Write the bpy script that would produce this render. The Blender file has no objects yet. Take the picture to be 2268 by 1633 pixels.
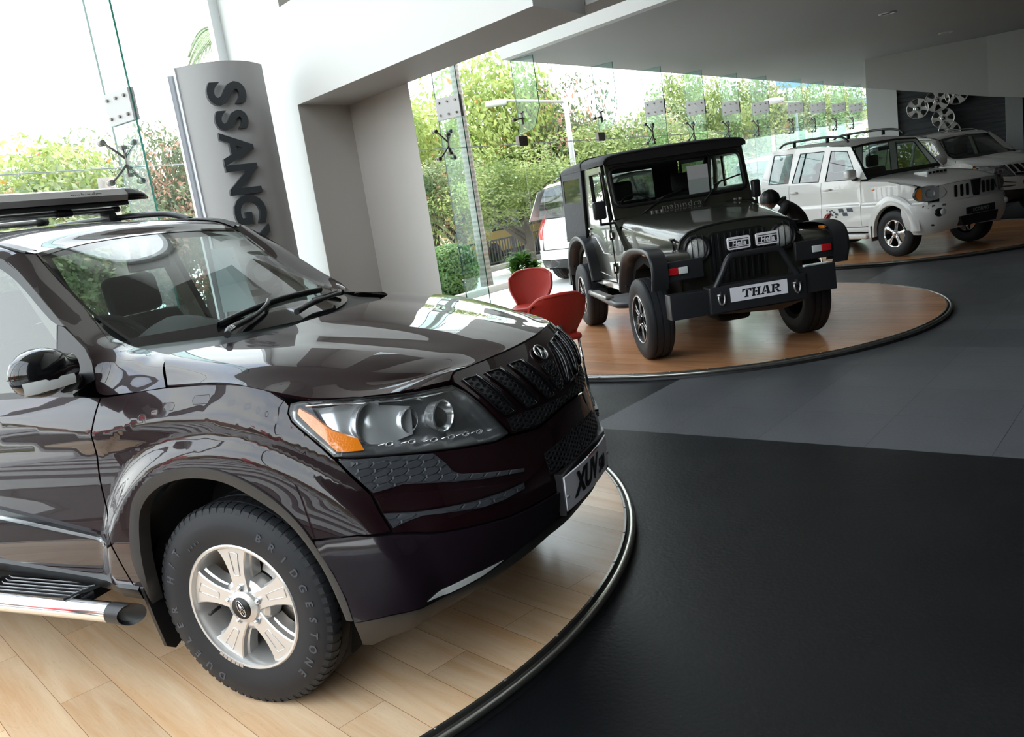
import bpy, bmesh, math, random
from math import sin, cos, pi, radians, sqrt, atan2, hypot
from mathutils import Vector, Matrix, geometry, Euler
from mathutils.bvhtree import BVHTree

scene = bpy.context.scene
COL = scene.collection
random.seed(7)

# ---------------------------------------------------------------- camera
cam_data = bpy.data.cameras.new('camera')
cam_data.sensor_width = 36.0
cam_data.lens = 36.0*1860.714/2268.0
cam_data.clip_start = 0.05
cam_data.clip_end = 400
camera = bpy.data.objects.new('camera', cam_data)
COL.objects.link(camera)
PITCH, ROLL = 0.19558, -0.14934
F_ = Vector((0, cos(PITCH), -sin(PITCH))); R_ = Vector((1, 0, 0)); U_ = R_.cross(F_)
X_ = cos(ROLL)*R_ + sin(ROLL)*U_
Y_ = -sin(ROLL)*R_ + cos(ROLL)*U_
M_ = Matrix((X_, Y_, -F_)).transposed()
camera.matrix_world = Matrix.Translation((0, 0, 1.58688)) @ M_.to_4x4()
scene.camera = camera

# ---------------------------------------------------------------- view
scene.view_settings.view_transform = 'Standard'
scene.view_settings.look = 'None'
scene.view_settings.gamma = 1.0
scene.view_settings.use_curve_mapping = False
scene.view_settings.exposure = 0.68

# ---------------------------------------------------------------- sky
world = bpy.data.worlds.new('world'); scene.world = world
world.use_nodes = True
nt = world.node_tree; nt.nodes.clear()
wo = nt.nodes.new('ShaderNodeOutputWorld'); bg = nt.nodes.new('ShaderNodeBackground')
tc = nt.nodes.new('ShaderNodeTexCoord'); sp = nt.nodes.new('ShaderNodeSeparateXYZ')
mp = nt.nodes.new('ShaderNodeMapping'); mp.inputs['Scale'].default_value = (1.0, 1.0, 3.2)
nz = nt.nodes.new('ShaderNodeTexNoise'); nz.inputs['Scale'].default_value = 2.6; nz.inputs['Detail'].default_value = 6
cr = nt.nodes.new('ShaderNodeValToRGB')
cr.color_ramp.elements[0].position = 0.40; cr.color_ramp.elements[0].color = (0.55, 0.68, 0.95, 1)
cr.color_ramp.elements[1].position = 0.62; cr.color_ramp.elements[1].color = (1.0, 1.0, 1.0, 1)
hr = nt.nodes.new('ShaderNodeMapRange')
hr.inputs['From Min'].default_value = 0.05; hr.inputs['From Max'].default_value = 0.75
hr.inputs['To Min'].default_value = 0.0; hr.inputs['To Max'].default_value = 0.75
mx = nt.nodes.new('ShaderNodeMixRGB'); mx.inputs['Color1'].default_value = (1, 1, 1, 1)
nt.links.new(tc.outputs['Generated'], mp.inputs['Vector']); nt.links.new(mp.outputs[0], nz.inputs['Vector'])
nt.links.new(nz.outputs['Fac'], cr.inputs['Fac']); nt.links.new(tc.outputs['Generated'], sp.inputs[0])
nt.links.new(sp.outputs['Z'], hr.inputs['Value']); nt.links.new(hr.outputs[0], mx.inputs['Fac'])
nt.links.new(cr.outputs['Color'], mx.inputs['Color2'])
nt.links.new(mx.outputs[0], bg.inputs['Color']); nt.links.new(bg.outputs[0], wo.inputs[0])
bg.inputs['Strength'].default_value = 3.0

# ---------------------------------------------------------------- sun (hazy, high over the street)
sd = bpy.data.lights.new('sun', 'SUN'); sd.energy = 5.0; sd.angle = radians(3); sd.color = (1.0, 0.96, 0.88)
sun = bpy.data.objects.new('sun', sd); COL.objects.link(sun)
sun.rotation_euler = Vector((-0.40, -0.42, -0.82)).to_track_quat('-Z', 'Y').to_euler()

# ---------------------------------------------------------------- materials
MATS = {}
def mat(name, color=(0.5, 0.5, 0.5), rough=0.5, metal=0.0, coat=0.0, coat_rough=0.03, emit=None, emit_s=0.0,
        trans=0.0, ior=1.45, alpha=1.0, spec=0.5, sheen=0.0):
    if name in MATS: return MATS[name]
    m = bpy.data.materials.new(name); m.use_nodes = True
    b = m.node_tree.nodes['Principled BSDF']
    b.inputs['Base Color'].default_value = (*color, 1)
    b.inputs['Roughness'].default_value = rough
    b.inputs['Metallic'].default_value = metal
    b.inputs['Coat Weight'].default_value = coat
    b.inputs['Coat Roughness'].default_value = coat_rough
    b.inputs['Transmission Weight'].default_value = trans
    b.inputs['IOR'].default_value = ior
    b.inputs['Specular IOR Level'].default_value = spec
    b.inputs['Alpha'].default_value = alpha
    if emit:
        b.inputs['Emission Color'].default_value = (*emit, 1); b.inputs['Emission Strength'].default_value = emit_s
    MATS[name] = m
    return m

def nodes(m):
    return m.node_tree, m.node_tree.nodes['Principled BSDF']

def add_noise_bump(m, scale=200, strength=0.2, dist=0.001, detail=4):
    t, b = nodes(m)
    c = t.nodes.new('ShaderNodeTexCoord'); n = t.nodes.new('ShaderNodeTexNoise'); u = t.nodes.new('ShaderNodeBump')
    n.inputs['Scale'].default_value = scale; n.inputs['Detail'].default_value = detail
    u.inputs['Strength'].default_value = strength; u.inputs['Distance'].default_value = dist
    t.links.new(c.outputs['Object'], n.inputs['Vector']); t.links.new(n.outputs['Fac'], u.inputs['Height'])
    t.links.new(u.outputs['Normal'], b.inputs['Normal'])
    return m

def add_color_noise(m, c2, scale=5, lo=0.35, hi=0.65, detail=5):
    t, b = nodes(m)
    c1 = tuple(b.inputs['Base Color'].default_value)
    c = t.nodes.new('ShaderNodeTexCoord'); n = t.nodes.new('ShaderNodeTexNoise'); r = t.nodes.new('ShaderNodeValToRGB')
    n.inputs['Scale'].default_value = scale; n.inputs['Detail'].default_value = detail
    r.color_ramp.elements[0].position = lo; r.color_ramp.elements[0].color = c1
    r.color_ramp.elements[1].position = hi; r.color_ramp.elements[1].color = (*c2, 1)
    t.links.new(c.outputs['Object'], n.inputs['Vector']); t.links.new(n.outputs['Fac'], r.inputs['Fac'])
    t.links.new(r.outputs['Color'], b.inputs['Base Color'])
    return m

def glass_mat(name, tint=(0.93, 0.97, 0.96), ior=1.5, rough=0.0, gloss=(1, 1, 1)):
    """thin pane: what is not mirrored passes straight through, tinted"""
    if name in MATS: return MATS[name]
    m = bpy.data.materials.new(name); m.use_nodes = True; t = m.node_tree; t.nodes.clear()
    o = t.nodes.new('ShaderNodeOutputMaterial'); mi = t.nodes.new('ShaderNodeMixShader'); f = t.nodes.new('ShaderNodeFresnel')
    tr = t.nodes.new('ShaderNodeBsdfTransparent'); g = t.nodes.new('ShaderNodeBsdfGlossy')
    tr.inputs['Color'].default_value = (*tint, 1); g.inputs['Roughness'].default_value = rough
    g.inputs['Color'].default_value = (*gloss, 1)
    f.inputs['IOR'].default_value = ior
    geo = t.nodes.new('ShaderNodeNewGeometry'); ma = t.nodes.new('ShaderNodeMath'); ma.operation = 'MULTIPLY'
    inv = t.nodes.new('ShaderNodeMath'); inv.operation = 'SUBTRACT'; inv.inputs[0].default_value = 1.0
    t.links.new(geo.outputs['Backfacing'], inv.inputs[1])
    t.links.new(f.outputs[0], ma.inputs[0]); t.links.new(inv.outputs[0], ma.inputs[1])
    t.links.new(ma.outputs[0], mi.inputs[0]); t.links.new(tr.outputs[0], mi.inputs[1]); t.links.new(g.outputs[0], mi.inputs[2])
    t.links.new(mi.outputs[0], o.inputs[0])
    MATS[name] = m
    return m

def paint(name, color, flake=None, coat=1.0, rough=0.35, metal=0.3):
    m = mat(name, color, rough=rough, metal=metal, coat=coat, coat_rough=0.01)
    return m

# ---------------------------------------------------------------- object helpers
def setp(o, label=None, cat=None, group=None, kind=None):
    if label: o['label'] = label
    if cat: o['category'] = cat
    if group: o['group'] = group
    if kind: o['kind'] = kind
    return o

def thing(name, label, cat, loc=(0, 0, 0), rz=0.0, group=None, scale=1.0):
    o = bpy.data.objects.new(name, None); COL.objects.link(o)
    o.empty_display_size = 0.2
    o.location = loc; o.rotation_euler = (0, 0, rz); o.scale = (scale,)*3
    return setp(o, label, cat, group)

def copy_tree(o, parent=None):
    c = o.copy(); COL.objects.link(c); c.parent = parent
    for ch in [x for x in o.children]: copy_tree(ch, c)
    return c

def ngrid(P, nu, nv, closed_u=False, closed_v=False):
    pass

class MB:
    """collects shapes, links them as ONE mesh object"""
    def __init__(s): s.v = []; s.f = []; s.sm = []; s.mi = []; s.cur = 0; s.nr = {}
    def add(s, vs, fs, smooth=False, M=None, nrm=None):
        o = len(s.v)
        if nrm:
            for i, q in enumerate(nrm): s.nr[o+i] = q
        for p in vs:
            p = Vector(p)
            s.v.append(M @ p if M is not None else p)
        for f in fs: s.f.append([i+o for i in f]); s.sm.append(smooth); s.mi.append(s.cur)
        return s
    def box(s, lo, hi, M=None, bev=0.0):
        x0, y0, z0 = lo; x1, y1, z1 = hi
        if bev <= 0:
            vs = [(x0,y0,z0),(x1,y0,z0),(x1,y1,z0),(x0,y1,z0),(x0,y0,z1),(x1,y0,z1),(x1,y1,z1),(x0,y1,z1)]
            fs = [(0,3,2,1),(4,5,6,7),(0,1,5,4),(1,2,6,5),(2,3,7,6),(3,0,4,7)]
            return s.add(vs, fs, False, M)
        b = bmesh.new(); bmesh.ops.create_cube(b, size=1.0)
        for v in b.verts: v.co = Vector(((x0+x1)/2+v.co.x*(x1-x0), (y0+y1)/2+v.co.y*(y1-y0), (z0+z1)/2+v.co.z*(z1-z0)))
        bmesh.ops.bevel(b, geom=b.edges[:], offset=bev, segments=3, profile=0.5, affect='EDGES')
        return s.bm(b, True, M)
    def bm(s, b, smooth=False, M=None):
        b.verts.ensure_lookup_table(); b.verts.index_update()
        s.add([v.co.copy() for v in b.verts], [[v.index for v in f.verts] for f in b.faces], smooth, M)
        b.free(); return s
    def cyl(s, p0, p1, r0, r1=None, n=16, cap=True, smooth=True):
        r1 = r0 if r1 is None else r1
        p0 = Vector(p0); p1 = Vector(p1); d = (p1-p0).normalized()
        a = d.orthogonal().normalized(); b = d.cross(a)
        vs = []
        for p, r in ((p0, r0), (p1, r1)):
            for i in range(n): vs.append(p + a*r*cos(2*pi*i/n) + b*r*sin(2*pi*i/n))
        s.add(vs, [(i, (i+1) % n, n+(i+1) % n, n+i) for i in range(n)], smooth)
        if cap:
            s.add(vs[:n], [list(range(n))[::-1]], False); s.add(vs[n:], [list(range(n))], False)
        return s
    def tube(s, path, r, n=10, closed=False, cap=True, up=None):
        pts = [Vector(p) for p in path]; m = len(pts)
        rs = r if isinstance(r, (list, tuple)) else [r]*m
        vs = []; prev = None
        for i, p in enumerate(pts):
            if closed: d = (pts[(i+1) % m]-pts[i-1]).normalized()
            else: d = (pts[min(i+1, m-1)]-pts[max(i-1, 0)]).normalized()
            if prev is None: a = d.orthogonal().normalized() if up is None else (Vector(up)-d*Vector(up).dot(d)).normalized()
            else: a = (prev-d*prev.dot(d)).normalized()
            prev = a; b = d.cross(a)
            for k in range(n): vs.append(p+a*rs[i]*cos(2*pi*k/n)+b*rs[i]*sin(2*pi*k/n))
        fs = []
        for i in range(m if closed else m-1):
            j = (i+1) % m
            for k in range(n): fs.append((i*n+k, i*n+(k+1) % n, j*n+(k+1) % n, j*n+k))
        s.add(vs, fs, True)
        if cap and not closed:
            s.add(vs[:n], [list(range(n))[::-1]]); s.add(vs[-n:], [list(range(n))])
        return s
    def lathe(s, prof, M=None, n=48, a0=0.0, a1=2*pi, smooth=True):
        """prof: (r, h) pairs around the local Y axis -> axis = local y"""
        full = abs(a1-a0-2*pi) < 1e-6; k = n if full else n+1
        vs = []
        for r, h in prof:
            for i in range(k):
                a = a0+(a1-a0)*i/n
                vs.append((r*cos(a), h, r*sin(a)))
        fs = []
        for j in range(len(prof)-1):
            for i in range(n):
                i2 = (i+1) % k
                fs.append((j*k+i, j*k+i2, (j+1)*k+i2, (j+1)*k+i))
        return s.add(vs, fs, smooth, M)
    def prism(s, poly, h0, h1, axis='z', M=None, smooth=False):
        """extrude a 2D polygon; axis y: poly=(x,z); axis x: poly=(y,z)"""
        def mk(p, h):
            if axis == 'z': return (p[0], p[1], h)
            if axis == 'y': return (p[0], h, p[1])
            return (h, p[0], p[1])
        n = len(poly)
        vs = [mk(p, h0) for p in poly]+[mk(p, h1) for p in poly]
        s.add(vs, [(i, (i+1) % n, n+(i+1) % n, n+i) for i in range(n)], smooth, M)
        tri = geometry.tessellate_polygon([[Vector((p[0], p[1], 0)) for p in poly]])
        s.add(vs, [t for t in tri], False, M); s.add(vs, [(t[0]+n, t[2]+n, t[1]+n) for t in tri], False, M)
        return s
    def quad(s, a, b, c, d): return s.add([a, b, c, d], [(0, 1, 2, 3)])
    def sphere(s, c, r, n=16, m=10, sc=(1, 1, 1)):
        vs = [];
        for j in range(m+1):
            t = pi*j/m
            for i in range(n):
                a = 2*pi*i/n
                vs.append((c[0]+r*sc[0]*sin(t)*cos(a), c[1]+r*sc[1]*sin(t)*sin(a), c[2]+r*sc[2]*cos(t)))
        fs = [(j*n+i, j*n+(i+1) % n, (j+1)*n+(i+1) % n, (j+1)*n+i) for j in range(m) for i in range(n)]
        return s.add(vs, fs, True)
    def grid(s, rows, smooth=True, M=None):
        n = len(rows[0]); vs = [p for r in rows for p in r]
        fs = [(j*n+i, j*n+i+1, (j+1)*n+i+1, (j+1)*n+i) for j in range(len(rows)-1) for i in range(n-1)]
        return s.add(vs, fs, smooth, M)
    def build(s, name, mats, parent=None, weld=True, loc=None, auto=None, rot=None):
        me = bpy.data.meshes.new(name)
        me.from_pydata([tuple(v) for v in s.v], [], s.f)
        if not isinstance(mats, (list, tuple)): mats = [mats]
        for m in mats: me.materials.append(m)
        for i, p in enumerate(me.polygons): p.use_smooth = s.sm[i]; p.material_index = s.mi[i]
        if s.nr:       # analytic normals: keep the winding in step with them
            o = bpy.data.objects.new(name, me); COL.objects.link(o)
            if parent is not None: o.parent = parent
            me.polygons.foreach_set('use_smooth', [True]*len(me.polygons))
            ln = []
            for p in me.polygons:
                fn = p.normal
                for vi in p.vertices: ln.append(s.nr.get(vi, fn))
            me.normals_split_custom_set([tuple(q) for q in ln])
            return o
        b = bmesh.new(); b.from_mesh(me)
        if weld: bmesh.ops.remove_doubles(b, verts=b.verts[:], dist=1e-5)
        bmesh.ops.recalc_face_normals(b, faces=b.faces[:])
        b.to_mesh(me); b.free()
        if auto:
            me.set_sharp_from_angle(angle=radians(auto))
        o = bpy.data.objects.new(name, me); COL.objects.link(o)
        if parent is not None: o.parent = parent
        if loc is not None: o.location = loc
        if rot is not None: o.rotation_euler = rot
        return o

def cat1(p0, p1, p2, p3, t):
    return 0.5*((2*p1)+(p2-p0)*t+(2*p0-5*p1+4*p2-p3)*t*t+(3*p1-p0-3*p2+p3)*t*t*t)

def spl(pts, n):
    """Catmull-Rom through points (tuples), n segments per span"""
    P = [Vector(p) for p in pts]; out = []
    P = [P[0]*2-P[1]]+P+[P[-1]*2-P[-2]]
    for i in range(1, len(P)-2):
        for k in range(n): out.append(cat1(P[i-1], P[i], P[i+1], P[i+2], k/n))
    out.append(P[-2].copy())
    return out

def patch(ctrl, nu=6, nv=6):
    """ctrl: rows of equal length; returns a dense grid of Vectors"""
    rows = [spl(r, nv) for r in ctrl]
    cols = list(zip(*rows)); dense = [spl(c, nu) for c in cols]
    return [list(r) for r in zip(*dense)]

def mirror_v(rows): return [[Vector((p[0], -p[1], p[2])) for p in r][::-1] for r in rows]

def text_mesh(name, s, size, M, material, parent=None, extrude=0.002, shear=0.0, bold=0.0, sx=1.0, spacing=1.0, align='CENTER'):
    c = bpy.data.curves.new(name, 'FONT'); c.body = s; c.size = size; c.extrude = extrude; c.shear = shear
    c.offset = bold; c.align_x = align; c.align_y = 'CENTER'; c.space_character = spacing
    c.resolution_u = 4
    o = bpy.data.objects.new(name, c); COL.objects.link(o)
    dg = bpy.context.evaluated_depsgraph_get()
    me = bpy.data.meshes.new_from_object(o.evaluated_get(dg))
    bpy.data.objects.remove(o); bpy.data.curves.remove(c)
    me.transform(Matrix.Diagonal((sx, 1, 1, 1))); me.transform(M)
    me.materials.clear(); me.materials.append(material); me.name = name
    r = bpy.data.objects.new(name, me); COL.objects.link(r)
    if parent is not None: r.parent = parent
    return r

def frame(origin, xdir, ydir):
    x = Vector(xdir).normalized(); y = Vector(ydir); y = (y-x*y.dot(x)).normalized(); z = x.cross(y)
    M = Matrix((x, y, z)).transposed().to_4x4(); M.translation = Vector(origin)
    return M
# ================================================================ THE SETTING
FL = -0.05                                    # floor height; the turntable decks are at z = 0
P0 = Vector((0.62, 12.45, 0)); FD = Vector((0.602, 0.799, 0)).normalized(); FN = Vector((FD.y, -FD.x, 0))
def fs(s, d, z): return P0 + FD*s + FN*d + Vector((0, 0, z))
BD = Vector((0.616, -0.788, 0)).normalized()  # direction of the big beam, across the hall

# --- floor
def floor_material():
    m = bpy.data.materials.new('slate_tiles'); m.use_nodes = True; t, b = nodes(m)
    N = t.nodes.new; L = t.links.new
    g = N('ShaderNodeNewGeometry'); mp = N('ShaderNodeMapping'); mp.vector_type = 'POINT'
    mp.inputs['Rotation'].default_value = (0, 0, radians(41)-pi/2+pi/2)
    # rotate so that local Y runs along the tile rows (41 deg from +Y towards +X)
    L(g.outputs['Position'], mp.inputs['Vector'])
    sp = N('ShaderNodeSeparateXYZ'); L(mp.outputs[0], sp.inputs[0])
    def mth(op, a, bb=None, c=None):
        n = N('ShaderNodeMath'); n.operation = op
        for i, q in enumerate((a, bb, c)):
            if q is None: continue
            if isinstance(q, (int, float)): n.inputs[i].default_value = q
            else: L(q, n.inputs[i])
        return n.outputs[0]
    Bc, Ac = sp.outputs['X'], sp.outputs['Y']
    T = 0.635
    def seam(c, off):
        f = mth('FRACT', mth('DIVIDE', mth('ADD', c, off+20*T), T))
        d = mth('MINIMUM', f, mth('SUBTRACT', 1.0, f))
        return mth('LESS_THAN', d, 0.0022)
    s1 = seam(Bc, 2.79); s2 = seam(Ac, -4.63)
    sm = mth('MAXIMUM', s1, s2)
    band = mth('MULTIPLY', mth('GREATER_THAN', Bc, -3.40), mth('GREATER_THAN', Ac, 4.63))
    # tile id noise
    fl = N('ShaderNodeCombineXYZ')
    L(mth('FLOOR', mth('DIVIDE', mth('ADD', Bc, 2.79+20*T), T)), fl.inputs[0]); L(mth('FLOOR', mth('DIVIDE', mth('ADD', Ac, -4.63+20*T), T)), fl.inputs[1])
    wn = N('ShaderNodeTexWhiteNoise'); wn.noise_dimensions = '2D'; L(fl.outputs[0], wn.inputs['Vector'])
    nz = N('ShaderNodeTexNoise'); nz.inputs['Scale'].default_value = 2.2; nz.inputs['Detail'].default_value = 8; L(g.outputs['Position'], nz.inputs['Vector'])
    dark = N('ShaderNodeMixRGB'); dark.inputs['Color1'].default_value = (0.0045, 0.005, 0.006, 1); dark.inputs['Color2'].default_value = (0.010, 0.011, 0.013, 1); L(nz.outputs['Fac'], dark.inputs['Fac'])
    grey = N('ShaderNodeMixRGB'); grey.inputs['Color1'].default_value = (0.075, 0.078, 0.084, 1); grey.inputs['Color2'].default_value = (0.12, 0.124, 0.132, 1)
    L(mth('MULTIPLY', mth('ADD', nz.outputs['Fac'], wn.outputs['Value']), 0.5), grey.inputs['Fac'])
    c1 = N('ShaderNodeMixRGB'); L(band, c1.inputs['Fac']); L(dark.outputs[0], c1.inputs['Color1']); L(grey.outputs[0], c1.inputs['Color2'])
    # small pale specks of dust
    v = N('ShaderNodeTexVoronoi'); v.inputs['Scale'].default_value = 26; L(g.outputs['Position'], v.inputs['Vector'])
    spk = mth('LESS_THAN', v.outputs['Distance'], 0.045)
    wn2 = mth('GREATER_THAN', nz.outputs['Fac'], 0.52); spk = mth('MULTIPLY', spk, wn2)
    c1b = N('ShaderNodeMixRGB'); L(mth('MULTIPLY', spk, 0.35), c1b.inputs['Fac']); L(c1.outputs[0], c1b.inputs['Color1']); c1b.inputs['Color2'].default_value = (0.12, 0.12, 0.12, 1)
    c2 = N('ShaderNodeMixRGB'); L(mth('MULTIPLY', sm, 0.8), c2.inputs['Fac']); L(c1b.outputs[0], c2.inputs['Color1']); c2.inputs['Color2'].default_value = (0.004, 0.004, 0.004, 1)
    L(c2.outputs[0], b.inputs['Base Color'])
    rr = N('ShaderNodeMapRange'); rr.inputs['To Min'].default_value = 0.30; rr.inputs['To Max'].default_value = 0.48; L(nz.outputs['Fac'], rr.inputs['Value']); L(rr.outputs[0], b.inputs['Roughness'])
    nb = N('ShaderNodeTexNoise'); nb.inputs['Scale'].default_value = 55; nb.inputs['Detail'].default_value = 6; L(g.outputs['Position'], nb.inputs['Vector'])
    hb = mth('SUBTRACT', nb.outputs['Fac'], mth('MULTIPLY', sm, 1.5))
    bp = N('ShaderNodeBump'); bp.inputs['Strength'].default_value = 0.35; bp.inputs['Distance'].default_value = 0.004; L(hb, bp.inputs['Height']); L(bp.outputs[0], b.inputs['Normal'])
    b.inputs['Specular IOR Level'].default_value = 0.2
    return m
m_floor = floor_material()
S0, S1 = -26.0, 24.0
b = MB(); c4 = [fs(-11.2, 0.0, FL), fs(S1, 0.0, FL), fs(S1, 34, FL), fs(-11.2, 34, FL)]
b.add([Vector(c) for c in c4]+[Vector(c)+Vector((0, 0, -0.2)) for c in c4], [(0, 1, 2, 3), (4, 7, 6, 5), (0, 4, 5, 1), (1, 5, 6, 2), (2, 6, 7, 3), (3, 7, 4, 0)])
setp(b.build('floor', m_floor), kind='structure')

# --- pavement outside
m_pave = mat('pale_paving', (0.62, 0.62, 0.62), rough=0.8); add_color_noise(m_pave, (0.74, 0.74, 0.72), 0.6)
b = MB(); b.box((-90, -90, FL-0.5), (90, 110, FL-0.21))
setp(b.build('ground', m_pave), kind='structure')
b = MB(); c4 = [fs(S0, -0.02, FL-0.01), fs(S1+6, -0.02, FL-0.01), fs(S1+6, -5.6, FL-0.01), fs(S0, -5.6, FL-0.01)]
b.add([Vector(c) for c in c4]+[Vector(c)+Vector((0, 0, -0.3)) for c in c4], [(0, 1, 2, 3), (4, 7, 6, 5), (0, 4, 5, 1), (1, 5, 6, 2), (2, 6, 7, 3), (3, 7, 4, 0)])
setp(b.build('forecourt', m_pave), kind='structure')

# --- walls
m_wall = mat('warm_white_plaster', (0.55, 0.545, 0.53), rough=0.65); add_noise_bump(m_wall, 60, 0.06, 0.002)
m_taupe = mat('taupe_plaster', (0.50, 0.475, 0.45), rough=0.6); add_noise_bump(m_taupe, 60, 0.06, 0.002)
m_soff = mat('soffit_paint', (0.47, 0.455, 0.44), rough=0.6)
m_dark = mat('charcoal_paint', (0.09, 0.093, 0.10), rough=0.6)
H_UP = 8.0
C1 = Vector((-1.455, 7.42, 0)); TH_ = FD*0.60; C2 = C1+TH_; WL = Vector((-2.25, 8.44, 0)); BS = 2.63
E1 = Vector((0.42, 5.02, 0)); C3 = C2+BD*0.98
def vprism(mb, foot, z0, z1):
    n = len(foot); vs = [Vector((p.x, p.y, z0)) for p in foot]+[Vector((p.x, p.y, z1)) for p in foot]
    mb.add(vs, [(i, (i+1) % n, n+(i+1) % n, n+i) for i in range(n)]+[list(range(n)), list(range(n, 2*n))])
WLf = WL-BD*0.05
# pillar: white front, taupe jamb and return
b = MB(); vprism(b, [WLf, C1, C1+FD*0.012, WLf+FD*0.012], FL, H_UP)
vprism(b, [C1+FD*0.0+Vector((0,0,0)), E1, E1+FD*0.012, C1+FD*0.012], BS, 3.41)
b.build('wall_front', m_wall); setp(bpy.data.objects['wall_front'], kind='structure')
b = MB(); k = FD*0.012
vprism(b, [WLf+k, C1+k, C2, C3, C3+Vector((-.10, .3, 0)), WLf+FD*0.85], FL, H_UP)
setp(b.build('wall_jamb', m_taupe), kind='structure')
b = MB(); E2 = E1+TH_*0.985
vprism(b, [C1+k, E1+k, E2, C2], BS+0.001, 3.405)
setp(b.build('trim_1', m_soff), kind='structure')
# white wall hanging behind the end of the beam, over the cars
b = MB(); vprism(b, [E2-BD*0.9+FD*0.02, E2+BD*9.5+FD*0.02, E2+BD*9.5+FD*0.25, E2-BD*0.9+FD*0.25], BS+0.06, H_UP)
setp(b.build('wall_upper', m_wall), kind='structure')
# dark patch high on the white wall
def on_front(t, z, off=0.0): q = C1-BD*0+BD*t; return Vector((q.x, q.y, z))-FD*off

# --- ceiling slab with downlights
Q = Vector((0.49, 12.28, 0)); ZC = 3.5
slab = [Q, Q+FD*60, Q+FD*60+BD*40, Q+BD*24]
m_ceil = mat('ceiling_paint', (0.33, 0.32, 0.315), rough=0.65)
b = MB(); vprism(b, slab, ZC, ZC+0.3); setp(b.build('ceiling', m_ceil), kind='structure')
b = MB(); vprism(b, [Q-FD*0.01, Q+BD*24-FD*0.01, Q+BD*24+FD*0.15, Q+FD*0.15], ZC-0.002, H_UP)
setp(b.build('wall_fascia', m_wall), kind='structure')
# ceiling of the tall front hall
b = MB(); vprism(b, [fs(-11.3, 0, 0), fs(S1-14, 0, 0), fs(S1-14, 30, 0), fs(-11.3, 30, 0)], H_UP, H_UP+0.2)
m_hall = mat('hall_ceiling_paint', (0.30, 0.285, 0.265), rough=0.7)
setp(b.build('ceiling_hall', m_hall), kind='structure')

m_can = mat('downlight_trim', (0.55, 0.54, 0.52), rough=0.4); m_hole = mat('downlight_recess', (0.05, 0.05, 0.05), rough=0.5)
for i, (x, y, w) in enumerate(((6.4, 13.3, .13), (9.2, 16.84, .13), (11.97, 20.26, .13), (13.93, 22.7, .24), (15.1, 24.17, .13))):
    t = thing('downlight', ['recessed round downlight nearest the front of the grey ceiling', 'second recessed downlight from the front in the grey ceiling', 'third recessed downlight from the front in the grey ceiling', 'long recessed light slot far back in the grey ceiling', 'farthest recessed downlight in the grey ceiling'][i], 'ceiling light', (x, y, ZC), 0, 'recessed ceiling lights')
    M = Matrix.Rotation(pi/2, 4, 'X')
    MB().lathe([(w*.62, 0.0), (w, 0.0), (w, 0.008), (w*.7, 0.012), (w*.62, 0.0)], M=Matrix.Rotation(pi/2, 4, 'X').inverted(), n=24).build('trim_ring', m_can, t)
    MB().cyl((0, 0, -0.002), (0, 0, 0.0), w*.62, n=24).build('recess', m_hole, t)  # flat dark disc painted in place of the shaded hollow

# --- far wall with alloy wheels, two white columns and a dropped ceiling edge
def ray_pt(px, py, r):
    f = 1860.714; d = X_*((px-1134)/f)-Y_*((py-816.5)/f)+F_; d = d/hypot(d.x, d.y); return Vector((0, 0, 1.58688))+d*r
wA = ray_pt(1985, 200, 22.0); wB = ray_pt(2216, 216, 22.0); wdir = Vector((wB.x-wA.x, wB.y-wA.y, 0)).normalized(); wn_ = Vector((-wdir.y, wdir.x, 0))
if wn_.y < 0: wn_ = -wn_
def wl(a, d, z): q = Vector((wA.x, wA.y, 0))+wdir*a+wn_*d; return Vector((q.x, q.y, z))
m_slat = mat('grey_slat_wall', (0.075, 0.08, 0.09), rough=0.55)
t_, b_ = nodes(m_slat); g_ = t_.nodes.new('ShaderNodeNewGeometry'); s_ = t_.nodes.new('ShaderNodeSeparateXYZ'); w_ = t_.nodes.new('ShaderNodeMath'); w_.operation = 'SINE'
mm_ = t_.nodes.new('ShaderNodeMath'); mm_.operation = 'MULTIPLY'; mm_.inputs[1].default_value = 2*pi/0.10; bb_ = t_.nodes.new('ShaderNodeBump'); bb_.inputs['Distance'].default_value = 0.01
t_.links.new(g_.outputs['Position'], s_.inputs[0]); t_.links.new(s_.outputs['Z'], mm_.inputs[0]); t_.links.new(mm_.outputs[0], w_.inputs[0]); t_.links.new(w_.outputs[0], bb_.inputs['Height']); t_.links.new(bb_.outputs[0], b_.inputs['Normal'])
b = MB(); vprism(b, [wl(0, 0.1, 0), wl(2.3, 0.1, 0), wl(2.3, 0.3, 0), wl(0, 0.3, 0)], FL, ZC); setp(b.build('wall_slat', m_slat), kind='structure')
cw = (ray_pt(1985, 200, 22)-ray_pt(1919, 196, 22)).length
m_colw = mat('column_white', (0.66, 0.66, 0.66), rough=0.6)
b = MB(); vprism(b, [wl(-cw, 0, 0), wl(0, 0, 0), wl(0, 0.5, 0), wl(-cw, 0.5, 0)], FL, ZC); setp(b.build('wall_column', m_colw), kind='structure')
dB = (wB-wA).length
b = MB(); vprism(b, [wl(dB+.02, 0, 0), wl(dB+.34, 0, 0), wl(dB+.34, 0.4, 0), wl(dB+.02, 0.4, 0)], FL, ZC); setp(b.build('wall_pier', mat('pier_grey', (0.36, 0.37, 0.38), rough=.6)), kind='structure')
b = MB(); vprism(b, [wl(dB+.34, 0.2, 0), wl(dB+16, 0.2, 0), wl(dB+16, 0.5, 0), wl(dB+.34, 0.5, 0)], FL, ZC); setp(b.build('wall_back', m_dark), kind='structure')
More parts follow.
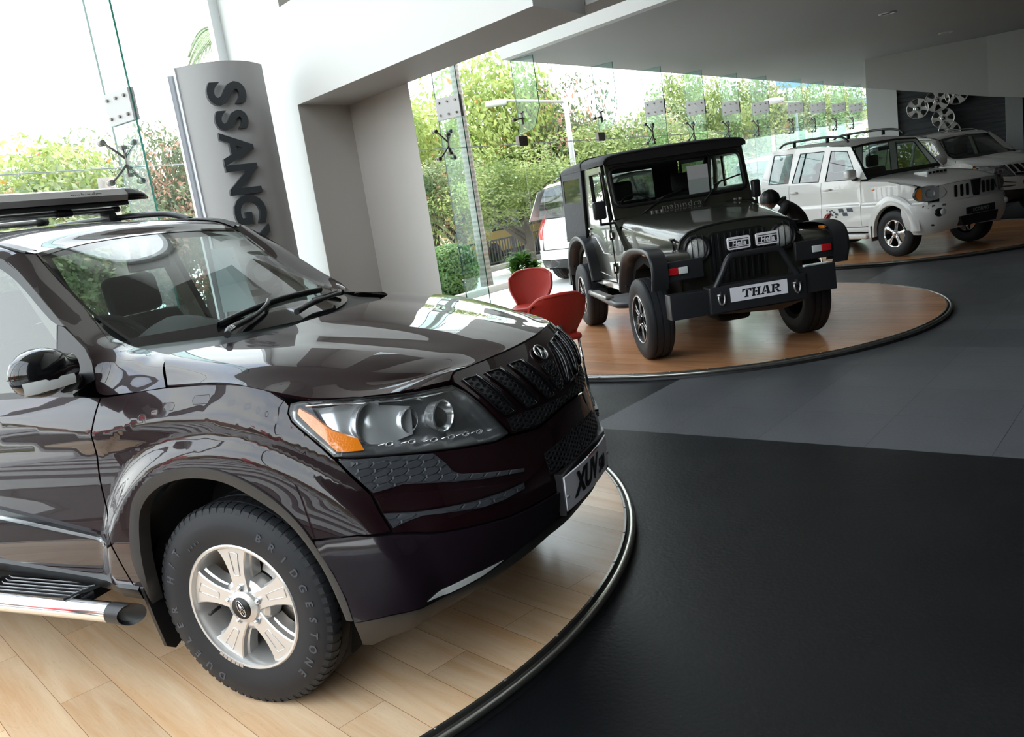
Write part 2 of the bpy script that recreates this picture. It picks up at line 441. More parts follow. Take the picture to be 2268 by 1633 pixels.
# dropped edge of the ceiling in front of that wall
hA = ray_pt(1919, 195, 21.6); hB = ray_pt(2190, 214, 21.6); hC = ray_pt(2400, 219, 21.6)
e = wn_*0.06; up = lambda q: Vector((q.x, q.y, ZC))
b = MB(); b.add([hA, hB, hC, up(hC), up(hB), up(hA), hA+e, hB+e, hC+e, up(hC)+e, up(hB)+e, up(hA)+e],
  [(0, 1, 4, 5), (1, 2, 3, 4), (6, 11, 10, 7), (7, 10, 9, 8), (0, 6, 7, 1), (1, 7, 8, 2), (0, 5, 11, 6), (2, 8, 9, 3)])
setp(b.build('trim_2', mat('bulkhead_paint', (.46, .45, .44), rough=.65)), kind='structure')  # lighter copy of the ceiling paint, matching how the lit soffit looks

# --- the closed sides of the hall behind the camera
b = MB(); vprism(b, [fs(-11.15, 17.5, 0), fs(-2, 17.5, 0), fs(-2, 17.8, 0), fs(-11.15, 17.8, 0)], FL, H_UP); setp(b.build('wall_right', m_dark), kind='structure')
b = MB(); vprism(b, [fs(-2, 17.5, 0), fs(22, 17.5, 0), fs(22, 17.8, 0), fs(-2, 17.8, 0)], FL, ZC); setp(b.build('wall_side', m_dark), kind='structure')
RB = -11.15                                     # the glass front facing the street, behind the camera
b = MB(); vprism(b, [fs(RB, 6.83, 0), fs(RB, 17.5, 0), fs(RB+.3, 17.5, 0), fs(RB+.3, 6.83, 0)], FL, H_UP); setp(b.build('wall_rear', m_dark), kind='structure')

# --- glass front
m_glass = glass_mat('window_glass', (0.955, 0.985, 0.975))
m_fin = glass_mat('fin_glass', (0.80, 0.92, 0.90))
m_edge = mat('green_glass_edge', (0.02, 0.22, 0.16), rough=0.15, trans=0.0, spec=0.8)
m_steel = mat('brushed_steel', (0.50, 0.49, 0.48), rough=0.42, metal=0.9)
m_fitt = mat('dark_fitting_steel', (0.16, 0.145, 0.13), rough=0.35, metal=0.7)
m_seal = mat('silicone_joint', (0.62, 0.66, 0.66), rough=0.5)
FINS = [-11.1, -9.0, -6.14, -4.35, -1.78, 0.0, 2.3, 4.07, 5.9, 7.77, 9.63, 12.26, 14.24, 16.37, 18.34, 20.2, 22.5]
DF = 0.38; TG = 0.012
nwin = 0
def pane(a, bb_, z0, z1, mb):
    p = [fs(a+.006, 0, z0), fs(bb_-.006, 0, z0), fs(bb_-.006, 0, z1), fs(a+.006, 0, z1)]; q = [v-FN*TG for v in p]
    mb.add(p+q, [(0, 1, 2, 3), (7, 6, 5, 4), (0, 4, 5, 1), (1, 5, 6, 2), (2, 6, 7, 3), (3, 7, 4, 0)])
for i in range(len(FINS)-1):
    a, c = FINS[i], FINS[i+1]
    if c <= -4.3:
        top = H_UP
    else: top = H_UP if c < .5 else ZC
    if i == 2: c2 = -4.90
    else: c2 = c
    if i == 3: a = -4.90+1.6
    nwin += 1
    mb = MB(); pane(a, c2, FL, 2.345, mb); pane(a, c2, 2.355, top if top < 4 else 4.4, mb)
    if top > 4: pane(a, c2, 4.41, top, mb)
    setp(mb.build('window_%d' % nwin, m_glass), kind='structure')

def bolt(mb, s, d, z, ax=1, r=.012, h=.012):
    pass
BOLT = {}
def glass_fin(s, top, kind, label, plates=(2.82,), spider=2.39):
    t = thing('glass_fin', label, 'glass fin', fs(s, 0, FL), -atan2(FN.y, FN.x)*0, 'glass fins along the window front')
    t.location = fs(s, 0, FL); t.rotation_euler = (0, 0, atan2(FN.y, FN.x))   # local x = inward, y = along the wall
    h = .0095
    if kind == 'full': poly = [(0.0, 0.0), (DF, 0.0), (DF, top-FL), (0.0, top-FL)]
    else: poly = [(0.0, 2.52), (.13, 2.55), (.27, 2.60), (DF, 2.86), (DF, top-FL), (0.0, top-FL)]
    mb = MB(); n = len(poly)
    vs = [(p[0]+.002, -h, p[1]) for p in poly]+[(p[0]+.002, h, p[1]) for p in poly]
    mb.cur = 0; mb.add(vs, [list(range(n)), list(range(n, 2*n))[::-1]])
    mb.cur = 1; mb.add(vs, [(i, (i+1) % n, n+(i+1) % n, n+i) for i in range(n)])
    mb.build('pane', [m_fin, m_edge], t)
    if kind == 'full':
        for pz in plates:
            mb = MB(); mb.box((.015, -.028, pz-.13-FL), (DF+.012, -.010, pz+.13-FL)); mb.box((.015, .010, pz-.13-FL), (DF+.012, .028, pz+.13-FL))
            pl = mb.build('splice_plate', mat('splice_steel', (.36, .355, .35), rough=.5, metal=.3), t)
            for bx in (.07, .20, .33):
                for bz in (-.075, .075):
                    if BOLT.get('m') is None:
                        o_ = MB().cyl((0, -.044, 0), (0, .044, 0), .0135, n=10).build('bolt', m_fitt, pl); BOLT['m'] = o_.data
                    else:
                        o_ = bpy.data.objects.new('bolt', BOLT['m']); COL.objects.link(o_); o_.parent = pl
                    o_.location = (bx, 0, pz+bz-FL)
        # four armed spider gripping the pane corners
        z = spider-FL; mb = MB(); mb.tube([(0.10, 0, z-.13), (0.10, 0, z+.13)], .016, n=8); mb.box((.085, -.035, z+.10), (.13, .035, z+.13)); mb.box((.085, -.035, z-.13), (.13, .035, z-.10))
        for sy in (-1, 1):
            for sz in (-1, 1):
                mb.tube([(.10, 0, z+sz*.02), (.075, sy*.09, z+sz*.11), (.055, sy*.15, z+sz*.165)], .011, n=6)
                mb.cyl((.01, sy*.15, z+sz*.165), (.065, sy*.15, z+sz*.165), .026, n=10)
        mb.build('spider_fitting', m_fitt, t)
    else:
        z = 2.70-FL; mb = MB(); mb.tube([(.07, 0, z-.09), (.07, 0, z+.09)], .02, n=8); mb.tube([(.07, 0, z), (.05, -.17, z-.02)], .012, n=6); mb.cyl((.01, -.17, z-.02), (.06, -.17, z-.02), .026, n=10)
        mb.box((.05, -.03, z+.07), (.10, .03, z+.09))
        mb.build('door_spider', m_fitt, t)
        z = 2.39-FL; mb = MB(); mb.box((-.03, -.10, z-.07), (.03, .12, z+.07)); mb.build('patch_fitting', m_fitt, t)
    return t
LF = {-6.14: 'tall glass fin with steel splice plate left of the grey sign', -1.78: 'glass fin with a pale splice plate just right of the plaster pillar', 0.0: 'first short hanging glass fin with angled foot over the glass door',
      2.3: 'second short hanging glass fin with angled foot over the glass door', 4.07: 'first glass fin with splice plate above the soft top car', 5.9: 'second glass fin with splice plate above the soft top car', 7.77: 'third glass fin with splice plate above the soft top car',
      9.63: 'fourth glass fin with splice plate, above the right of the soft top car', 12.26: 'glass fin seen over the white roof rack, first of that far run', 14.24: 'glass fin in the far run, second over the white roof rack', 16.37: 'glass fin in the far run, third over the white roof rack', 18.34: 'farthest glass fin, next to the white column'}
for s in FINS:
    if s in (-11.1, -4.35, 20.2, 22.5): continue
    if s in (0.0, 2.3): glass_fin(s, ZC, 'door', LF[s])
    elif s < -4: glass_fin(s, H_UP, 'full', LF.get(s, 'tall glass fin beside the photographer, off the left of the frame' if s < -10 else 'tall glass fin at the far left beyond the roof carrier'), plates=(2.82, 5.2))
    elif s < 0: glass_fin(s, H_UP, 'full', LF[s], plates=(2.82, 5.0))
    else: glass_fin(s, ZC, 'full', LF[s])
# horizontal joint and floor channel
mb = MB()
p = fs(-11.0, 0.004, 2.35); q = fs(-4.9, 0.004, 2.35); mb.tube([p, q], .006, n=6); p = fs(-3.3, 0.004, 2.35); q = fs(22, 0.004, 2.35); mb.tube([p, q], .006, n=6)
setp(mb.build('trim_3', m_seal), kind='structure')
mb = MB(); vprism(mb, [fs(-11.1, -.03, 0), fs(22, -.03, 0), fs(22, .05, 0), fs(-11.1, .05, 0)], FL-.02, FL+.03)
setp(mb.build('trim_4', mat('black_sill', (.02, .02, .022), rough=.35)), kind='structure')
# white channel where the glass meets the plaster wall
mb = MB(); q0 = WL-BD*0.03
vprism(mb, [q0-FD*.10, q0+BD*.10-FD*.10, q0+BD*.10+FD*.03, q0+FD*.03], FL, H_UP)
setp(mb.build('trim_5', mat('channel_white', (.74, .76, .77), rough=.4)), kind='structure')
# street side glass behind the camera
for i in range(3):
    a = 0.3+i*2.17; p = [fs(RB, a+.01, FL), fs(RB, a+2.15, FL), fs(RB, a+2.15, H_UP), fs(RB, a+.01, H_UP)]; q = [v-FD*TG for v in p]
    mb = MB(); mb.add(p+q, [(0, 1, 2, 3), (7, 6, 5, 4), (0, 4, 5, 1), (1, 5, 6, 2), (2, 6, 7, 3), (3, 7, 4, 0)]); nwin += 1
    setp(mb.build('window_%d' % nwin, m_glass), kind='structure')
mb = MB()
for i in range(4):
    a = .3+i*2.17; vprism(mb, [fs(RB-.03, a-.02, 0), fs(RB-.03, a+.02, 0), fs(RB+.12, a+.02, 0), fs(RB+.12, a-.02, 0)], FL, H_UP)
setp(mb.build('trim_6', mat('mullion_grey', (.12, .12, .12), rough=.4)), kind='structure')

# --- turntables
def wood_material(name='beech_laminate', tint=(1, 1, 1)):
    m = bpy.data.materials.new(name); m.use_nodes = True; t, b = nodes(m); N = t.nodes.new; L = t.links.new
    g = N('ShaderNodeNewGeometry'); mp = N('ShaderNodeMapping'); mp.vector_type = 'POINT'; mp.inputs['Rotation'].default_value = (0, 0, radians(48))
    L(g.outputs['Position'], mp.inputs['Vector'])        # x along the planks
    br = N('ShaderNodeTexBrick'); br.offset = 0.37; br.inputs['Scale'].default_value = 1.0
    br.inputs['Brick Width'].default_value = 1.7; br.inputs['Row Height'].default_value = 0.185; br.inputs['Mortar Size'].default_value = 0.0009; br.inputs['Mortar Smooth'].default_value = 0.1
    br.inputs['Color1'].default_value = (0.0, 0.0, 0.0, 1); br.inputs['Color2'].default_value = (1, 1, 1, 1); br.inputs['Mortar'].default_value = (0.5, 0.5, 0.5, 1); br.inputs['Bias'].default_value = 0.0
    L(mp.outputs[0], br.inputs['Vector'])
    ms = N('ShaderNodeMapping'); ms.inputs['Scale'].default_value = (0.9, 10.0, 1.0); L(mp.outputs[0], ms.inputs['Vector'])
    add = N('ShaderNodeVectorMath'); add.operation = 'ADD'; L(ms.outputs[0], add.inputs[0])
    sc = N('ShaderNodeVectorMath'); sc.operation = 'SCALE'; sc.inputs['Scale'].default_value = 13.0; L(br.outputs['Color'], sc.inputs[0]); L(sc.outputs[0], add.inputs[1])
    nz = N('ShaderNodeTexNoise'); nz.inputs['Scale'].default_value = 1.0; nz.inputs['Detail'].default_value = 5; nz.inputs['Distortion'].default_value = 0.9; L(add.outputs[0], nz.inputs['Vector'])
    ms2 = N('ShaderNodeMapping'); ms2.inputs['Scale'].default_value = (5.0, 120.0, 1.0); L(mp.outputs[0], ms2.inputs['Vector'])
    n2 = N('ShaderNodeTexNoise'); n2.inputs['Scale'].default_value = 1.0; n2.inputs['Detail'].default_value = 3; L(ms2.outputs[0], n2.inputs['Vector'])
    # cathedral rings
    wv = N('ShaderNodeMath'); wv.operation = 'MULTIPLY'; wv.inputs[1].default_value = 26.0; L(nz.outputs['Fac'], wv.inputs[0])
    fr = N('ShaderNodeMath'); fr.operation = 'PINGPONG'; fr.inputs[1].default_value = 0.5; L(wv.outputs[0], fr.inputs[0])
    rp = N('ShaderNodeValToRGB'); e = rp.color_ramp.elements; e[0].position = 0.30; e[0].color = (0.78, 0.47, 0.25, 1); e[1].position = 0.72; e[1].color = (0.93, 0.69, 0.46, 1)
    e2 = rp.color_ramp.elements.new(0.50); e2.color = (0.86, 0.585, 0.36, 1)
    L(nz.outputs['Fac'], rp.inputs['Fac'])
    m1 = N('ShaderNodeMixRGB'); m1.blend_type = 'MULTIPLY'; m1.inputs['Fac'].default_value = 0.16; L(rp.outputs[0], m1.inputs['Color1']); L(n2.outputs['Fac'], m1.inputs['Color2'])
    mr = N('ShaderNodeMapRange'); mr.inputs['From Max'].default_value = 0.07; mr.inputs['To Min'].default_value = 0.90; mr.inputs['To Max'].default_value = 1.0; L(fr.outputs[0], mr.inputs['Value'])
    m2 = N('ShaderNodeMixRGB'); m2.blend_type = 'MULTIPLY'; m2.inputs['Fac'].default_value = 1.0; L(m1.outputs[0], m2.inputs['Color1']); L(mr.outputs[0], m2.inputs['Color2'])
    pt = N('ShaderNodeMapRange'); pt.inputs['To Min'].default_value = 0.84; pt.inputs['To Max'].default_value = 1.08; L(br.outputs['Color'], pt.inputs['Value'])
    m3 = N('ShaderNodeMixRGB'); m3.blend_type = 'MULTIPLY'; m3.inputs['Fac'].default_value = 1.0; L(m2.outputs[0], m3.inputs['Color1']); L(pt.outputs[0], m3.inputs['Color2'])
    m4 = N('ShaderNodeMixRGB'); L(br.outputs['Fac'], m4.inputs['Fac']); L(m3.outputs[0], m4.inputs['Color1']); m4.inputs['Color2'].default_value = (0.22, 0.10, 0.04, 1)
    m5 = N('ShaderNodeMixRGB'); m5.blend_type = 'MULTIPLY'; m5.inputs['Fac'].default_value = 1.0; L(m4.outputs[0], m5.inputs['Color1']); m5.inputs['Color2'].default_value = (*tint, 1); L(m5.outputs[0], b.inputs['Base Color'])
    b.inputs['Roughness'].default_value = 0.24; b.inputs['Specular IOR Level'].default_value = 0.55
    bp = N('ShaderNodeBump'); bp.inputs['Strength'].default_value = 0.05; bp.inputs['Distance'].default_value = 0.002; L(n2.outputs['Fac'], bp.inputs['Height']); L(bp.outputs[0], b.inputs['Normal'])
    return m
m_wood = wood_material(); m_wood2 = wood_material('cherry_laminate', (.74, .52, .40))  # second copy of the planks under an orange-brown tint
m_rim = mat('turntable_rim_steel', (0.36, 0.35, 0.32), rough=0.22, metal=0.9)
m_blk = mat('black_rubber', (0.012, 0.012, 0.013), rough=0.5)
def turntable(x, y, R, label, m_deck=None):
    t = thing('turntable', label, 'turntable', (x, y, FL), 0, 'round car turntables'); n = 160; I = Matrix.Rotation(pi/2, 4, 'X')
    h = -FL
    MB().lathe([(0.0001, h), (R-.055, h), (R-.055, h-.02), (R-.055, .001)], M=I, n=n, smooth=False).build('wooden_deck', m_deck or m_wood, t)
    MB().lathe([(R-.054, .001), (R-.054, h+.003), (R-.044, h+.003), (R-.044, .001)], M=I, n=n, smooth=False).build('edge_strip', m_rim, t)
    MB().lathe([(R-.043, .001), (R-.043, h-.018), (R-.028, h-.018), (R-.028, .001)], M=I, n=n, smooth=False).build('gap_seal', m_blk, t)
    MB().lathe([(R-.016+.017*cos(a), h-.016+.017*sin(a)) for a in [2*pi*k/12 for k in range(13)]], M=I, n=n).build('rim_tube', m_rim, t)
    MB().lathe([(R-.03, .001), (R-.022, h-.03), (R-.008, h-.03), (R-.001, .001)], M=I, n=n, smooth=False).build('rim_base', m_blk, t)
    mb = MB()
    for k in range(48):
        a = 2*pi*k/48+.03; mb.cyl(((R-.049)*cos(a), (R-.049)*sin(a), h+.003), ((R-.049)*cos(a), (R-.049)*sin(a), h+.006), .005, n=8)
    mb.build('rim_screw', m_steel, t)
    return t
turntable(-1.917, 4.243, 2.435, 'wooden turntable with steel rim under the dark maroon car')
turntable(2.143, 9.075, 2.435, 'wooden turntable with steel rim under the soft top off roader', m_wood2)
turntable(6.62, 13.75, 2.55, 'wooden turntable with steel rim under the white estate car with checkered decals', m_wood2)
# ================================================================ BODY SURFACE OF THE MAROON CAR
# car frame: x forward from the front axle, y left, z up.  Side s runs round the car in plan, z is height.
XS = [-4.35, -4.0, -3.72, -3.48, -3.15, -2.4, -1.3, -0.45, -0.1, 0.20, 0.40, 0.55, 0.72, 0.92, 1.15, 1.40]
XZ = [1.16, 1.06, 0.95, 0.75, 0.55, 0.35, 0.22]
XN = [
 [(-3.52,0),(-3.50,-.36),(-3.44,-.60),(-3.30,-.76),(-3.05,-.80),(-2.4,-.815),(-1.3,-.82),(-.45,-.835),(-.1,-.835),(.20,-.805),(.34,-.755),(.45,-.68),(.55,-.56),(.635,-.40),(.685,-.20),(.70,0)],
 [(-3.56,0),(-3.54,-.37),(-3.47,-.63),(-3.32,-.80),(-3.05,-.85),(-2.4,-.87),(-1.3,-.875),(-.45,-.885),(-.1,-.880),(.20,-.862),(.365,-.825),(.49,-.745),(.62,-.62),(.725,-.435),(.78,-.215),(.795,0)],
 [(-3.60,0),(-3.58,-.38),(-3.51,-.66),(-3.35,-.84),(-3.05,-.885),(-2.4,-.90),(-1.3,-.905),(-.45,-.905),(-.1,-.905),(.20,-.900),(.390,-.865),(.535,-.795),(.68,-.66),(.80,-.465),(.860,-.235),(.875,0)],
 [(-3.64,0),(-3.62,-.38),(-3.55,-.66),(-3.38,-.84),(-3.05,-.89),(-2.4,-.905),(-1.3,-.905),(-.45,-.905),(-.1,-.905),(.20,-.902),(.400,-.880),(.555,-.820),(.715,-.69),(.845,-.485),(.920,-.245),(.94,0)],
 [(-3.65,0),(-3.63,-.38),(-3.56,-.66),(-3.38,-.84),(-3.05,-.89),(-2.4,-.905),(-1.3,-.905),(-.45,-.905),(-.1,-.905),(.20,-.902),(.400,-.885),(.565,-.835),(.735,-.715),(.875,-.500),(.950,-.250),(.965,0)],
 [(-3.60,0),(-3.58,-.38),(-3.52,-.64),(-3.36,-.82),(-3.05,-.87),(-2.4,-.88),(-1.3,-.88),(-.45,-.88),(-.1,-.89),(.20,-.895),(.400,-.880),(.555,-.830),(.710,-.700),(.825,-.490),(.885,-.245),(.90,0)],
 [(-3.50,0),(-3.48,-.38),(-3.42,-.62),(-3.30,-.78),(-3.05,-.83),(-2.4,-.84),(-1.3,-.84),(-.45,-.85),(-.1,-.87),(.20,-.875),(.375,-.855),(.50,-.79),(.62,-.650),(.71,-.455),(.76,-.225),(.775,0)],
]
def _cr(a, b, c, d, t): return 0.5*((2*b)+(c-a)*t+(2*a-5*b+4*c-d)*t*t+(3*b-a-3*c+d)*t*t*t)
def _row(r, s):
    s = min(max(s, XS[0]), XS[-1]-1e-9); i = 0
    while XS[i+1] <= s: i += 1
    # cubic Hermite with non uniform spacing
    h = XS[i+1]-XS[i]; t = (s-XS[i])/h; out = []
    for k in (0, 1):
        p0, p1 = r[i][k], r[i+1][k]
        if i > 0: m0 = (r[i+1][k]-r[i-1][k])/(XS[i+1]-XS[i-1])
        else: m0 = 0.0 if k == 0 else (p1-p0)/h
        if i+2 < len(XS): m1 = (r[i+2][k]-r[i][k])/(XS[i+2]-XS[i])
        else: m1 = 0.0 if k == 0 else (p1-p0)/h
        t2, t3 = t*t, t*t*t
        out.append((2*t3-3*t2+1)*p0+(t3-2*t2+t)*h*m0+(-2*t3+3*t2)*p1+(t3-t2)*h*m1)
    return out
def base_pt(s, z):
    zz = min(max(z, XZ[-1]), XZ[0]); j = 0
    while j < len(XZ)-2 and XZ[j+1] > zz: j += 1
    rows = [_row(XN[k], s) for k in (max(j-1, 0), j, j+1, min(j+2, len(XZ)-1))]
    zs = [XZ[max(j-1, 0)], XZ[j], XZ[j+1], XZ[min(j+2, len(XZ)-1)]]
    h = zs[2]-zs[1]; t = (zz-zs[1])/h; t2, t3 = t*t, t*t*t; o = []
    for k in (0, 1):
        p0, p1 = rows[1][k], rows[2][k]
        m0 = (rows[2][k]-rows[0][k])/(zs[2]-zs[0]) if zs[0] != zs[1] else (p1-p0)/h
        m1 = (rows[3][k]-rows[1][k])/(zs[3]-zs[1]) if zs[3] != zs[2] else (p1-p0)/h
        o.append((2*t3-3*t2+1)*p0+(t3-2*t2+t)*h*m0+(-2*t3+3*t2)*p1+(t3-t2)*h*m1)
    return o[0], o[1]
# sharp waist crease: runs along the doors, over the arch and down into the bumper corner
CREASE = [(-3.3, 1.12), (-2.6, 1.125), (-1.9, 1.12), (-1.3, 1.095), (-.927, 1.067), (-.694, 1.04), (-.467, 1.012), (-.295, 1.034), (-.128, 1.05), (.028, 1.05), (.138, 1.037), (.238, 1.011), (.333, .968), (.423, .914), (.478, .873), (.515, .836), (.55, .785), (.575, .726), (.59, .66)]
def _sd(P, x, z):
    """signed distance: positive above / outside the polyline, and position along it"""
    best = 1e9; sg = 1; al = 0
    for i in range(len(P)-1):
        ax, az = P[i]; bx, bz = P[i+1]; dx, dz = bx-ax, bz-az; L2 = dx*dx+dz*dz
        t = max(0.0, min(1.0, ((x-ax)*dx+(z-az)*dz)/L2)); ex, ez = x-ax-dx*t, z-az-dz*t; d = (ex*ex+ez*ez)**.5
        if d < best-1e-9: best = d; sg = 1 if (dx*(z-az)-dz*(x-ax)) >= 0 else -1; al = (i+t)/(len(P)-1)
    if x <= P[0][0]: zc = P[0][1]
    elif x >= P[-1][0]: zc = P[-1][1]-1
    else:
        for i in range(len(P)-1):
            if P[i][0] <= x <= P[i+1][0]:
                zc = P[i][1]+(P[i+1][1]-P[i][1])*(x-P[i][0])/(P[i+1][0]-P[i][0]); break
    return (best if z >= zc else -best), al
def _ss(a, b, x):
    t = max(0.0, min(1.0, (x-a)/(b-a))); return t*t*(3-2*t)
def bump(s, z):
    """outward displacement in metres"""
    h = 0.0
    if z > 1.25 or s > .75: return 0.0
    d, al = _sd(CREASE, s, z)
    fade = 1-_ss(.80, 1.0, al)
    amp = .030*fade
    sf = .0165*_ss(.0, .12, s); d = (abs(d)-0.0)*(1 if d >= 0 else -1); da = (d*d+sf*sf)**.5-sf*.5
    if d >= 0: h += amp*max(0.0, 1-da/.125)
    else: h += amp*max(0.0, 1-da/.085)
    # bulging arches
    for wx in (0.0, -2.7):
        rx, rz = s-wx, (z-.37)*.985
        if wx < -1: rx = -rx if False else rx
        r = (rx*rx+rz*rz)**.5
        if r < .72:
            R1 = .60+.05*max(0.0, rx)*2.0 if wx == 0.0 else .61
            q = .040*(1-_ss(R1-.055, R1+.035, r))
            k_ = .006; h = .5*(h+q+((h-q)**2+k_*k_)**.5)-.5*k_
    return h
def body_pt(s, z, off=0.0):
    e = .004
    x, y = base_pt(s, z); x1, y1 = base_pt(s+e, z); x0, y0 = base_pt(s-e, z)
    tx, ty = x1-x0, y1-y0; L = (tx*tx+ty*ty)**.5 or 1.0
    nx, ny = ty/L, -tx/L
    h = bump(s, z)+off
    return (x+nx*h, y+ny*h, z)
# ================================================================ PANEL TOOLS
def pip(poly, x, y):
    c = False; j = len(poly)-1
    for i in range(len(poly)):
        xi, yi = poly[i]; xj, yj = poly[j]
        if (yi > y) != (yj > y) and x < (xj-xi)*(y-yi)/(yj-yi)+xi: c = not c
        j = i
    return c
def edist(poly, x, y):
    b = 1e9
    for i in range(len(poly)):
        ax, ay = poly[i-1]; bx, by = poly[i]; dx, dy = bx-ax, by-ay; L = dx*dx+dy*dy or 1e-12
        t = max(0, min(1, ((x-ax)*dx+(y-ay)*dy)/L)); b = min(b, (x-ax-dx*t)**2+(y-ay-dy*t)**2)
    return sqrt(b)
def densify(poly, step):
    out = []
    for i in range(len(poly)):
        a = poly[i]; b = poly[(i+1) % len(poly)]; L = hypot(b[0]-a[0], b[1]-a[1]); n = max(1, int(L/step))
        for k in range(n): out.append((a[0]+(b[0]-a[0])*k/n, a[1]+(b[1]-a[1])*k/n))
    return out
def cdt_fill(poly, step, lines=()):
    P = densify(poly, step); vs = [Vector(p) for p in P]; n = len(P); edges = []
    extra = []
    for ln in lines:
        prev = None
        for i in range(len(ln)-1):
            a, b = ln[i], ln[i+1]; L = hypot(b[0]-a[0], b[1]-a[1]); m = max(1, int(L/step))
            for k in range(m+(i == len(ln)-2)):
                q = (a[0]+(b[0]-a[0])*k/m, a[1]+(b[1]-a[1])*k/m)
                if pip(poly, *q) and edist(P, *q) > step*.3:
                    vs.append(Vector(q)); extra.append(q)
                    if prev is not None: edges.append((prev, len(vs)-1))
                    prev = len(vs)-1
                else: prev = None
    x0 = min(p[0] for p in P); x1 = max(p[0] for p in P); y0 = min(p[1] for p in P); y1 = max(p[1] for p in P)
    ny = int((y1-y0)/step)+1; nx = int((x1-x0)/step)+1
    for j in range(ny+1):
        for i in range(nx+1):
            x = x0+step*(i+(.5 if j % 2 else 0)); y = y0+step*j
            if pip(P, x, y) and edist(P, x, y) > step*.45 and all(hypot(x-e[0], y-e[1]) > step*.5 for e in extra): vs.append(Vector((x, y)))
    r = geometry.delaunay_2d_cdt(vs, edges, [list(range(n))], 1, 1e-6)
    return r[0], [list(f) for f in r[2]], n
def mirror_poly(poly, c=1.40): return [(2*c-p[0], p[1]) for p in poly][::-1]

def panel(mb, poly, surf, off=0.0, step=.022, lines=(), skirt=.012, sides=(1,), smooth=True):
    """fill a (s,z) outline on the surface; sides: 1 = right hand side of the car, -1 = left (mirrored)"""
    V, F, n = cdt_fill(poly, step, lines)
    top = [surf(v.x, v.y, off) for v in V]
    # outline of the result
    cnt = {}
    for f in F:
        for i in range(len(f)):
            e = (f[i], f[(i+1) % len(f)]); k = (min(e), max(e)); cnt.setdefault(k, []).append(e)
    bd = [v[0] for v in cnt.values() if len(v) == 1]
    for sd in sides:
        P = [(p[0], p[1]*sd, p[2]) for p in top]
        if smooth:
            e_ = .0035; NN = []
            for v, p in zip(V, top):
                a0, a1 = Vector(surf(v.x-e_, v.y, off)), Vector(surf(v.x+e_, v.y, off)); b0, b1 = Vector(surf(v.x, v.y-e_, off)), Vector(surf(v.x, v.y+e_, off))
                q = (a1-a0).cross(b1-b0); q = q.normalized() if q.length > 1e-12 else Vector((0, -1, 0))
                r_ = Vector(surf(v.x, v.y, off+.01))-Vector(p)
                if q.dot(r_) < 0: q = -q
                NN.append(Vector((q.x, q.y*sd, q.z)))
            FF = []
            for f in F:
                a, b, c = Vector(P[f[0]]), Vector(P[f[1]]), Vector(P[f[2]]); fn = (b-a).cross(c-a)
                FF.append(f if fn.dot(NN[f[0]]+NN[f[1]]+NN[f[2]]) >= 0 else f[::-1])
            mb.add(P, FF, smooth, nrm=NN)
        else: mb.add(P, F, smooth)
        if skirt:
            low = [surf(v.x, v.y, off-skirt) for v in V]; Lo = [(p[0], p[1]*sd, p[2]) for p in low]
            vs = []; fs_ = []
            for a, b in bd:
                o = len(vs); vs += [P[a], P[b], Lo[b], Lo[a]]; fs_.append((o, o+1, o+2, o+3))
            mb.add(vs, fs_, False)
def hexcells(poly, w, h, margin=.004, x0=0, y0=0):
    """centres of elongated hexagons (w across, h high) inside the outline"""
    xs = [p[0] for p in poly]; ys = [p[1] for p in poly]; out = []
    dx = w*.75; j = int((min(ys)-y0)/(h/2))-2
    i0 = int((min(xs)-x0)/dx)-2; i1 = int((max(xs)-x0)/dx)+2; j1 = int((max(ys)-y0)/h)+2; j0 = int((min(ys)-y0)/h)-2
    for i in range(i0, i1+1):
        for j in range(j0, j1+1): out.append((x0+i*dx, y0+(j+(.5 if i % 2 else 0))*h))
    return out
def clip_poly(sub, clip):
    """Sutherland-Hodgman against a convex-ish clip is not enough; keep the cell when all corners are inside"""
    return sub if all(pip(clip, *p) for p in sub) else None
def hexpads(mb, poly, surf, w, h, gap=.003, off=.004, sides=(1,), rise=.0025, part=True):
    P = densify(poly, .01)
    for cx, cy in hexcells(poly, w, h):
        c = [(cx+w/2-gap, cy), (cx+w/4-gap*.4, cy+h/2-gap*.6), (cx-w/4+gap*.4, cy+h/2-gap*.6), (cx-w/2+gap, cy), (cx-w/4+gap*.4, cy-h/2+gap*.6), (cx+w/4-gap*.4, cy-h/2+gap*.6)]
        ins = [pip(poly, *p) for p in c]
        if not any(ins): continue
        if not all(ins):
            if not part or not pip(poly, cx, cy): continue
            cc = []
            for p, ok in zip(c, ins):
                q = p
                if not ok:
                    lo, hi = 0.0, 1.0
                    for _ in range(8):
                        m = (lo+hi)/2; q = (cx+(p[0]-cx)*m, cy+(p[1]-cy)*m)
                        if pip(poly, *q): lo = m
                        else: hi = m
                    q = (cx+(p[0]-cx)*lo*.93, cy+(p[1]-cy)*lo*.93)
                cc.append(q)
            c = cc
        c2 = [(cx+(p[0]-cx)*.90, cy+(p[1]-cy)*.86) for p in c]
        for sd in sides:
            f = lambda p, o: (lambda q: (q[0], q[1]*sd, q[2]))(surf(p[0], p[1], o))
            vs = [f(p, off) for p in c]+[f(p, off+rise) for p in c2]; k = 6
            mb.add(vs, [tuple(range(6, 12))]+[(i, (i+1) % k, 6+(i+1) % k, 6+i) for i in range(k)])
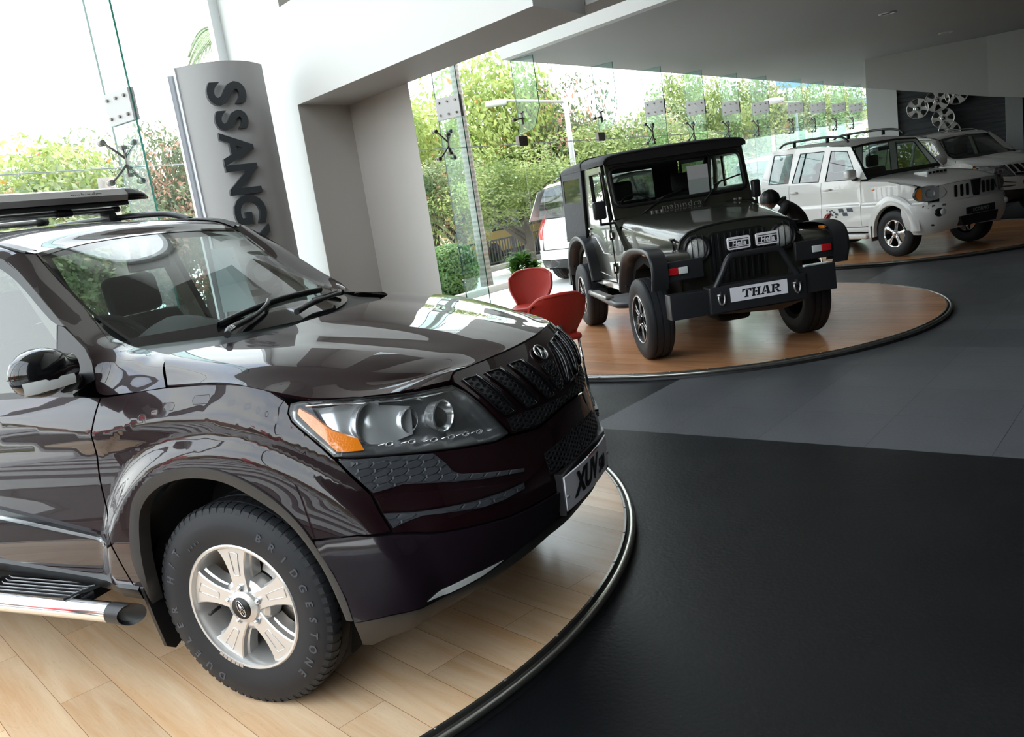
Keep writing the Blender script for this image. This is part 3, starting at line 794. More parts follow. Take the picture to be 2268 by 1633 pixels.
def hexribs(mb, poly, surf, w, h, off=.0, depth=.012, t=.0035, sides=(1,)):
    for cx, cy in hexcells(poly, w, h):
        c = [(cx+w/2, cy), (cx+w/4, cy+h/2), (cx-w/4, cy+h/2), (cx-w/2, cy), (cx-w/4, cy-h/2), (cx+w/4, cy-h/2)]
        if not pip(poly, cx, cy): continue
        cc = []
        for p in c:
            q = p
            if not pip(poly, *p):
                lo, hi = 0.0, 1.0
                for _ in range(8):
                    m_ = (lo+hi)/2; q = (cx+(p[0]-cx)*m_, cy+(p[1]-cy)*m_)
                    if pip(poly, *q): lo = m_
                    else: hi = m_
                q = (cx+(p[0]-cx)*lo, cy+(p[1]-cy)*lo)
            cc.append(q)
        c = cc
        ci = [(cx+(p[0]-cx)*(1-2.2*t/w), cy+(p[1]-cy)*(1-2.6*t/h)) for p in c]
        cm = [(cx+(p[0]-cx)*(1-3.4*t/w), cy+(p[1]-cy)*(1-4.2*t/h)) for p in c]
        for sd in sides:
            f = lambda p, o: (lambda q: (q[0], q[1]*sd, q[2]))(surf(p[0], p[1], o))
            vs = [f(p, off) for p in c]+[f(p, off) for p in ci]+[f(p, off-depth) for p in cm]; k = 6
            mb.add(vs, [(i, (i+1) % k, 6+(i+1) % k, 6+i) for i in range(k)]+[(6+i, 6+(i+1) % k, 12+(i+1) % k, 12+i) for i in range(k)])

# ================================================================ WHEELS
m_tyre = mat('tyre_rubber', (0.014, 0.015, 0.018), rough=0.60, spec=0.45)
m_tlet = mat('tyre_lettering', (0.05, 0.055, 0.068), rough=0.35)
m_alloy = mat('silver_alloy', (0.66, 0.65, 0.64), rough=0.30, metal=0.75)
m_alloyd = mat('alloy_pocket', (0.42, 0.45, 0.48), rough=0.35, metal=0.7)
m_black = mat('satin_black', (0.012, 0.012, 0.013), rough=0.35)
m_gblack = mat('gloss_black', (0.006, 0.006, 0.007), rough=0.06, coat=0.6)
m_chrome = mat('chrome', (0.85, 0.86, 0.87), rough=0.06, metal=1.0)
m_disc = mat('brake_disc', (0.30, 0.26, 0.23), rough=0.35, metal=0.9)
m_plastic = mat('grey_black_plastic', (0.035, 0.034, 0.034), rough=0.42); add_noise_bump(m_plastic, 900, 0.08, 0.0005)
m_void = mat('wheel_well', (0.004, 0.004, 0.004), rough=0.9)  # near-black in place of shade inside wells, openings and under bodies

def tyre(mb, R, W, rb, tread=True, nb=70):
    h = W/2
    prof = [(rb-.004, h*.80), (rb+.004, h*.90), (rb+.018, h*.93), (rb+(R-rb)*.33, h*1.0), (rb+(R-rb)*.55, h*1.005), (rb+(R-rb)*.58, h*.995), (rb+(R-rb)*.76, h*.955), (R-.022, h*.885), (R-.010, h*.83), (R-.004, h*.76)]
    t = []
    for c in (.50, .0, -.50):
        t += [(R, (c+.16)*h), (R, (c+.055)*h), (R-.008, (c+.045)*h), (R-.008, (c-.045)*h), (R, (c-.055)*h), (R, (c-.16)*h)]
    full = prof+t+[(r, -y) for r, y in prof[::-1]]
    mb.lathe([(r, -y) for r, y in full], n=96)
    if tread:   # shoulder blocks with cut sipes
        n = nb
        for i in range(n):
            a0 = 2*pi*(i+.10)/n; a1 = 2*pi*(i+.74)/n; vs = []
            for a in (a0, a1):
                for r, y in ((R-.030, h*.915), (R-.006, h*.84), (R+.002, h*.70), (R+.002, h*.52), (R-.012, h*.52)): vs.append((r*cos(a), -y, r*sin(a)))
            m = 5; mb.add(vs, [(k, k+1, m+k+1, m+k) for k in range(m-1)]+[(0, 1, 2, 3, 4), (9, 8, 7, 6, 5)], False)
            vs = []
            for a, sh in ((a0, .0), (a1, .0)):
                for y in (.42, .08): vs.append(((R+.0015)*cos(a+sh+(.42-y)*.12), -y*h, (R+.0015)*sin(a+sh+(.42-y)*.12)))
            for a, sh in ((a0, .0), (a1, .0)):
                for y in (-.08, -.42): vs.append(((R+.0015)*cos(a+(.42-y)*.12), -y*h, (R+.0015)*sin(a+(.42-y)*.12)))
            mb.add(vs, [(0, 1, 3, 2), (4, 5, 7, 6)], False)
def ring_text(name, s, r, a_c, da, size, y, material, parent, flip=False, sx=1.0):
    """letters round a circle in the local xz plane, seen from -y; a = angle from +x towards +z"""
    tot = []
    n = len(s)
    for i, ch in enumerate(s):
        if ch == ' ': continue
        a = a_c-(i-(n-1)/2)*da if not flip else a_c+(i-(n-1)/2)*da
        rad = Vector((cos(a), 0, sin(a))); tan = Vector((sin(a), 0, -cos(a)))
        if flip: M = frame(rad*r+Vector((0, y, 0)), -tan, -rad)
        else: M = frame(rad*r+Vector((0, y, 0)), tan, rad)
        o = text_mesh('t', ch, size, M, material, None, extrude=.0008, bold=size*.03, sx=sx)
        tot.append(o)
    b = bmesh.new()
    for o in tot:
        b.from_mesh(o.data); me = o.data; bpy.data.objects.remove(o); bpy.data.meshes.remove(me)
    me = bpy.data.meshes.new(name); b.to_mesh(me); b.free(); me.materials.append(material)
    o = bpy.data.objects.new(name, me); COL.objects.link(o); o.parent = parent
    return o

def ring_prism(mb, poly, y0, y1, smooth=False, bev=0.0):
    """polygon in wheel plane (x,z) given as (x,z), extruded along y from y0 (outer, negative) to y1, with a chamfered outer edge"""
    n = len(poly)
    cx = sum(p[0] for p in poly)/n; cz = sum(p[1] for p in poly)/n
    if bev:
        inner = []
        for i in range(n):
            a = Vector(poly[i-1]); p = Vector(poly[i]); c = Vector(poly[(i+1) % n]); d1 = (p-a).normalized(); d2 = (c-p).normalized()
            n1 = Vector((-d1.y, d1.x)); n2 = Vector((-d2.y, d2.x)); m = (n1+n2).normalized(); k = 1/max(.4, m.dot(n1)); q = p+m*bev*k
            inner.append((q.x, q.y))
        vs = [(p[0], y0, p[1]) for p in inner]+[(p[0], y0+bev, p[1]) for p in poly]+[(p[0], y1, p[1]) for p in poly]
        mb.add(vs, [(i, (i+1) % n, n+(i+1) % n, n+i) for i in range(n)]+[(n+i, n+(i+1) % n, 2*n+(i+1) % n, 2*n+i) for i in range(n)], False)
        tri = geometry.tessellate_polygon([[Vector((p[0], p[1], 0)) for p in inner]]); mb.add(vs[:n], tri, False)
    else:
        mb.prism(poly, y0, y1, axis='y')
def polar(r, a): return (r*cos(a), r*sin(a))

def wheel(car, cx, cy, cz, R=.3685, W=.235, rim=.2285, style='five', side=-1, detail=True, material=None, phase=radians(92)):
    w = bpy.data.objects.new('wheel', None); COL.objects.link(w); w.parent = car; w.location = (cx, cy, cz); w.empty_display_size = .1
    if side > 0: w.rotation_euler = (0, 0, pi)
    ma = material or m_alloy; h = W/2
    tm = MB(); tyre(tm, R, W, rim, tread=detail, nb=66); ty = tm.build('tyre', m_tyre, w, auto=35)
    # barrel
    rb = MB(); yo = -h*.86
    rb.lathe([(rim+.003, yo+.006), (rim+.004, yo-.004), (rim-.001, yo-.008), (rim-.008, yo-.006), (rim-.013, yo+.004), (rim-.016, yo+.020), (rim-.020, yo+.035), (rim-.026, yo+.10), (rim-.03, h*.7), (rim+.0, h*.86)], n=96)
    yf = yo+.022
    if style == 'five':
        for k in range(5):
            a = phase+2*pi*k/5; ca, sa = cos(a), sin(a)
            def L(r, t): return (r*ca-t*sa, r*sa+t*ca)
            prof = [(.050, .034), (.095, .034), (.130, .037), (.165, .046), (.19, .056), (rim-.020, .068)]
            poly = [L(r, -t) for r, t in prof]+[L(rim-.010, 0)]+[L(r, t) for r, t in prof[::-1]]
            ring_prism(rb, poly, yf-.012, yf+.045, bev=.004)
            # side web, deeper
            poly2 = [L(r, -t*1.14) for r, t in prof[1:]]+[L(r, t*1.14) for r, t in prof[1:][::-1]]
            ring_prism(rb, poly2, yf+.012, yf+.060, bev=.006)
        rb.lathe([(.001, yf-.004), (.052, yf-.004), (.078, yf-.006), (.094, yf+.004), (.098, yf+.03), (.098, yf+.06)], n=48)
        ri = rb.build('rim', ma, w, auto=28)
        for k in range(5):   # raised frame round the trapezoid pocket
            a = phase+2*pi*k/5; ca, sa = cos(a), sin(a)
            def L(r, t): return (r*ca-t*sa, r*sa+t*ca)
            po = [(.112, -.011), (.193, -.022), (.200, .013), (.112, .011)]
            pts = [Vector((L(r, t)[0], yf-.0125, L(r, t)[1])) for r, t in po]
            pp = []
            for i in range(4):
                for q in range(4): pp.append(pts[i].lerp(pts[(i+1) % 4], q/4))
            pm = MB(); pm.tube(pp, .0022, n=6, closed=True); pm.add([p+Vector((0, .0003, 0)) for p in pts], [(0, 1, 2, 3)]); pm.build('spoke_pocket', m_alloy, w)
        cm = MB(); cm.lathe([(.001, yf-.030), (.041, yf-.030), (.044, yf-.028), (.058, yf-.022), (.062, yf-.010), (.062, yf)], n=48); hc = cm.build('hub_cap', ma, w, auto=40)
        dm = MB(); dm.lathe([(.0001, yf-.0312), (.040, yf-.0312), (.040, yf-.029)], n=40); bd = dm.build('cap_disc', m_black, w)
        em = MB(); yy = yf-.033; ell = [(.013*cos(q), .030*sin(q)) for q in [2*pi*i/28 for i in range(28)]]
        rot = lambda p: (p[0]*cos(.35)-p[1]*sin(.35), p[0]*sin(.35)+p[1]*cos(.35))
        em.tube([(rot(p)[0], yy, rot(p)[1]) for p in ell], .0016, n=6, closed=True)
        for q0, q1 in (((-.009, -.018), (.0, .022)), ((.0, -.026), (.0, .02)), ((.009, -.018), (.0, .022))):
            a_, b_2 = rot(q0), rot(q1); em.tube([(a_[0], yy, a_[1]), (b_2[0], yy, b_2[1])], .0014, n=5)
        em.build('cap_emblem', m_chrome, w)
        for k in range(5):
            a = phase+2*pi*k/5; x, z = polar(.068, a); lm = MB()
            lm.lathe([(.0005, yf-.0125), (.0125, yf-.0125), (.0125, yf-.0065), (.015, yf-.006)], n=16, M=Matrix.Translation((x, 0, z))); 
            lm.build('lug_pocket', m_alloyd, w)
            lm = MB(); lm.cyl((x, yf-.022, z), (x, yf-.006, z), .0095, n=6, smooth=False); lm.sphere((x, yf-.022, z), .0085, 10, 6, (1, .6, 1)); lm.build('lug_nut', m_chrome, w)
        if detail:
            vm = MB(); x, z = polar(.170, radians(-166)); vm.cyl((x, yf-.02, z), (x+.004, yf+.03, z+.004), .006, n=10); vm.build('valve_stem', m_black, w)
            wm = MB()
            for q in range(6):
                a = radians(-127+q*4.4); M = frame(Vector((cos(a)*.2300, yo-.006, sin(a)*.2300)), (sin(a), 0, -cos(a)), (0, -1, 0)); wm.box((-.0075, -.003, -.006), (.0075, .003, .007), M=M)
            wm.build('balance_weight', m_steel, w)
            ring_text('sidewall_lettering', 'BRIDGESTONE', .302, radians(7.7), radians(10.6), .040, -h*1.006, m_tlet, w, sx=.95)
            ring_text('sidewall_lettering', 'DUELER H/T', .302, radians(190), radians(11.2), .040, -h*1.006, m_tlet, w, sx=.95)
            ring_text('sidewall_marking', '6841', .270, radians(122), radians(4.2), .014, -h*1.002, m_tlet, w)
    elif style == 'diamond':   # black faced with bright edges, six spokes
        m_bf = m_black
        sp = MB(); lines = MB()
        for k in range(6):
            a = phase+2*pi*k/6; ca, sa = cos(a), sin(a)
            def L(r, t): return (r*ca-t*sa, r*sa+t*ca)
            prof = [(.045, .022), (.10, .018), (.15, .024), (rim-.022, .042)]
            poly = [L(r, -t) for r, t in prof]+[L(rim-.016, 0)]+[L(r, t) for r, t in prof[::-1]]
            ring_prism(sp, poly, yf-.010, yf+.035, bev=.003)
            for sg in (-1, 1):
                lines.tube([(L(r, sg*t)[0], yf-.011, L(r, sg*t)[1]) for r, t in ((.062, .019), (.10, .016), (.15, .022), (rim-.022, .039))], .0032, n=6)
                lines.tube([(L(r, sg*t)[0], yf-.011, L(r, sg*t)[1]) for r, t in ((.12, .007), (.15, .010), (rim-.035, .020))], .0022, n=6)
            lines.tube([(L(.12, -.007)[0], yf-.011, L(.12, -.007)[1]), (L(.12, .007)[0], yf-.011, L(.12, .007)[1])], .0022, n=6)
        sp.lathe([(.001, yf-.012), (.05, yf-.012), (.06, yf-.004), (.062, yf+.04)], n=32)
        rb.build('rim', m_black, w, auto=30); sp.build('spokes', m_bf, w); 
        lines.tube([((rim-.010)*cos(q), yo-.006, (rim-.010)*sin(q)) for q in [2*pi*i/60 for i in range(60)]], .0045, n=6, closed=True)
        lines.build('machined_edge', m_alloy, w)
        cm = MB(); cm.cyl((0, yf-.045, 0), (0, yf, 0), .034, .040, n=24); cm.build('hub_cap', m_black, w)
        for k in range(5):
            x, z = polar(.056, phase+2*pi*k/5+.3); MB().cyl((x, yf-.024, z), (x, yf-.01, z), .008, n=6).build('lug_nut', m_chrome, w)
    elif style == 'chrome':
        sp = MB()
        for k in range(5):
            a = phase+2*pi*k/5; ca, sa = cos(a), sin(a)
            def L(r, t): return (r*ca-t*sa, r*sa+t*ca)
            prof = [(.04, .030), (.09, .020), (.13, .022), (.17, .034), (rim-.018, .055)]
            for yk, sc in ((yf-.006, 1.0), (yf-.016, .62)):
                poly = [L(r, -t*sc) for r, t in prof]+[L(r, t*sc) for r, t in prof[::-1]]
                ring_prism(sp, poly, yk, yk+.035, bev=.007)
        sp.lathe([(.001, yf-.045), (.03, yf-.043), (.045, yf-.03), (.052, yf-.005), (.055, yf+.03)], n=32)
        rb.build('rim', material or m_chrome, w, auto=40); sp.build('spokes', material or m_chrome, w, auto=60)
    # brake
    if detail:
        bm_ = MB(); bm_.cyl((0, yf+.075, 0), (0, yf+.095, 0), .155, n=48); bm_.cyl((0, yf+.04, 0), (0, yf+.09, 0), .08, .085, n=32); bm_.build('brake_disc', m_disc, w, auto=40)
        cm = MB(); a0, a1 = radians(28), radians(66)
        P = [polar(.190, a0+(a1-a0)*i/5) for i in range(6)]+[polar(.115, a1-(a1-a0)*i/5) for i in range(6)]
        ring_prism(cm, P, yf+.045, yf+.11, bev=.008)
        P = [polar(.20, radians(-12)), polar(.20, radians(0)), polar(.13, radians(-2)), polar(.13, radians(-14))]; ring_prism(cm, P, yf+.05, yf+.10, bev=.005)
        cm.build('brake_caliper', m_steel, w)
    return w
# ================================================================ THE MAROON CAR
m_maroon = mat('maroon_black_paint', (0.010, 0.0017, 0.0030), rough=0.5, spec=0.15, coat=1.0, coat_rough=0.008)
m_maroon.node_tree.nodes['Principled BSDF'].inputs['Coat IOR'].default_value = 1.56
m_wglass = glass_mat('windscreen_glass', (0.80, 0.86, 0.83), ior=1.52)
m_sglass = glass_mat('side_glass', (0.42, 0.48, 0.48), ior=1.85)
m_lens = glass_mat('headlight_lens', (0.97, 0.98, 0.98), ior=1.5)
m_amber = mat('amber_lens', (0.95, 0.25, 0.01), rough=0.18, coat=0.8, spec=0.8); add_noise_bump(m_amber, 160, 0.5, 0.002)
m_refl = mat('headlight_reflector', (0.90, 0.91, 0.93), rough=0.16, metal=.85)
m_hbez = mat('headlight_bezel_grey', (0.62, 0.63, 0.65), rough=0.22, metal=0.6)
m_honey = mat('honeycomb_plastic', (0.052, 0.056, 0.064), rough=0.40, spec=0.5)
m_mesh = mat('grille_mesh_black', (0.018, 0.019, 0.022), rough=0.32)
m_plate = mat('plate_white', (0.93, 0.91, 0.97), rough=0.35)
m_ink = mat('plate_ink', (0.012, 0.012, 0.014), rough=0.4)
m_int = mat('interior_dark', (0.022, 0.023, 0.024), rough=0.7)
m_beige = mat('headliner_beige', (0.42, 0.40, 0.34), rough=0.8)
m_clear = mat('clear_lamp', (0.70, 0.72, 0.72), rough=0.12, coat=0.8)
m_red = mat('red_lens', (0.55, 0.01, 0.015), rough=0.15, coat=0.7)
m_sealr = mat('window_rubber', (0.018, 0.018, 0.020), rough=0.30)

HL = [(0.362, 1.064), (0.399, 1.066), (0.551, 1.050), (0.659, 1.036), (0.755, 1.025), (0.86, 1.017), (0.888, 0.99), (0.93, 0.925), (0.992, 0.818), (0.93, 0.812), (0.82, 0.831), (0.726, 0.848), (0.64, 0.864), (0.558, 0.881), (0.475, 0.899), (0.45, 0.933), (0.409, 0.98), (0.368, 1.019), (0.356, 1.043)]
LIP_O = [(-0.392, 0.437), (-0.405, 0.535), (-0.391, 0.623), (-0.365, 0.708), (-0.328, 0.780), (-0.258, 0.84), (-0.159, 0.881), (-0.039, 0.896), (0.079, 0.886), (0.181, 0.848), (0.271, 0.785), (0.333, 0.717), (0.374, 0.647), (0.42, 0.536), (0.442, 0.445), (0.450, 0.365)]
LIP_I = [(-0.390, 0.373), (-0.366, 0.552), (-0.333, 0.695), (-0.288, 0.768), (-0.205, 0.823), (-0.11, 0.851), (-0.009, 0.857), (0.100, 0.839), (0.2, 0.784), (0.285, 0.722), (0.342, 0.648), (0.388, 0.551), (0.411, 0.459), (0.427, 0.365)]
SHUT = [(-0.471, 1.122), (-0.474, 1.012), (-0.499, 0.92), (-0.517, 0.80), (-0.512, 0.68), (-0.478, 0.56), (-0.443, 0.437)]
def sm2(P, n=4): return [(v[0], v[1]) for v in spl([(p[0], p[1], 0) for p in P], n)]

def make_suv(pt, detail=True):
    car = bpy.data.objects.new('car', None); COL.objects.link(car); car.empty_display_size = .3
    S = body_pt
    LO = sm2(LIP_O, 3); LI = sm2(LIP_I, 3); SH = sm2(SHUT, 3)
    # ---- fenders
    top = [(-0.466, 1.122), (-0.346, 1.131), (-0.241, 1.139), (-0.165, 1.143), (0.0, 1.144), (0.10, 1.138), (0.19, 1.127), (0.27, 1.105), (0.335, 1.076), (0.352, 1.062)]
    left = [(0.349, 1.041), (0.362, 1.016), (0.403, .976), (.444, .929), (.468, .895), (.474, .889), (.549, .757), (.563, .702), (.584, .640), (.502, .650), (.443, .651), (.380, .648)]
    lo_up = [p for p in LO if p[1] > .40 and not (p[0] > .2 and p[1] < .64)]
    fen = [(p[0]+.004, p[1]) for p in SH[::-1] if True]
    poly = top+left+lo_up[::-1]+fen; CR2 = [c for c in CREASE if c[0] < .06]
    for sd in (1, -1):
        mb = MB(); panel(mb, poly, S, 0, .0145, lines=[CR2], sides=(sd,)); mb.build('fender', pt, car, auto=24)
    # ---- doors and rear quarter
    def blw(s): return .45+.06*max(0, min(1, (-s-.45)/.75))
    d1 = [(p[0]-.004, p[1]) for p in SH]+[(-.9, .468), (-1.19, .512), (-1.50, .515), (-1.52, .80), (-1.52, 1.135), (-1.1, 1.138), (-.76, 1.137), (-.61, 1.132)]
    d2 = [(-1.528, 1.135), (-1.528, .515), (-2.16, .515), (-2.24, .70), (-2.42, .90), (-2.50, .98), (-2.52, 1.14)]
    for sd in (1, -1):
        for d in (d1, d2):
            mb = MB(); panel(mb, d, S, 0, .024 if d is d1 else .04, lines=[CREASE], sides=(sd,)); dr = mb.build('door', pt, car, auto=24)
            hx = -1.38 if d is d1 else -2.30
            mb = MB(); x, y, z = S(hx, 1.0, .03); y *= sd
            mb.tube([(x-.10, y-.02*sd, z), (x-.07, y, z+.005), (x+.06, y, z+.005), (x+.09, y-.02*sd, z)], .013, n=8); mb.build('door_handle', pt, dr)
            if detail and d is d1:
                # protective strip with chrome inlay
                mb = MB(); panel(mb, [(-1.50, .785), (-1.50, .735), (-1.112, .675), (-.505, .598), (-.497, .610), (-.567, .632), (-1.101, .725)], S, .012, .03, sides=(sd,)); mb.build('door_strip', m_gblack, dr, auto=40)
                mb = MB(); panel(mb, [(-1.50, .757), (-1.50, .742), (-1.112, .685), (-.522, .605), (-.530, .614), (-1.105, .699)], S, .015, .03, sides=(sd,), skirt=.003); mb.build('strip_inlay', m_chrome, dr)
    q = [(-2.528, 1.14), (-2.508, .98), (-2.43, .90)]+[(-2.7-(p[0])*1.0, p[1]) for p in LO if p[1] > .45][::1]
    arcR = [(-2.7+.405*cos(a), .46+.43*sin(a)) for a in [pi*(1-i/14) for i in range(15)]]  # front (left) .. unused ordering
    qr = [(-2.528, 1.14), (-2.508, .98), (-2.43, .87)]+[(-2.7+.43*cos(a), .46+.43*sin(a)) for a in [radians(72+i*9) for i in range(13)]]+[(-3.14, .46), (-3.20, .60), (-3.70, .60), (-3.74, .80), (-3.74, 1.14), (-3.3, 1.145)]
    for sd in (1, -1):
        mb = MB(); panel(mb, qr, S, 0, .04, lines=[CREASE], sides=(sd,)); mb.build('quarter_panel', pt, car, auto=24)
    # tail: gate, lamps, bumper
    gate = [(-3.75, 1.14), (-3.75, .62), (-4.35, .62), (-4.35, 1.14)]
    mb = MB(); panel(mb, gate, S, 0, .05, sides=(1, -1)); mb.build('tailgate', pt, car, auto=40)
    mb = MB(); panel(mb, [(-3.15, .59), (-3.12, .45), (-3.2, .44), (-4.35, .44), (-4.35, .61), (-3.2, .61)], S, .015, .05, sides=(1, -1)); mb.build('rear_bumper', pt, car, auto=40)
    mb = MB(); panel(mb, [(-3.15, .43), (-3.2, .30), (-4.35, .28), (-4.35, .43)], S, .01, .05, sides=(1, -1)); mb.build('rear_skid', m_plastic, car, auto=40)
    for sd in (1, -1):
        mb = MB(); panel(mb, [(-3.56, 1.30), (-3.54, .90), (-3.62, .80), (-3.74, .80), (-3.72, 1.0), (-3.70, 1.15)], lambda s, z, o: S(s, min(z, 1.16), o) if z <= 1.16 else (S(s, 1.16, o)[0]+(z-1.16)*.6, S(s, 1.16, o)[1]+(z-1.16)*.3, z), .012, .03, sides=(sd,)); mb.build('tail_lamp', m_red, car, auto=40)
    # ---- front bumper, upper part in body colour
    up = [(.590, .632), (.686, .600), (.774, .583), (.917, .562), (1.10, .556), (1.40, .552), (1.40, .800), (1.27, .796), (1.131, .785), (1.0, .803), (.93, .804), (.82, .823), (.726, .840), (.64, .857), (.558, .874), (.486, .889), (.557, .757), (.570, .702)]
    mb = MB(); panel(mb, up, S, -.002, .022, sides=(1, -1)); bump_ = mb.build('front_bumper', pt, car, auto=30)
    # lower valance, darker
    low = [(.380, .640), (.443, .645), (.502, .645), (.590, .626), (.686, .594), (.774, .577), (.917, .556), (1.10, .550), (1.40, .546), (1.40, .44), (1.25, .435), (1.10, .452), (1.0, .435), (.915, .425), (.805, .392), (.683, .376), (.628, .374), (.551, .376), (.455, .362), (.448, .445), (.426, .536)]
    m_val = pt if not detail else mat('dark_valance_paint', (0.012, 0.007, 0.011), rough=.25, coat=.5)
    mb = MB(); panel(mb, low, lambda s, z, o: S(s, z, o+.010*_ss(.64, .60, z)*1.0), 0, .024, sides=(1, -1)); mb.build('valance', m_val, car, auto=30)
    lip = [(.452, .356), (.551, .370), (.628, .368), (.683, .370), (.805, .386), (.915, .419), (1.10, .446), (1.25, .429), (1.40, .432), (1.40, .400), (1.25, .395), (1.10, .400), (.915, .375), (.80, .340), (.668, .283), (.546, .262), (.49, .235), (.458, .245)]
    mb = MB(); panel(mb, lip, lambda s, z, o: S(s, z, o+.008-.30*max(0, .37-z)), 0, .03, sides=(1, -1)); mb.build('chin_lip', m_plastic, car, auto=40)
    # fog lamp slots
    for sd in (1, -1):
        mb = MB(); panel(mb, [(.645, .386), (.707, .381), (.806, .396), (.875, .418), (.77, .415), (.68, .402)], S, .012, .02, sides=(sd,)); mb.build('fog_lamp', m_clear, car, auto=40)
    # honeycomb cheeks and the body coloured blade between them
    h1 = [(.486, .885), (.558, .764), (.600, .766), (.635, .770), (.676, .760), (.763, .736), (.856, .710), (1.003, .680), (1.007, .689), (.864, .728), (.800, .748), (.776, .764), (.758, .800), (.732, .838), (.612, .864), (.53, .879)]
    h2 = [(.574, .694), (.592, .646), (.640, .655), (.672, .659), (.746, .645), (.835, .625), (.906, .622), (.985, .628), (.989, .647), (.896, .648), (.811, .654), (.722, .666), (.638, .677)]
    bl = [(.562, .751), (.576, .704), (.639, .687), (.722, .675), (.811, .664), (.916, .656), (.989, .654), (.993, .662), (.90, .676), (.787, .704), (.70, .730), (.63, .746)]
    for sd in (1, -1):
        for hp in (h1, h2):
            mb = MB(); panel(mb, hp, S, .003, .022, sides=(sd,), skirt=.004); ho = mb.build('honeycomb_insert', m_honey, car, auto=30)
            if detail:
                mb = MB(); c0 = (sum(p[0] for p in hp)/len(hp), sum(p[1] for p in hp)/len(hp)); hexpads(mb, hp, S, .056, .0235, gap=.0018, off=.0035, sides=(sd,), rise=.0028)
                mb.build('honeycomb_cells', m_honey, ho)
                mb = MB()     # painted glints: pale flat quads in place of highlights between cells
                for cx, cy in hexcells(hp, .056, .0235):
                    x_ = cx+.056*.5-.001; y_ = cy
                    if pip(hp, x_, y_+.006) and pip(hp, x_, y_-.006):
                        a, b_, c, d = [S(x_+u, y_+v_, .0075) for u, v_ in ((-.0022, -.0045), (.0022, -.0045), (.0022, .0045), (-.0022, .0045))]
                        mb.add([(p[0], p[1]*sd, p[2]) for p in (a, b_, c, d)], [(0, 1, 2, 3)])
                mb.build('cell_studs', mat('honeycomb_edge', (.16, .17, .19), rough=.3), ho)
        mb = MB(); panel(mb, bl, S, .010, .022, sides=(sd,), skirt=.012); mb.build('bumper_blade', pt, car, auto=30)
    # lower intake mesh
    it = [(1.12, .700), (1.40, .715), (1.40, .615), (1.24, .615), (1.12, .630)]
    mb = MB(); panel(mb, it, S, -.001, .03, sides=(1, -1), skirt=.002); ik = mb.build('intake', m_void, car)
    mb = MB(); hexribs(mb, it, S, .030, .019, off=.003, depth=.012, t=.0028, sides=(1, -1)); mb.build('intake_mesh', m_mesh, ik)
    # ---- grille
    gp = [(.882, 1.045), (.90, 1.053), (1.0, 1.056), (1.131, 1.056), (1.27, 1.056), (1.40, 1.055), (1.40, .812), (1.27, .808), (1.131, .797), (1.003, .814), (.996, .83), (.962, .880), (.918, .960), (.874, 1.028)]
    mb = MB(); panel(mb, gp, S, .004, .022, sides=(1, -1)); gr = mb.build('grille_surround', pt, car, auto=30)
    slots = [[(.903, 1.028), (.958, 1.027), (1.039, .880), (.988, .882)], [(1.006, 1.025), (1.076, 1.021), (1.174, .872), (1.105, .874)], [(1.142, 1.022), (1.221, 1.018), (1.318, .866), (1.243, .868)], [(1.335, .975), (1.40, .975), (1.40, .855), (1.375, .856)]]
    low_s = [(1.000, .868), (1.150, .858), (1.40, .838), (1.40, .818), (1.27, .814), (1.13, .803), (1.008, .820)]
    for i, sl in enumerate(slots+[low_s]):
        for sd in ((1, -1) if i != 3 and i != 4 else ((1, -1),)):
            sds = sd if isinstance(sd, tuple) else (sd,)
            mb = MB(); panel(mb, sl, S, .0055, .03, sides=sds, skirt=.002); so = mb.build('grille_opening', m_void, car)
            mb = MB(); hexribs(mb, sl, S, .030, .0185, off=.0085, depth=.014, t=.0028, sides=sds); mb.build('grille_mesh', m_mesh, so)
            if i < 3:
                mb = MB()
                for s_ in sds: mb.tube([(lambda p: (p[0], p[1]*s_, p[2]))(S(a_, b_, .010)) for a_, b_ in densify(sl, .03)], .0045, n=6, closed=True)
                mb.build('opening_edge', m_gblack, so)
            if i < 3:
                mb = MB(); a, b_ = sl[1], sl[2]
                for s_ in sds:
                    pth = [S(a[0]+(b_[0]-a[0])*t+.004, a[1]+(b_[1]-a[1])*t+.004, .014+.010*sin(pi*t)) for t in [k/8 for k in range(9)]]
                    mb.tube([(p[0], p[1]*s_, p[2]) for p in pth], .006, n=6)
                mb.build('grille_blade', m_gblack if i else m_gblack, car)
    # emblem on the nose
    c = Vector(S(1.4, 1.009, .012)); dn = (Vector(S(1.4, 1.03, .012))-Vector(S(1.4, .99, .012))).normalized()
    M = frame(c, (0, 1, 0), dn)   # local x = car's left, y = up the nose, z = out
    mb = MB(); ell = [Vector((.042*cos(t), .031*sin(t), .004)) for t in [2*pi*k/40 for k in range(40)]]
    mb.tube([M @ p for p in ell], .0040, n=8, closed=True)
    for x0, x1 in ((-.024, -.004), (-.010, -.002), (.0, .0), (.010, .002), (.024, .004)):
        y0 = -.024 if abs(x0) > .02 else -.028; mb.tube([M @ Vector((x0, y0+.002, .005)), M @ Vector((x1*1.6, .0, .007)), M @ Vector((x1*.5, .026, .005))], .0022, n=6)
    em = mb.build('emblem', m_chrome, car)
    mb = MB(); mb.add([M @ Vector((.041*cos(t), .030*sin(t), .002)) for t in [2*pi*k/32 for k in range(32)]], [list(range(32))]); mb.build('emblem_back', m_gblack, em)
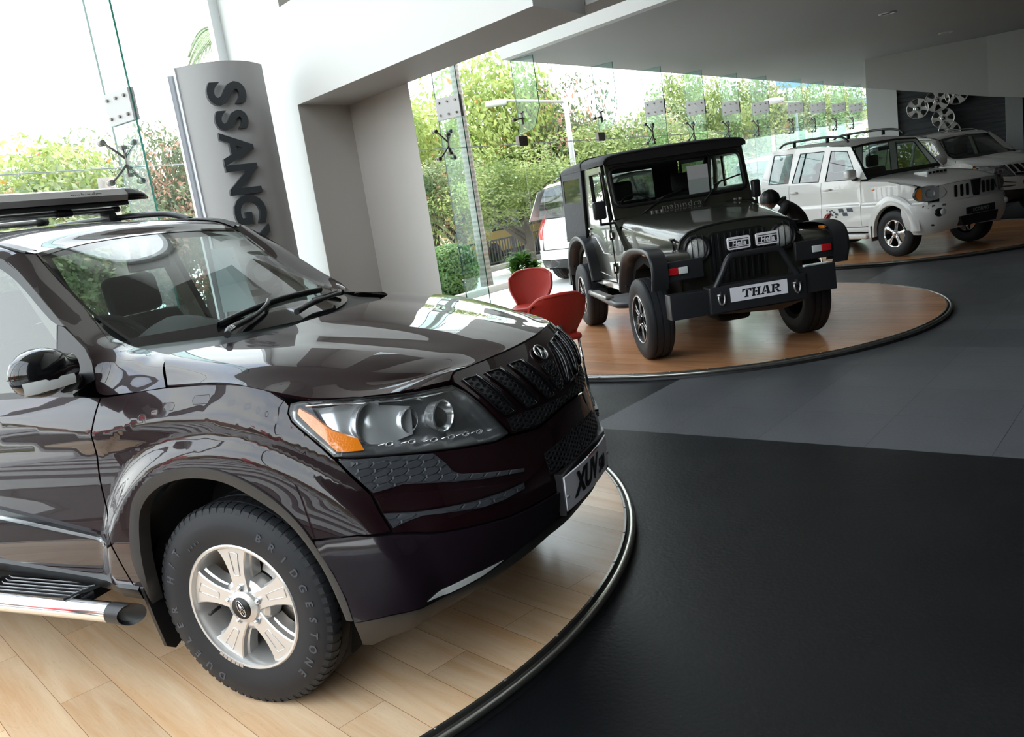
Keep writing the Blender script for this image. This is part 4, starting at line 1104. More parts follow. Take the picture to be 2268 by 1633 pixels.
    # ---- headlights
    for sd in (1, -1):
        mb = MB(); panel(mb, HL, S, .001, .02, sides=(sd,), skirt=.0); lens = mb.build('headlight', m_lens, car)
        for p in lens.data.polygons: p.use_smooth = True
        # bezel rim
        mb = MB(); mb.tube([(lambda q: (q[0], q[1]*sd, q[2]))(S(p[0], p[1], -.003)) for p in densify(HL, .02)], .0035, n=6, closed=True); mb.build('headlight_seal', m_black, lens)
        # bowl
        def bowl(s, z, o):
            d = min(1, edist(HL, s, z)/.035); return S(s, z, o-.008-.060*_ss(0, 1, d))
        mb = MB(); panel(mb, HL, bowl, 0, .018, sides=(sd,), skirt=0); bo = mb.build('lamp_bowl', m_hbez if False else mat('lamp_bowl_grey', (.16, .165, .17), rough=.22, metal=.6), lens)
        # amber indicator wedge
        am = [(.386, 1.048), (.428, 1.022), (.479, .971), (.545, .933), (.556, .897), (.501, .904), (.482, .909), (.453, .950), (.409, 1.003), (.380, 1.034)]
        mb = MB(); panel(mb, am, S, -.014, .014, sides=(sd,), skirt=.015); mb.build('indicator', m_amber, lens, auto=40)
        # outer pale light guide
        gl = [(.364, 1.045), (.374, 1.040), (.374, 1.022), (.410, .984), (.452, .937), (.480, .905), (.474, .903), (.447, .937), (.404, .983), (.366, 1.022)]
        mb = MB(); panel(mb, gl, S, -.010, .014, sides=(sd,), skirt=.01); mb.build('light_guide', m_clear, lens, auto=40)
        # chrome brow line
        mb = MB(); mb.tube([(lambda q: (q[0], q[1]*sd, q[2]))(S(s, z, -.012)) for s, z in ((.41, 1.052), (.50, 1.043), (.60, 1.028), (.70, 1.014), (.80, 1.006), (.868, 1.003))], .0028, n=6); mb.build('brow_trim', m_refl, lens)
        # reflector units: big projector near the grille, larger dish outboard
        def unit(s, z, off, R, L, mat_in, nm, tgt=None):
            c = Vector(S(s, z, off)); c.y *= sd
            ax = Vector((1, -.18*sd, -.02)).normalized()
            M = frame(c, ax.cross(Vector((0, 0, 1))), (0, 0, 1))     # local z roughly backwards/forwards
            zaxis = M.to_3x3() @ Vector((0, 0, 1)); flip = 1 if zaxis.dot(ax) > 0 else -1
            mm = MB(); N_ = 36
            def ring(r, d): return [M @ Vector((r*cos(2*pi*k/N_), r*sin(2*pi*k/N_), flip*d)) for k in range(N_)]
            prof = [(R*.60, -L), (R*.92, -L*.7), (R*.98, -L*.2), (R*1.06, 0), (R*1.10, .004), (R*1.0, .006), (R*.94, 0), (R*.88, -L*.35), (R*.62, -L*.75), (R*.30, -L*.92), (.001, -L*.95)]
            rr = [ring(r, d) for r, d in prof]; vs = [v for r_ in rr for v in r_]
            mm.add(vs, [(j*N_+i, j*N_+(i+1) % N_, (j+1)*N_+(i+1) % N_, (j+1)*N_+i) for j in range(len(prof)-1) for i in range(N_)], True)
            o = mm.build(nm, mat_in, lens, auto=50); return M, flip
        M, fl_ = unit(.800, .935, -.032, .050, .055, m_refl, 'projector_lamp')
        mb = MB(); 
        M, fl_ = unit(.590, .962, -.050, .064, .045, m_refl, 'high_beam_reflector')
        M, fl_ = unit(.700, .945, -.050, .038, .03, m_refl, 'position_lamp')
        # side wall reflector behind
        rw = [(.44, 1.03), (.55, 1.03), (.64, 1.005), (.72, .985), (.70, .90), (.62, .885), (.56, .90), (.52, .925), (.46, .98)]
        mb = MB(); panel(mb, rw, lambda s, z, o: S(s, z, o-.052-.012*sin(s*60)*.3), 0, .012, sides=(sd,), skirt=.006); mb.build('reflector_wall', m_hbez, lens, auto=40)
        # row of daytime lamps along the lower edge
        for k, (s, z) in enumerate(((.625, .896), (.685, .886), (.748, .874), (.800, .867), (.846, .862), (.893, .855))):
            cpt = Vector(S(s, z, -.018)); cpt.y *= sd
            t_ = Vector(S(s+.02, z, -.018)); t_.y *= sd; tx = (t_-cpt).normalized()
            M = frame(cpt, tx, (0, 0, 1)); mm = MB()
            arc = [M @ Vector((.012*cos(a), .007*sin(a), .004)) for a in [2*pi*i/16 for i in range(16)]]
            mm.tube(arc, .0022, n=6, closed=True); mm.tube([M @ Vector((-.036, .004, .002)), M @ Vector((-.012, .005, .004)), M @ Vector((.004, .007, .004))], .0022, n=5)
            mm.add([M @ Vector((.011*cos(a), .006*sin(a), .0)) for a in [2*pi*i/16 for i in range(16)]], [list(range(16))])
            mm.build('daytime_lamp', m_refl, lens)
    # ---- wheel arch lips
    def strip(mb, A, B, off0, off1, sd, cx=0.0, fl=1):
        n = len(A); rows = []
        for k in range(n):
            a = A[k]; t = k/(n-1)*(len(B)-1); i = min(int(t), len(B)-2); f = t-i; b_ = (B[i][0]*(1-f)+B[i+1][0]*f, B[i][1]*(1-f)+B[i+1][1]*f)
            r = []
            for w_, o in ((0, off0-.006), (.0, off0), (.5, (off0+off1)/2+.002), (1.0, off1), (1.02, off1-.05)):
                s, z = a[0]+(b_[0]-a[0])*w_, a[1]+(b_[1]-a[1])*w_
                q = S(cx+fl*s, z, o); r.append((q[0], q[1]*sd, q[2]))
            rows.append(r)
        mb.grid(rows)
    for sd in (1, -1):
        mb = MB(); strip(mb, LO, LI, .006, -.002, sd); mb.build('arch_lip', m_plastic, car, auto=50)
        A = [(-2.7+.43*cos(a), .46+.43*sin(a)) for a in [radians(-5+i*10) for i in range(20)]]; B = [(-2.7+.39*cos(a), .45+.40*sin(a)) for a in [radians(-8+i*10.3) for i in range(20)]]
        mb = MB(); strip(mb, A, B, .035, .02, sd); mb.build('arch_lip', m_plastic, car, auto=50)
        # sills
        rk = []
        for s in [-.42-.09*k for k in range(20)]:
            zt = blw(s)+.0; q0 = S(s, zt, -.004); q1 = S(s, zt-.015, .010); q2 = S(s, zt-.055, .004); q3 = S(s, zt-.075, -.03); rk.append([(q[0], q[1]*sd, q[2]) for q in (q0, q1, q2, q3, (q3[0], q3[1]+.25, q3[2]))])
        mb = MB(); mb.grid(rk); mb.build('sill', m_black, car, auto=50)
        # mud flap
        mb = MB(); P = [(-.80, .60), (-.935, .44), (-.915, .30), (-.895, .19), (-.86, .165), (-.77, .20), (-.70, .26), (-.66, .60)]
        mb.prism([(y*sd, z) for y, z in P], -.415, -.400, axis='x'); mb.build('mud_flap', m_black, car)
    # wheel wells and dark inner shell (blocks the view through the shut lines)
    mb = MB()
    for sd in (1, -1):
        s = -4.3; cols = []
        while s <= 1.401: cols.append(s); s += .05
        zs = [.40+.06*k for k in range(13)]
        for i in range(len(cols)-1):
            for j in range(len(zs)-1):
                sc, zc = (cols[i]+cols[i+1])/2, (zs[j]+zs[j+1])/2
                if any(((sc-wx)**2+(zc-.40)**2)**.5 < .52 for wx in (0, -2.7)): continue
                if .30 < sc < 1.03 and zc > .78: continue
                if sc > .43 and zc < .44: continue
                if sc > .30 and zc > 1.0: continue
                q = [S(a, b_, -.030) for a, b_ in ((cols[i], zs[j]), (cols[i+1], zs[j]), (cols[i+1], zs[j+1]), (cols[i], zs[j+1]))]
                mb.add([(p[0], p[1]*sd, p[2]) for p in q], [(0, 1, 2, 3)])
        for wx in (0.0, -2.7):
            prof = [(.44*cos(a), .40+.47*sin(a)) for a in [radians(-22+i*14) for i in range(17)]]
            mb.grid([[(wx+x, sd*.885, z), (wx+x, sd*.55, z)] for x, z in prof])
            mb.add([(wx+x, sd*.55, z) for x, z in prof], [list(range(len(prof)))])
        mb.quad((.30, sd*.55, .72), (1.0 if False else .62, sd*.2, .72), (.36, sd*.88, .80), (.30, sd*.7, .80))
    mb.box((-3.4, -.55, .30), (.62, .55, .34)); mb.box((.40, -.62, .30), (.60, .62, .74)); mb.box((.0, -.62, .70), (.62, .62, .74))
    mb.build('underbody', m_void, car, weld=False)
    # ---- bonnet
    e = lambda s, z: Vector(S(s, z, .002))
    inner = [[(-.03, 0, 1.242), (-.05, -.20, 1.240), (-.071, -.389, 1.230)], [(.20, 0, 1.207), (.205, -.18, 1.205), (.206, -.354, 1.194)], [(.45, 0, 1.160), (.452, -.15, 1.158), (.453, -.292, 1.148)],
             [(.62, 0, 1.118), (.62, -.13, 1.116), (.625, -.262, 1.107)], [(.72, 0, 1.088), (.72, -.12, 1.087), (.712, -.245, 1.081)], [tuple(e(1.40, 1.061)), tuple(e(1.28, 1.061)), tuple(e(1.16, 1.061))]]
    outer = [[(-.071, -.389, 1.230), (-.13, -.56, 1.233), (-.255, -.715, 1.235), (-.222, -.775, 1.212), (-.165, -.838, 1.151)], [(.206, -.354, 1.194), (.19, -.54, 1.194), (.12, -.70, 1.186), (.09, -.78, 1.170), tuple(e(.07, 1.148))], [(.453, -.292, 1.148), (.43, -.47, 1.149), (.36, -.64, 1.137), (.31, -.73, 1.121), tuple(e(.26, 1.112))],
             [(.625, -.262, 1.107), (.60, -.42, 1.104), (.54, -.56, 1.093), (.49, -.65, 1.080), tuple(e(.45, 1.072))], [(.712, -.245, 1.081), (.69, -.37, 1.076), (.645, -.48, 1.068), (.60, -.56, 1.058), tuple(e(.66, 1.045))], [tuple(e(1.16, 1.061)), tuple(e(1.05, 1.060)), tuple(e(.96, 1.058)), tuple(e(.90, 1.058)), tuple(e(.862, 1.036))]]
    mb = MB()
    gi = patch(inner, 8, 6); go = patch(outer, 8, 6)
    mb.grid(gi); mb.grid(mirror_v(gi)); mb.grid(go); mb.grid(mirror_v(go))
    edge = [r[-1] for r in go]+[g for g in go[-1][::-1]]+gi[-1][::-1]
    for sg in (1, -1): mb.grid([[(p.x, p.y*sg, p.z), (p.x-.004, p.y*sg*.995, p.z-.012)] for p in edge])
    mb.build('bonnet', pt, car, auto=16)
    # ---- A pillars with the fender shoulder
    ap = [[(-.976, -.576, 1.656), (-.985, -.64, 1.668), (-1.00, -.698, 1.650)], [(-.863, -.595, 1.544), (-.868, -.665, 1.560), (-.855, -.724, 1.545)], [(-.724, -.62, 1.418), (-.728, -.695, 1.432), (-.705, -.763, 1.415)], [(-.611, -.645, 1.324), (-.612, -.725, 1.335), (-.600, -.788, 1.330)],
          [(-.538, -.655, 1.288), (-.54, -.735, 1.290), (-.550, -.803, 1.285)], [(-.466, -.66, 1.262), (-.472, -.745, 1.256), (-.512, -.818, 1.225)], [(-.36, -.685, 1.247), (-.385, -.770, 1.232), (-.485, -.848, 1.140)], [(-.31, -.70, 1.240), (-.31, -.785, 1.212), (-.335, -.854, 1.136)], [(-.259, -.715, 1.235), (-.225, -.785, 1.205), (-.169, -.845, 1.146)]]
    for sd in (1, -1):
        g = patch(ap, 5, 6); mb = MB(); mb.grid(g if sd == 1 else mirror_v(g)); mb.build('a_pillar', pt, car)
    # ---- windscreen
    wr = [[(-.976, -.576, 1.656), (-1.055, -.30, 1.680), (-1.09, 0, 1.688), (-1.055, .30, 1.680), (-.976, .576, 1.656)], [(-.724, -.62, 1.418), (-.635, -.33, 1.462), (-.605, 0, 1.474), (-.635, .33, 1.462), (-.724, .62, 1.418)], [(-.466, -.66, 1.262), (-.24, -.37, 1.238), (-.14, 0, 1.230), (-.24, .37, 1.238), (-.466, .66, 1.262)]]
    gw = patch(wr, 12, 6)
    mb = MB(); mb.grid(gw); ws = mb.build('windscreen', m_wglass, car)
    # normals outward
    mb = MB()
    top_e = gw[0]; rowsb = []
    for k, p in enumerate(top_e):
        d = (gw[2][k]-p).normalized(); rowsb.append([p-Vector((0, 0, -.002)), p+d*.022+Vector((.001, 0, .002))])
    mb.grid(rowsb)
    for side in (0, -1):
        rr = []
        for r in gw:
            a = r[side]; b_ = r[1 if side == 0 else -2]; rr.append([a+Vector((.001, 0, .003)), a.lerp(b_, .22)+Vector((.001, 0, .003))])
        mb.grid(rr)
    bt = []
    for k in range(len(gw[0])):
        a = gw[-1][k]; b_ = gw[-5][k]; bt.append([a+Vector((.002, 0, .003)), a.lerp(b_, .62)+Vector((.002, 0, .003))])
    mb.grid(bt); mb.build('windscreen_border', m_gblack, ws)
    # cowl
    cw = []
    for k in range(len(gw[0])):
        a = gw[-1][k]; cw.append([a+Vector((-.02, 0, .001)), Vector((a.x+.10, a.y, a.z-.035)), Vector((a.x+.22, a.y, a.z-.05))])
    mb = MB(); mb.grid(cw); mb.build('cowl', m_black, car)
    # ---- roof
    rf = [[(-.976, -.576, 1.658), (-1.055, -.30, 1.682), (-1.09, 0, 1.690)], [(-1.13, -.60, 1.708), (-1.16, -.30, 1.731), (-1.17, 0, 1.738)], [(-1.40, -.608, 1.742), (-1.42, -.30, 1.772), (-1.43, 0, 1.780)], [(-1.9, -.615, 1.765), (-1.9, -.3, 1.802), (-1.9, 0, 1.810)], [(-2.5, -.61, 1.765), (-2.5, -.3, 1.806), (-2.5, 0, 1.815)], [(-3.1, -.585, 1.730), (-3.12, -.29, 1.770), (-3.13, 0, 1.778)], [(-3.42, -.55, 1.660), (-3.46, -.27, 1.69), (-3.48, 0, 1.70)]]
    gr_ = patch(rf, 6, 6); mb = MB(); mb.grid(gr_); mb.grid(mirror_v(gr_)); mb.build('roof', pt, car)
    mb = MB()
    for sd in (1, -1):
        oe = [(-1.00, -.698, 1.650), (-1.10, -.70, 1.69), (-1.40, -.705, 1.715), (-1.9, -.71, 1.73), (-2.5, -.70, 1.73), (-3.1, -.67, 1.69), (-3.45, -.63, 1.60)]
        rails = [[r[0], ((r[0][0]+o[0])/2, (r[0][1]+o[1])/2-.005, max(r[0][2], o[2])+.003), o] for r, o in zip(rf, oe)]
        g = patch(rails, 6, 4); mb.grid(g if sd == 1 else mirror_v(g))
    mb.build('roof_rail_panel', pt, car)
    for sd in (1, -1):  # black ditch strip
        pth = spl([(r[0][0], (r[0][1]-.018)*sd, r[0][2]+.006) for r in rf[:6]], 6); mb = MB(); mb.grid([[p+Vector((0, -.026*sd, -.001)), p+Vector((0, -.024*sd, .006)), p+Vector((0, .024*sd, .006)), p+Vector((0, .026*sd, -.001))] for p in pth]); mb.build('roof_ditch_strip', m_black, car, auto=50)
        # roof bar
        pts = [(-1.30, .62*sd, 1.735), (-1.42, .635*sd, 1.775), (-1.60, .64*sd, 1.80), (-2.2, .64*sd, 1.825), (-2.8, .63*sd, 1.81), (-2.98, .62*sd, 1.765)]
        mb = MB(); mb.tube(spl(pts, 6), .016, n=8); mb.build('roof_bar', m_black if detail else m_alloy, car)
    # ---- side glass and frames
    def G(u, z, o=0.0): return (u, -(.845-(z-1.14)*.30+o), z)
    win = [(-.740, 1.409), (-.787, 1.446), (-.865, 1.513), (-.919, 1.556), (-.973, 1.592), (-1.05, 1.632), (-1.3, 1.665), (-1.8, 1.68), (-2.4, 1.67), (-3.0, 1.62), (-3.22, 1.55), (-3.12, 1.34), (-2.9, 1.20), (-2.5, 1.165), (-.70, 1.150), (-.70, 1.386)]
    sail = [(-.700, 1.386), (-.700, 1.150), (-.614, 1.142), (-.505, 1.187), (-.520, 1.245), (-.556, 1.296), (-.62, 1.345), (-.665, 1.377)]
    frm = [(-.665, 1.380), (-.71, 1.420), (-.787, 1.486), (-.866, 1.556), (-.92, 1.600), (-.974, 1.637), (-1.05, 1.668), (-1.3, 1.698), (-1.8, 1.712), (-2.4, 1.70), (-3.05, 1.65), (-3.28, 1.56), (-3.16, 1.32), (-2.92, 1.17), (-2.5, 1.138), (-.61, 1.132), (-.700, 1.150)]
    for sd in (1, -1):
        mb = MB(); panel(mb, win, G, -.004, .08, sides=(sd,), skirt=0, smooth=False); sg_ = mb.build('side_glass', m_sglass, car)
        mb = MB(); panel(mb, sail, G, .004, .05, sides=(sd,), skirt=.01); mb.build('mirror_sail', m_sealr, car)
        mb = MB()
        def band(A, B, o):
            n = max(len(A), len(B)); mb.grid([[(lambda q: (q[0], q[1]*sd, q[2]))(G(*a, o)), (lambda q: (q[0], q[1]*sd, q[2]))(G(*b_, o))] for a, b_ in zip(A, B)], smooth=False)
        band(frm[0:12], [(-.700, 1.386)]+win[0:11], .003)
        band([(-.61, 1.130), (-2.5, 1.135), (-2.94, 1.165), (-3.20, 1.31), (-3.30, 1.56)], [(-.62, 1.158), (-2.5, 1.170), (-2.9, 1.205), (-3.12, 1.34), (-3.22, 1.55)], .004)
        for x0, x1 in ((-1.50, -1.56), (-2.46, -2.52)): mb.add([(lambda q: (q[0], q[1]*sd, q[2]))(G(x, z, .004)) for x, z in ((x0, 1.15), (x1, 1.15), (x1-.06, 1.69), (x0-.06, 1.69))], [(0, 1, 2, 3)])
        mb.build('window_frame', m_sealr, car)
        # D pillar and shoulder filler
        mb = MB(); dp = [(-3.22, 1.58), (-3.05, 1.66), (-3.45, 1.62), (-3.62, 1.14), (-2.5, 1.135), (-2.93, 1.165), (-3.16, 1.32)]
        panel(mb, dp, G, .001, .06, sides=(sd,)); mb.build('d_pillar', pt, car, auto=40)
        if detail:  # thin quarter divider
            mb = MB(); mb.tube([(lambda q: (q[0], q[1]*sd, q[2]))(G(-.70, 1.15, .0)), (lambda q: (q[0], q[1]*sd, q[2]))(G(-.70, 1.385, .0))], .006, n=5); mb.build('quarterlight_bar', m_black, car)
    # rear glass
    rg = [[(-3.44, -.54, 1.655), (-3.48, 0, 1.695), (-3.44, .54, 1.655)], [(-3.54, -.62, 1.40), (-3.60, 0, 1.42), (-3.54, .62, 1.40)], [(-3.50, -.70, 1.16), (-3.56, 0, 1.15), (-3.50, .70, 1.16)]]
    g = patch(rg, 5, 8); mb = MB(); mb.grid([r[::-1] for r in g]); mb.build('rear_glass', m_sglass, car)
    return car

def add_cabin(car, sx=1.0):
    S = body_pt
    # dashboard
    mb = MB(); dsh = [[(-.30, y, 1.19), (-.52, y, 1.225 if abs(y) < .5 else 1.20), (-.70, y, 1.225 if abs(y) < .5 else 1.20), (-.78, y, 1.12), (-.74, y, .80)] for y in (-.70, -.60, -.3, 0, .3, .60, .70)]
    hood = lambda y: .085*max(0, 1-(abs(y+.33)/.26)**2)
    dsh = [[Vector(p)+Vector((0, 0, hood(p[1]) if 0 < i < 3 else 0)) for i, p in enumerate(r)] for r in dsh]
    mb.grid(patch(dsh, 4, 4)); mb.build('dashboard', m_int, car)
    # steering wheel (right hand drive)
    c = Vector((-.90, -.35, 1.185)); M = frame(c, (0, 1, 0), (-.42, 0, .9)); mb = MB()
    mb.tube([M @ Vector((.185*cos(a), .185*sin(a), 0)) for a in [2*pi*k/40 for k in range(40)]], .016, n=10, closed=True)
    mb.tube([M @ Vector((-.18, 0, 0)), M @ Vector((-.06, 0, .02))], .014, n=8); mb.tube([M @ Vector((.18, 0, 0)), M @ Vector((.06, 0, .02))], .014, n=8); mb.tube([M @ Vector((0, -.18, 0)), M @ Vector((0, -.05, .02))], .014, n=8)
    mb.sphere(M @ Vector((0, 0, .01)), .075, 16, 10, (.5, 1, .8)); mb.cyl(c, c+Vector((.28, 0, -.12)), .04, n=12)
    mb.build('steering_wheel', m_int, car)
    m_seat = mat('seat_cloth', (.035, .037, .038), rough=.85)
    for x, ys in ((-1.45, (-.37, .43)), (-2.35, (-.42, 0, .42))):
        for y in ys:
            w = .25 if len(ys) == 2 else .20
            mb = MB(); mb.box((x-.02, y-w, .58), (x+.46, y+w, .74), bev=.05)
            R_b = Matrix.Translation((x-.04, y, .70)) @ Matrix.Rotation(radians(-12), 4, 'Y'); mb.box((-.07, -w, 0), (.07, w, .60), M=R_b, bev=.055)
            st = mb.build('seat', m_seat, car)
            mb = MB(); R_h = Matrix.Translation((x-.175, y, 1.31)) @ Matrix.Rotation(radians(-6), 4, 'Y'); mb.box((-.05, -.165, -.02), (.05, .165, .19), M=R_h, bev=.045)
            for s_ in (-.06, .06): mb.cyl((x-.17, y+s_, 1.25), (x-.175, y+s_, 1.36), .007, n=8)
            mb.build('headrest', m_seat, st)
    # head lining
    mb = MB(); hl = [[(-1.05, y, 1.66-abs(y)*.06), (-1.4, y, 1.735-abs(y)*.06), (-2.0, y, 1.76-abs(y)*.06), (-3.2, y, 1.70-abs(y)*.06)] for y in (-.60, -.3, 0, .3, .60)]
    mb.grid(patch(hl, 4, 4)); mb.build('headlining', m_beige, car)
    mb = MB()
    for sd in (-1, 1):
        for xa, xb in ((-1.50, -1.60), (-2.46, -2.56)): mb.add([(xa, sd*.80, 1.15), (xb, sd*.80, 1.15), (xb-.08, sd*.66, 1.68), (xa-.08, sd*.66, 1.68)], [(0, 1, 2, 3)])
        mb.add([(-.66, sd*.77, 1.20), (-.62, sd*.72, 1.22), (-1.02, sd*.60, 1.66), (-1.08, sd*.66, 1.66)], [(0, 1, 2, 3)])
    mb.build('inner_pillar', m_beige, car)
    mb = MB(); mb.box((-3.3, -.80, .50), (-.35, .80, .55)); mb.box((-3.45, -.6, .6), (-3.40, .6, 1.1)); mb.build('cabin_floor', m_int, car)
    mb = MB(); mb.box((-1.02, -.12, 1.52), (-1.0, .12, 1.58), bev=.008); mb.cyl((-1.0, 0, 1.57), (-.98, 0, 1.63), .012, n=8); mb.build('rear_view_mirror', m_int, car)

xuv = make_suv(m_maroon, True)
xuv.name = 'utility_car'; XPOS = (-0.65655, 3.49537); XYAW = -0.43247
# white copies share the shapes; only the paint differs
m_wpaint = paint('pearl_white_paint', (0.70, 0.69, 0.67), metal=0.0, rough=0.30)
def white_copy(src, skip=()):
    c = copy_tree(src)
    def rec(o):
        if o.type == 'MESH':
            for sl in o.material_slots:
                if sl.material and sl.material.name in ('maroon_black_paint', 'dark_valance_paint'):
                    m = sl.material.name; sl.link = 'OBJECT'; sl.material = m_wpaint if m == 'maroon_black_paint' else m_plastic
        for ch in o.children: rec(ch)
    rec(c); return c
for sx, sy, fr in ((0, 0, True), (-2.7, 0, False)):
    wheel(xuv, sx, -.79, .371, style='five', side=-1, detail=fr, phase=radians(92))
    wheel(xuv, sx, .79, .371, style='five', side=1, detail=False, phase=radians(60))
add_cabin(xuv)
# door mirror
def door_mirror(car, sd, pt):
    mb = MB()
    ctr = Vector((-.50, -1.035*1, 1.262)); 
    rows = []
    for k in range(9):
        t = k/8; w = sin(pi*min(max(t, .0), 1))**.55 if 0 < t < 1 else 0.0
        y = -1.155+.235*t; hx = .085*(w if t < .5 else max(w, .55)); hz = .083*(w if t < .5 else max(w, .50))
        r = []
        for q in range(21):
            a = 2*pi*q/20; ca, sa = cos(a), sin(a)
            x = ctr.x+hx*(abs(ca)**.8)*(1 if ca > 0 else -1)*(1.0 if ca > 0 else .55); z = ctr.z+hz*(abs(sa)**.85)*(1 if sa > 0 else -1)
            r.append((x, y, z))
        rows.append(r)
    mb.grid(rows)
    o = mb.build('door_mirror', pt, car)
    if sd < 0:
        for v in o.data.vertices: v.co.y *= -1
        o.data.flip_normals()
    mb = MB(); mb.tube([(-.50, -.95*sd, 1.215), (-.56, -.88*sd, 1.20), (-.60, -.83*sd, 1.18)], [.045, .032, .03], n=10); mb.build('mirror_arm', m_black, o)
    mb = MB(); mb.grid([[(-.45+.01*k if k < 8 else 0, 0, 0)] for k in range(0)]) if False else None
    mb.add([(-.418, -1.13*sd, 1.248), (-.408, -.985*sd, 1.240), (-.410, -.99*sd, 1.205), (-.425, -1.13*sd, 1.214)], [(0, 1, 2, 3)])
    rr = []
    for k in range(9):
        t = k/8; y = -1.145+.17*t; rr.append([(-.4175+.0*t-.03*(1-t)**3, y*sd, 1.248-.006*t), (-.414-.03*(1-t)**3, y*sd, 1.226), (-.4195-.03*(1-t)**3, y*sd, 1.206+.002*t)])
    mb = MB(); mb.grid(rr); mb.build('mirror_indicator', m_clear, o)
    return o
door_mirror(xuv, 1, m_gblack)
xuv.location = (XPOS[0], XPOS[1], 0); xuv.rotation_euler = (0, 0, XYAW)
wsuv = white_copy(xuv); osuv = white_copy(xuv)
setp(xuv, 'large dark maroon estate car with roof carrier filling the left foreground', 'car')
wsuv.name = 'utility_car'; wsuv.location = (9.25, 15.34, 0.0); wsuv.rotation_euler = (0, 0, -1.415); wsuv.scale = (.912,)*3
setp(wsuv, 'white sport utility car farthest right, in front of the wall of alloy wheels', 'car')
osuv.name = 'utility_car'; osuv.location = (3.74, 18.36, -.06); osuv.rotation_euler = (0, 0, .926); osuv.scale = (1.06,)*3
setp(osuv, 'white car parked outside the glass behind the soft top car, tail lamps showing', 'car')
# ================================================================ THE SOFT TOP OFF ROADER
m_olive = paint('olive_grey_paint', (0.060, 0.063, 0.048), metal=0.55, rough=0.32)
m_canvas = mat('black_canvas', (0.026, 0.027, 0.031), rough=0.75); add_noise_bump(m_canvas, 40, 0.5, 0.01)
m_flare = mat('flare_plastic', (0.020, 0.021, 0.024), rough=0.36)
m_cwin = glass_mat('clear_vinyl', (0.62, 0.66, 0.62), ior=1.4, rough=.05)
m_thglass = glass_mat('flat_glass', (0.82, 0.87, 0.85), ior=1.5)
m_hlens = mat('sealed_beam', (0.78, 0.79, 0.77), rough=0.14, metal=0.12, coat=1.0); add_noise_bump(m_hlens, 45, 0.9, 0.01, 2)
thar = thing('off_roader', 'black soft top off roader with bull bar and THAR plate on the middle turntable', 'car', (2.03474, 7.59911, 0), -1.46795)
def sym(mb, f):
    for sd in (-1, 1): f(mb, sd)
for sx in (0.0, -2.43):
    for sd in (-1, 1): wheel(thar, sx, .722*sd, .3695, R=.3675, W=.235, rim=.222, style='diamond', side=sd, detail=False, phase=radians(90))
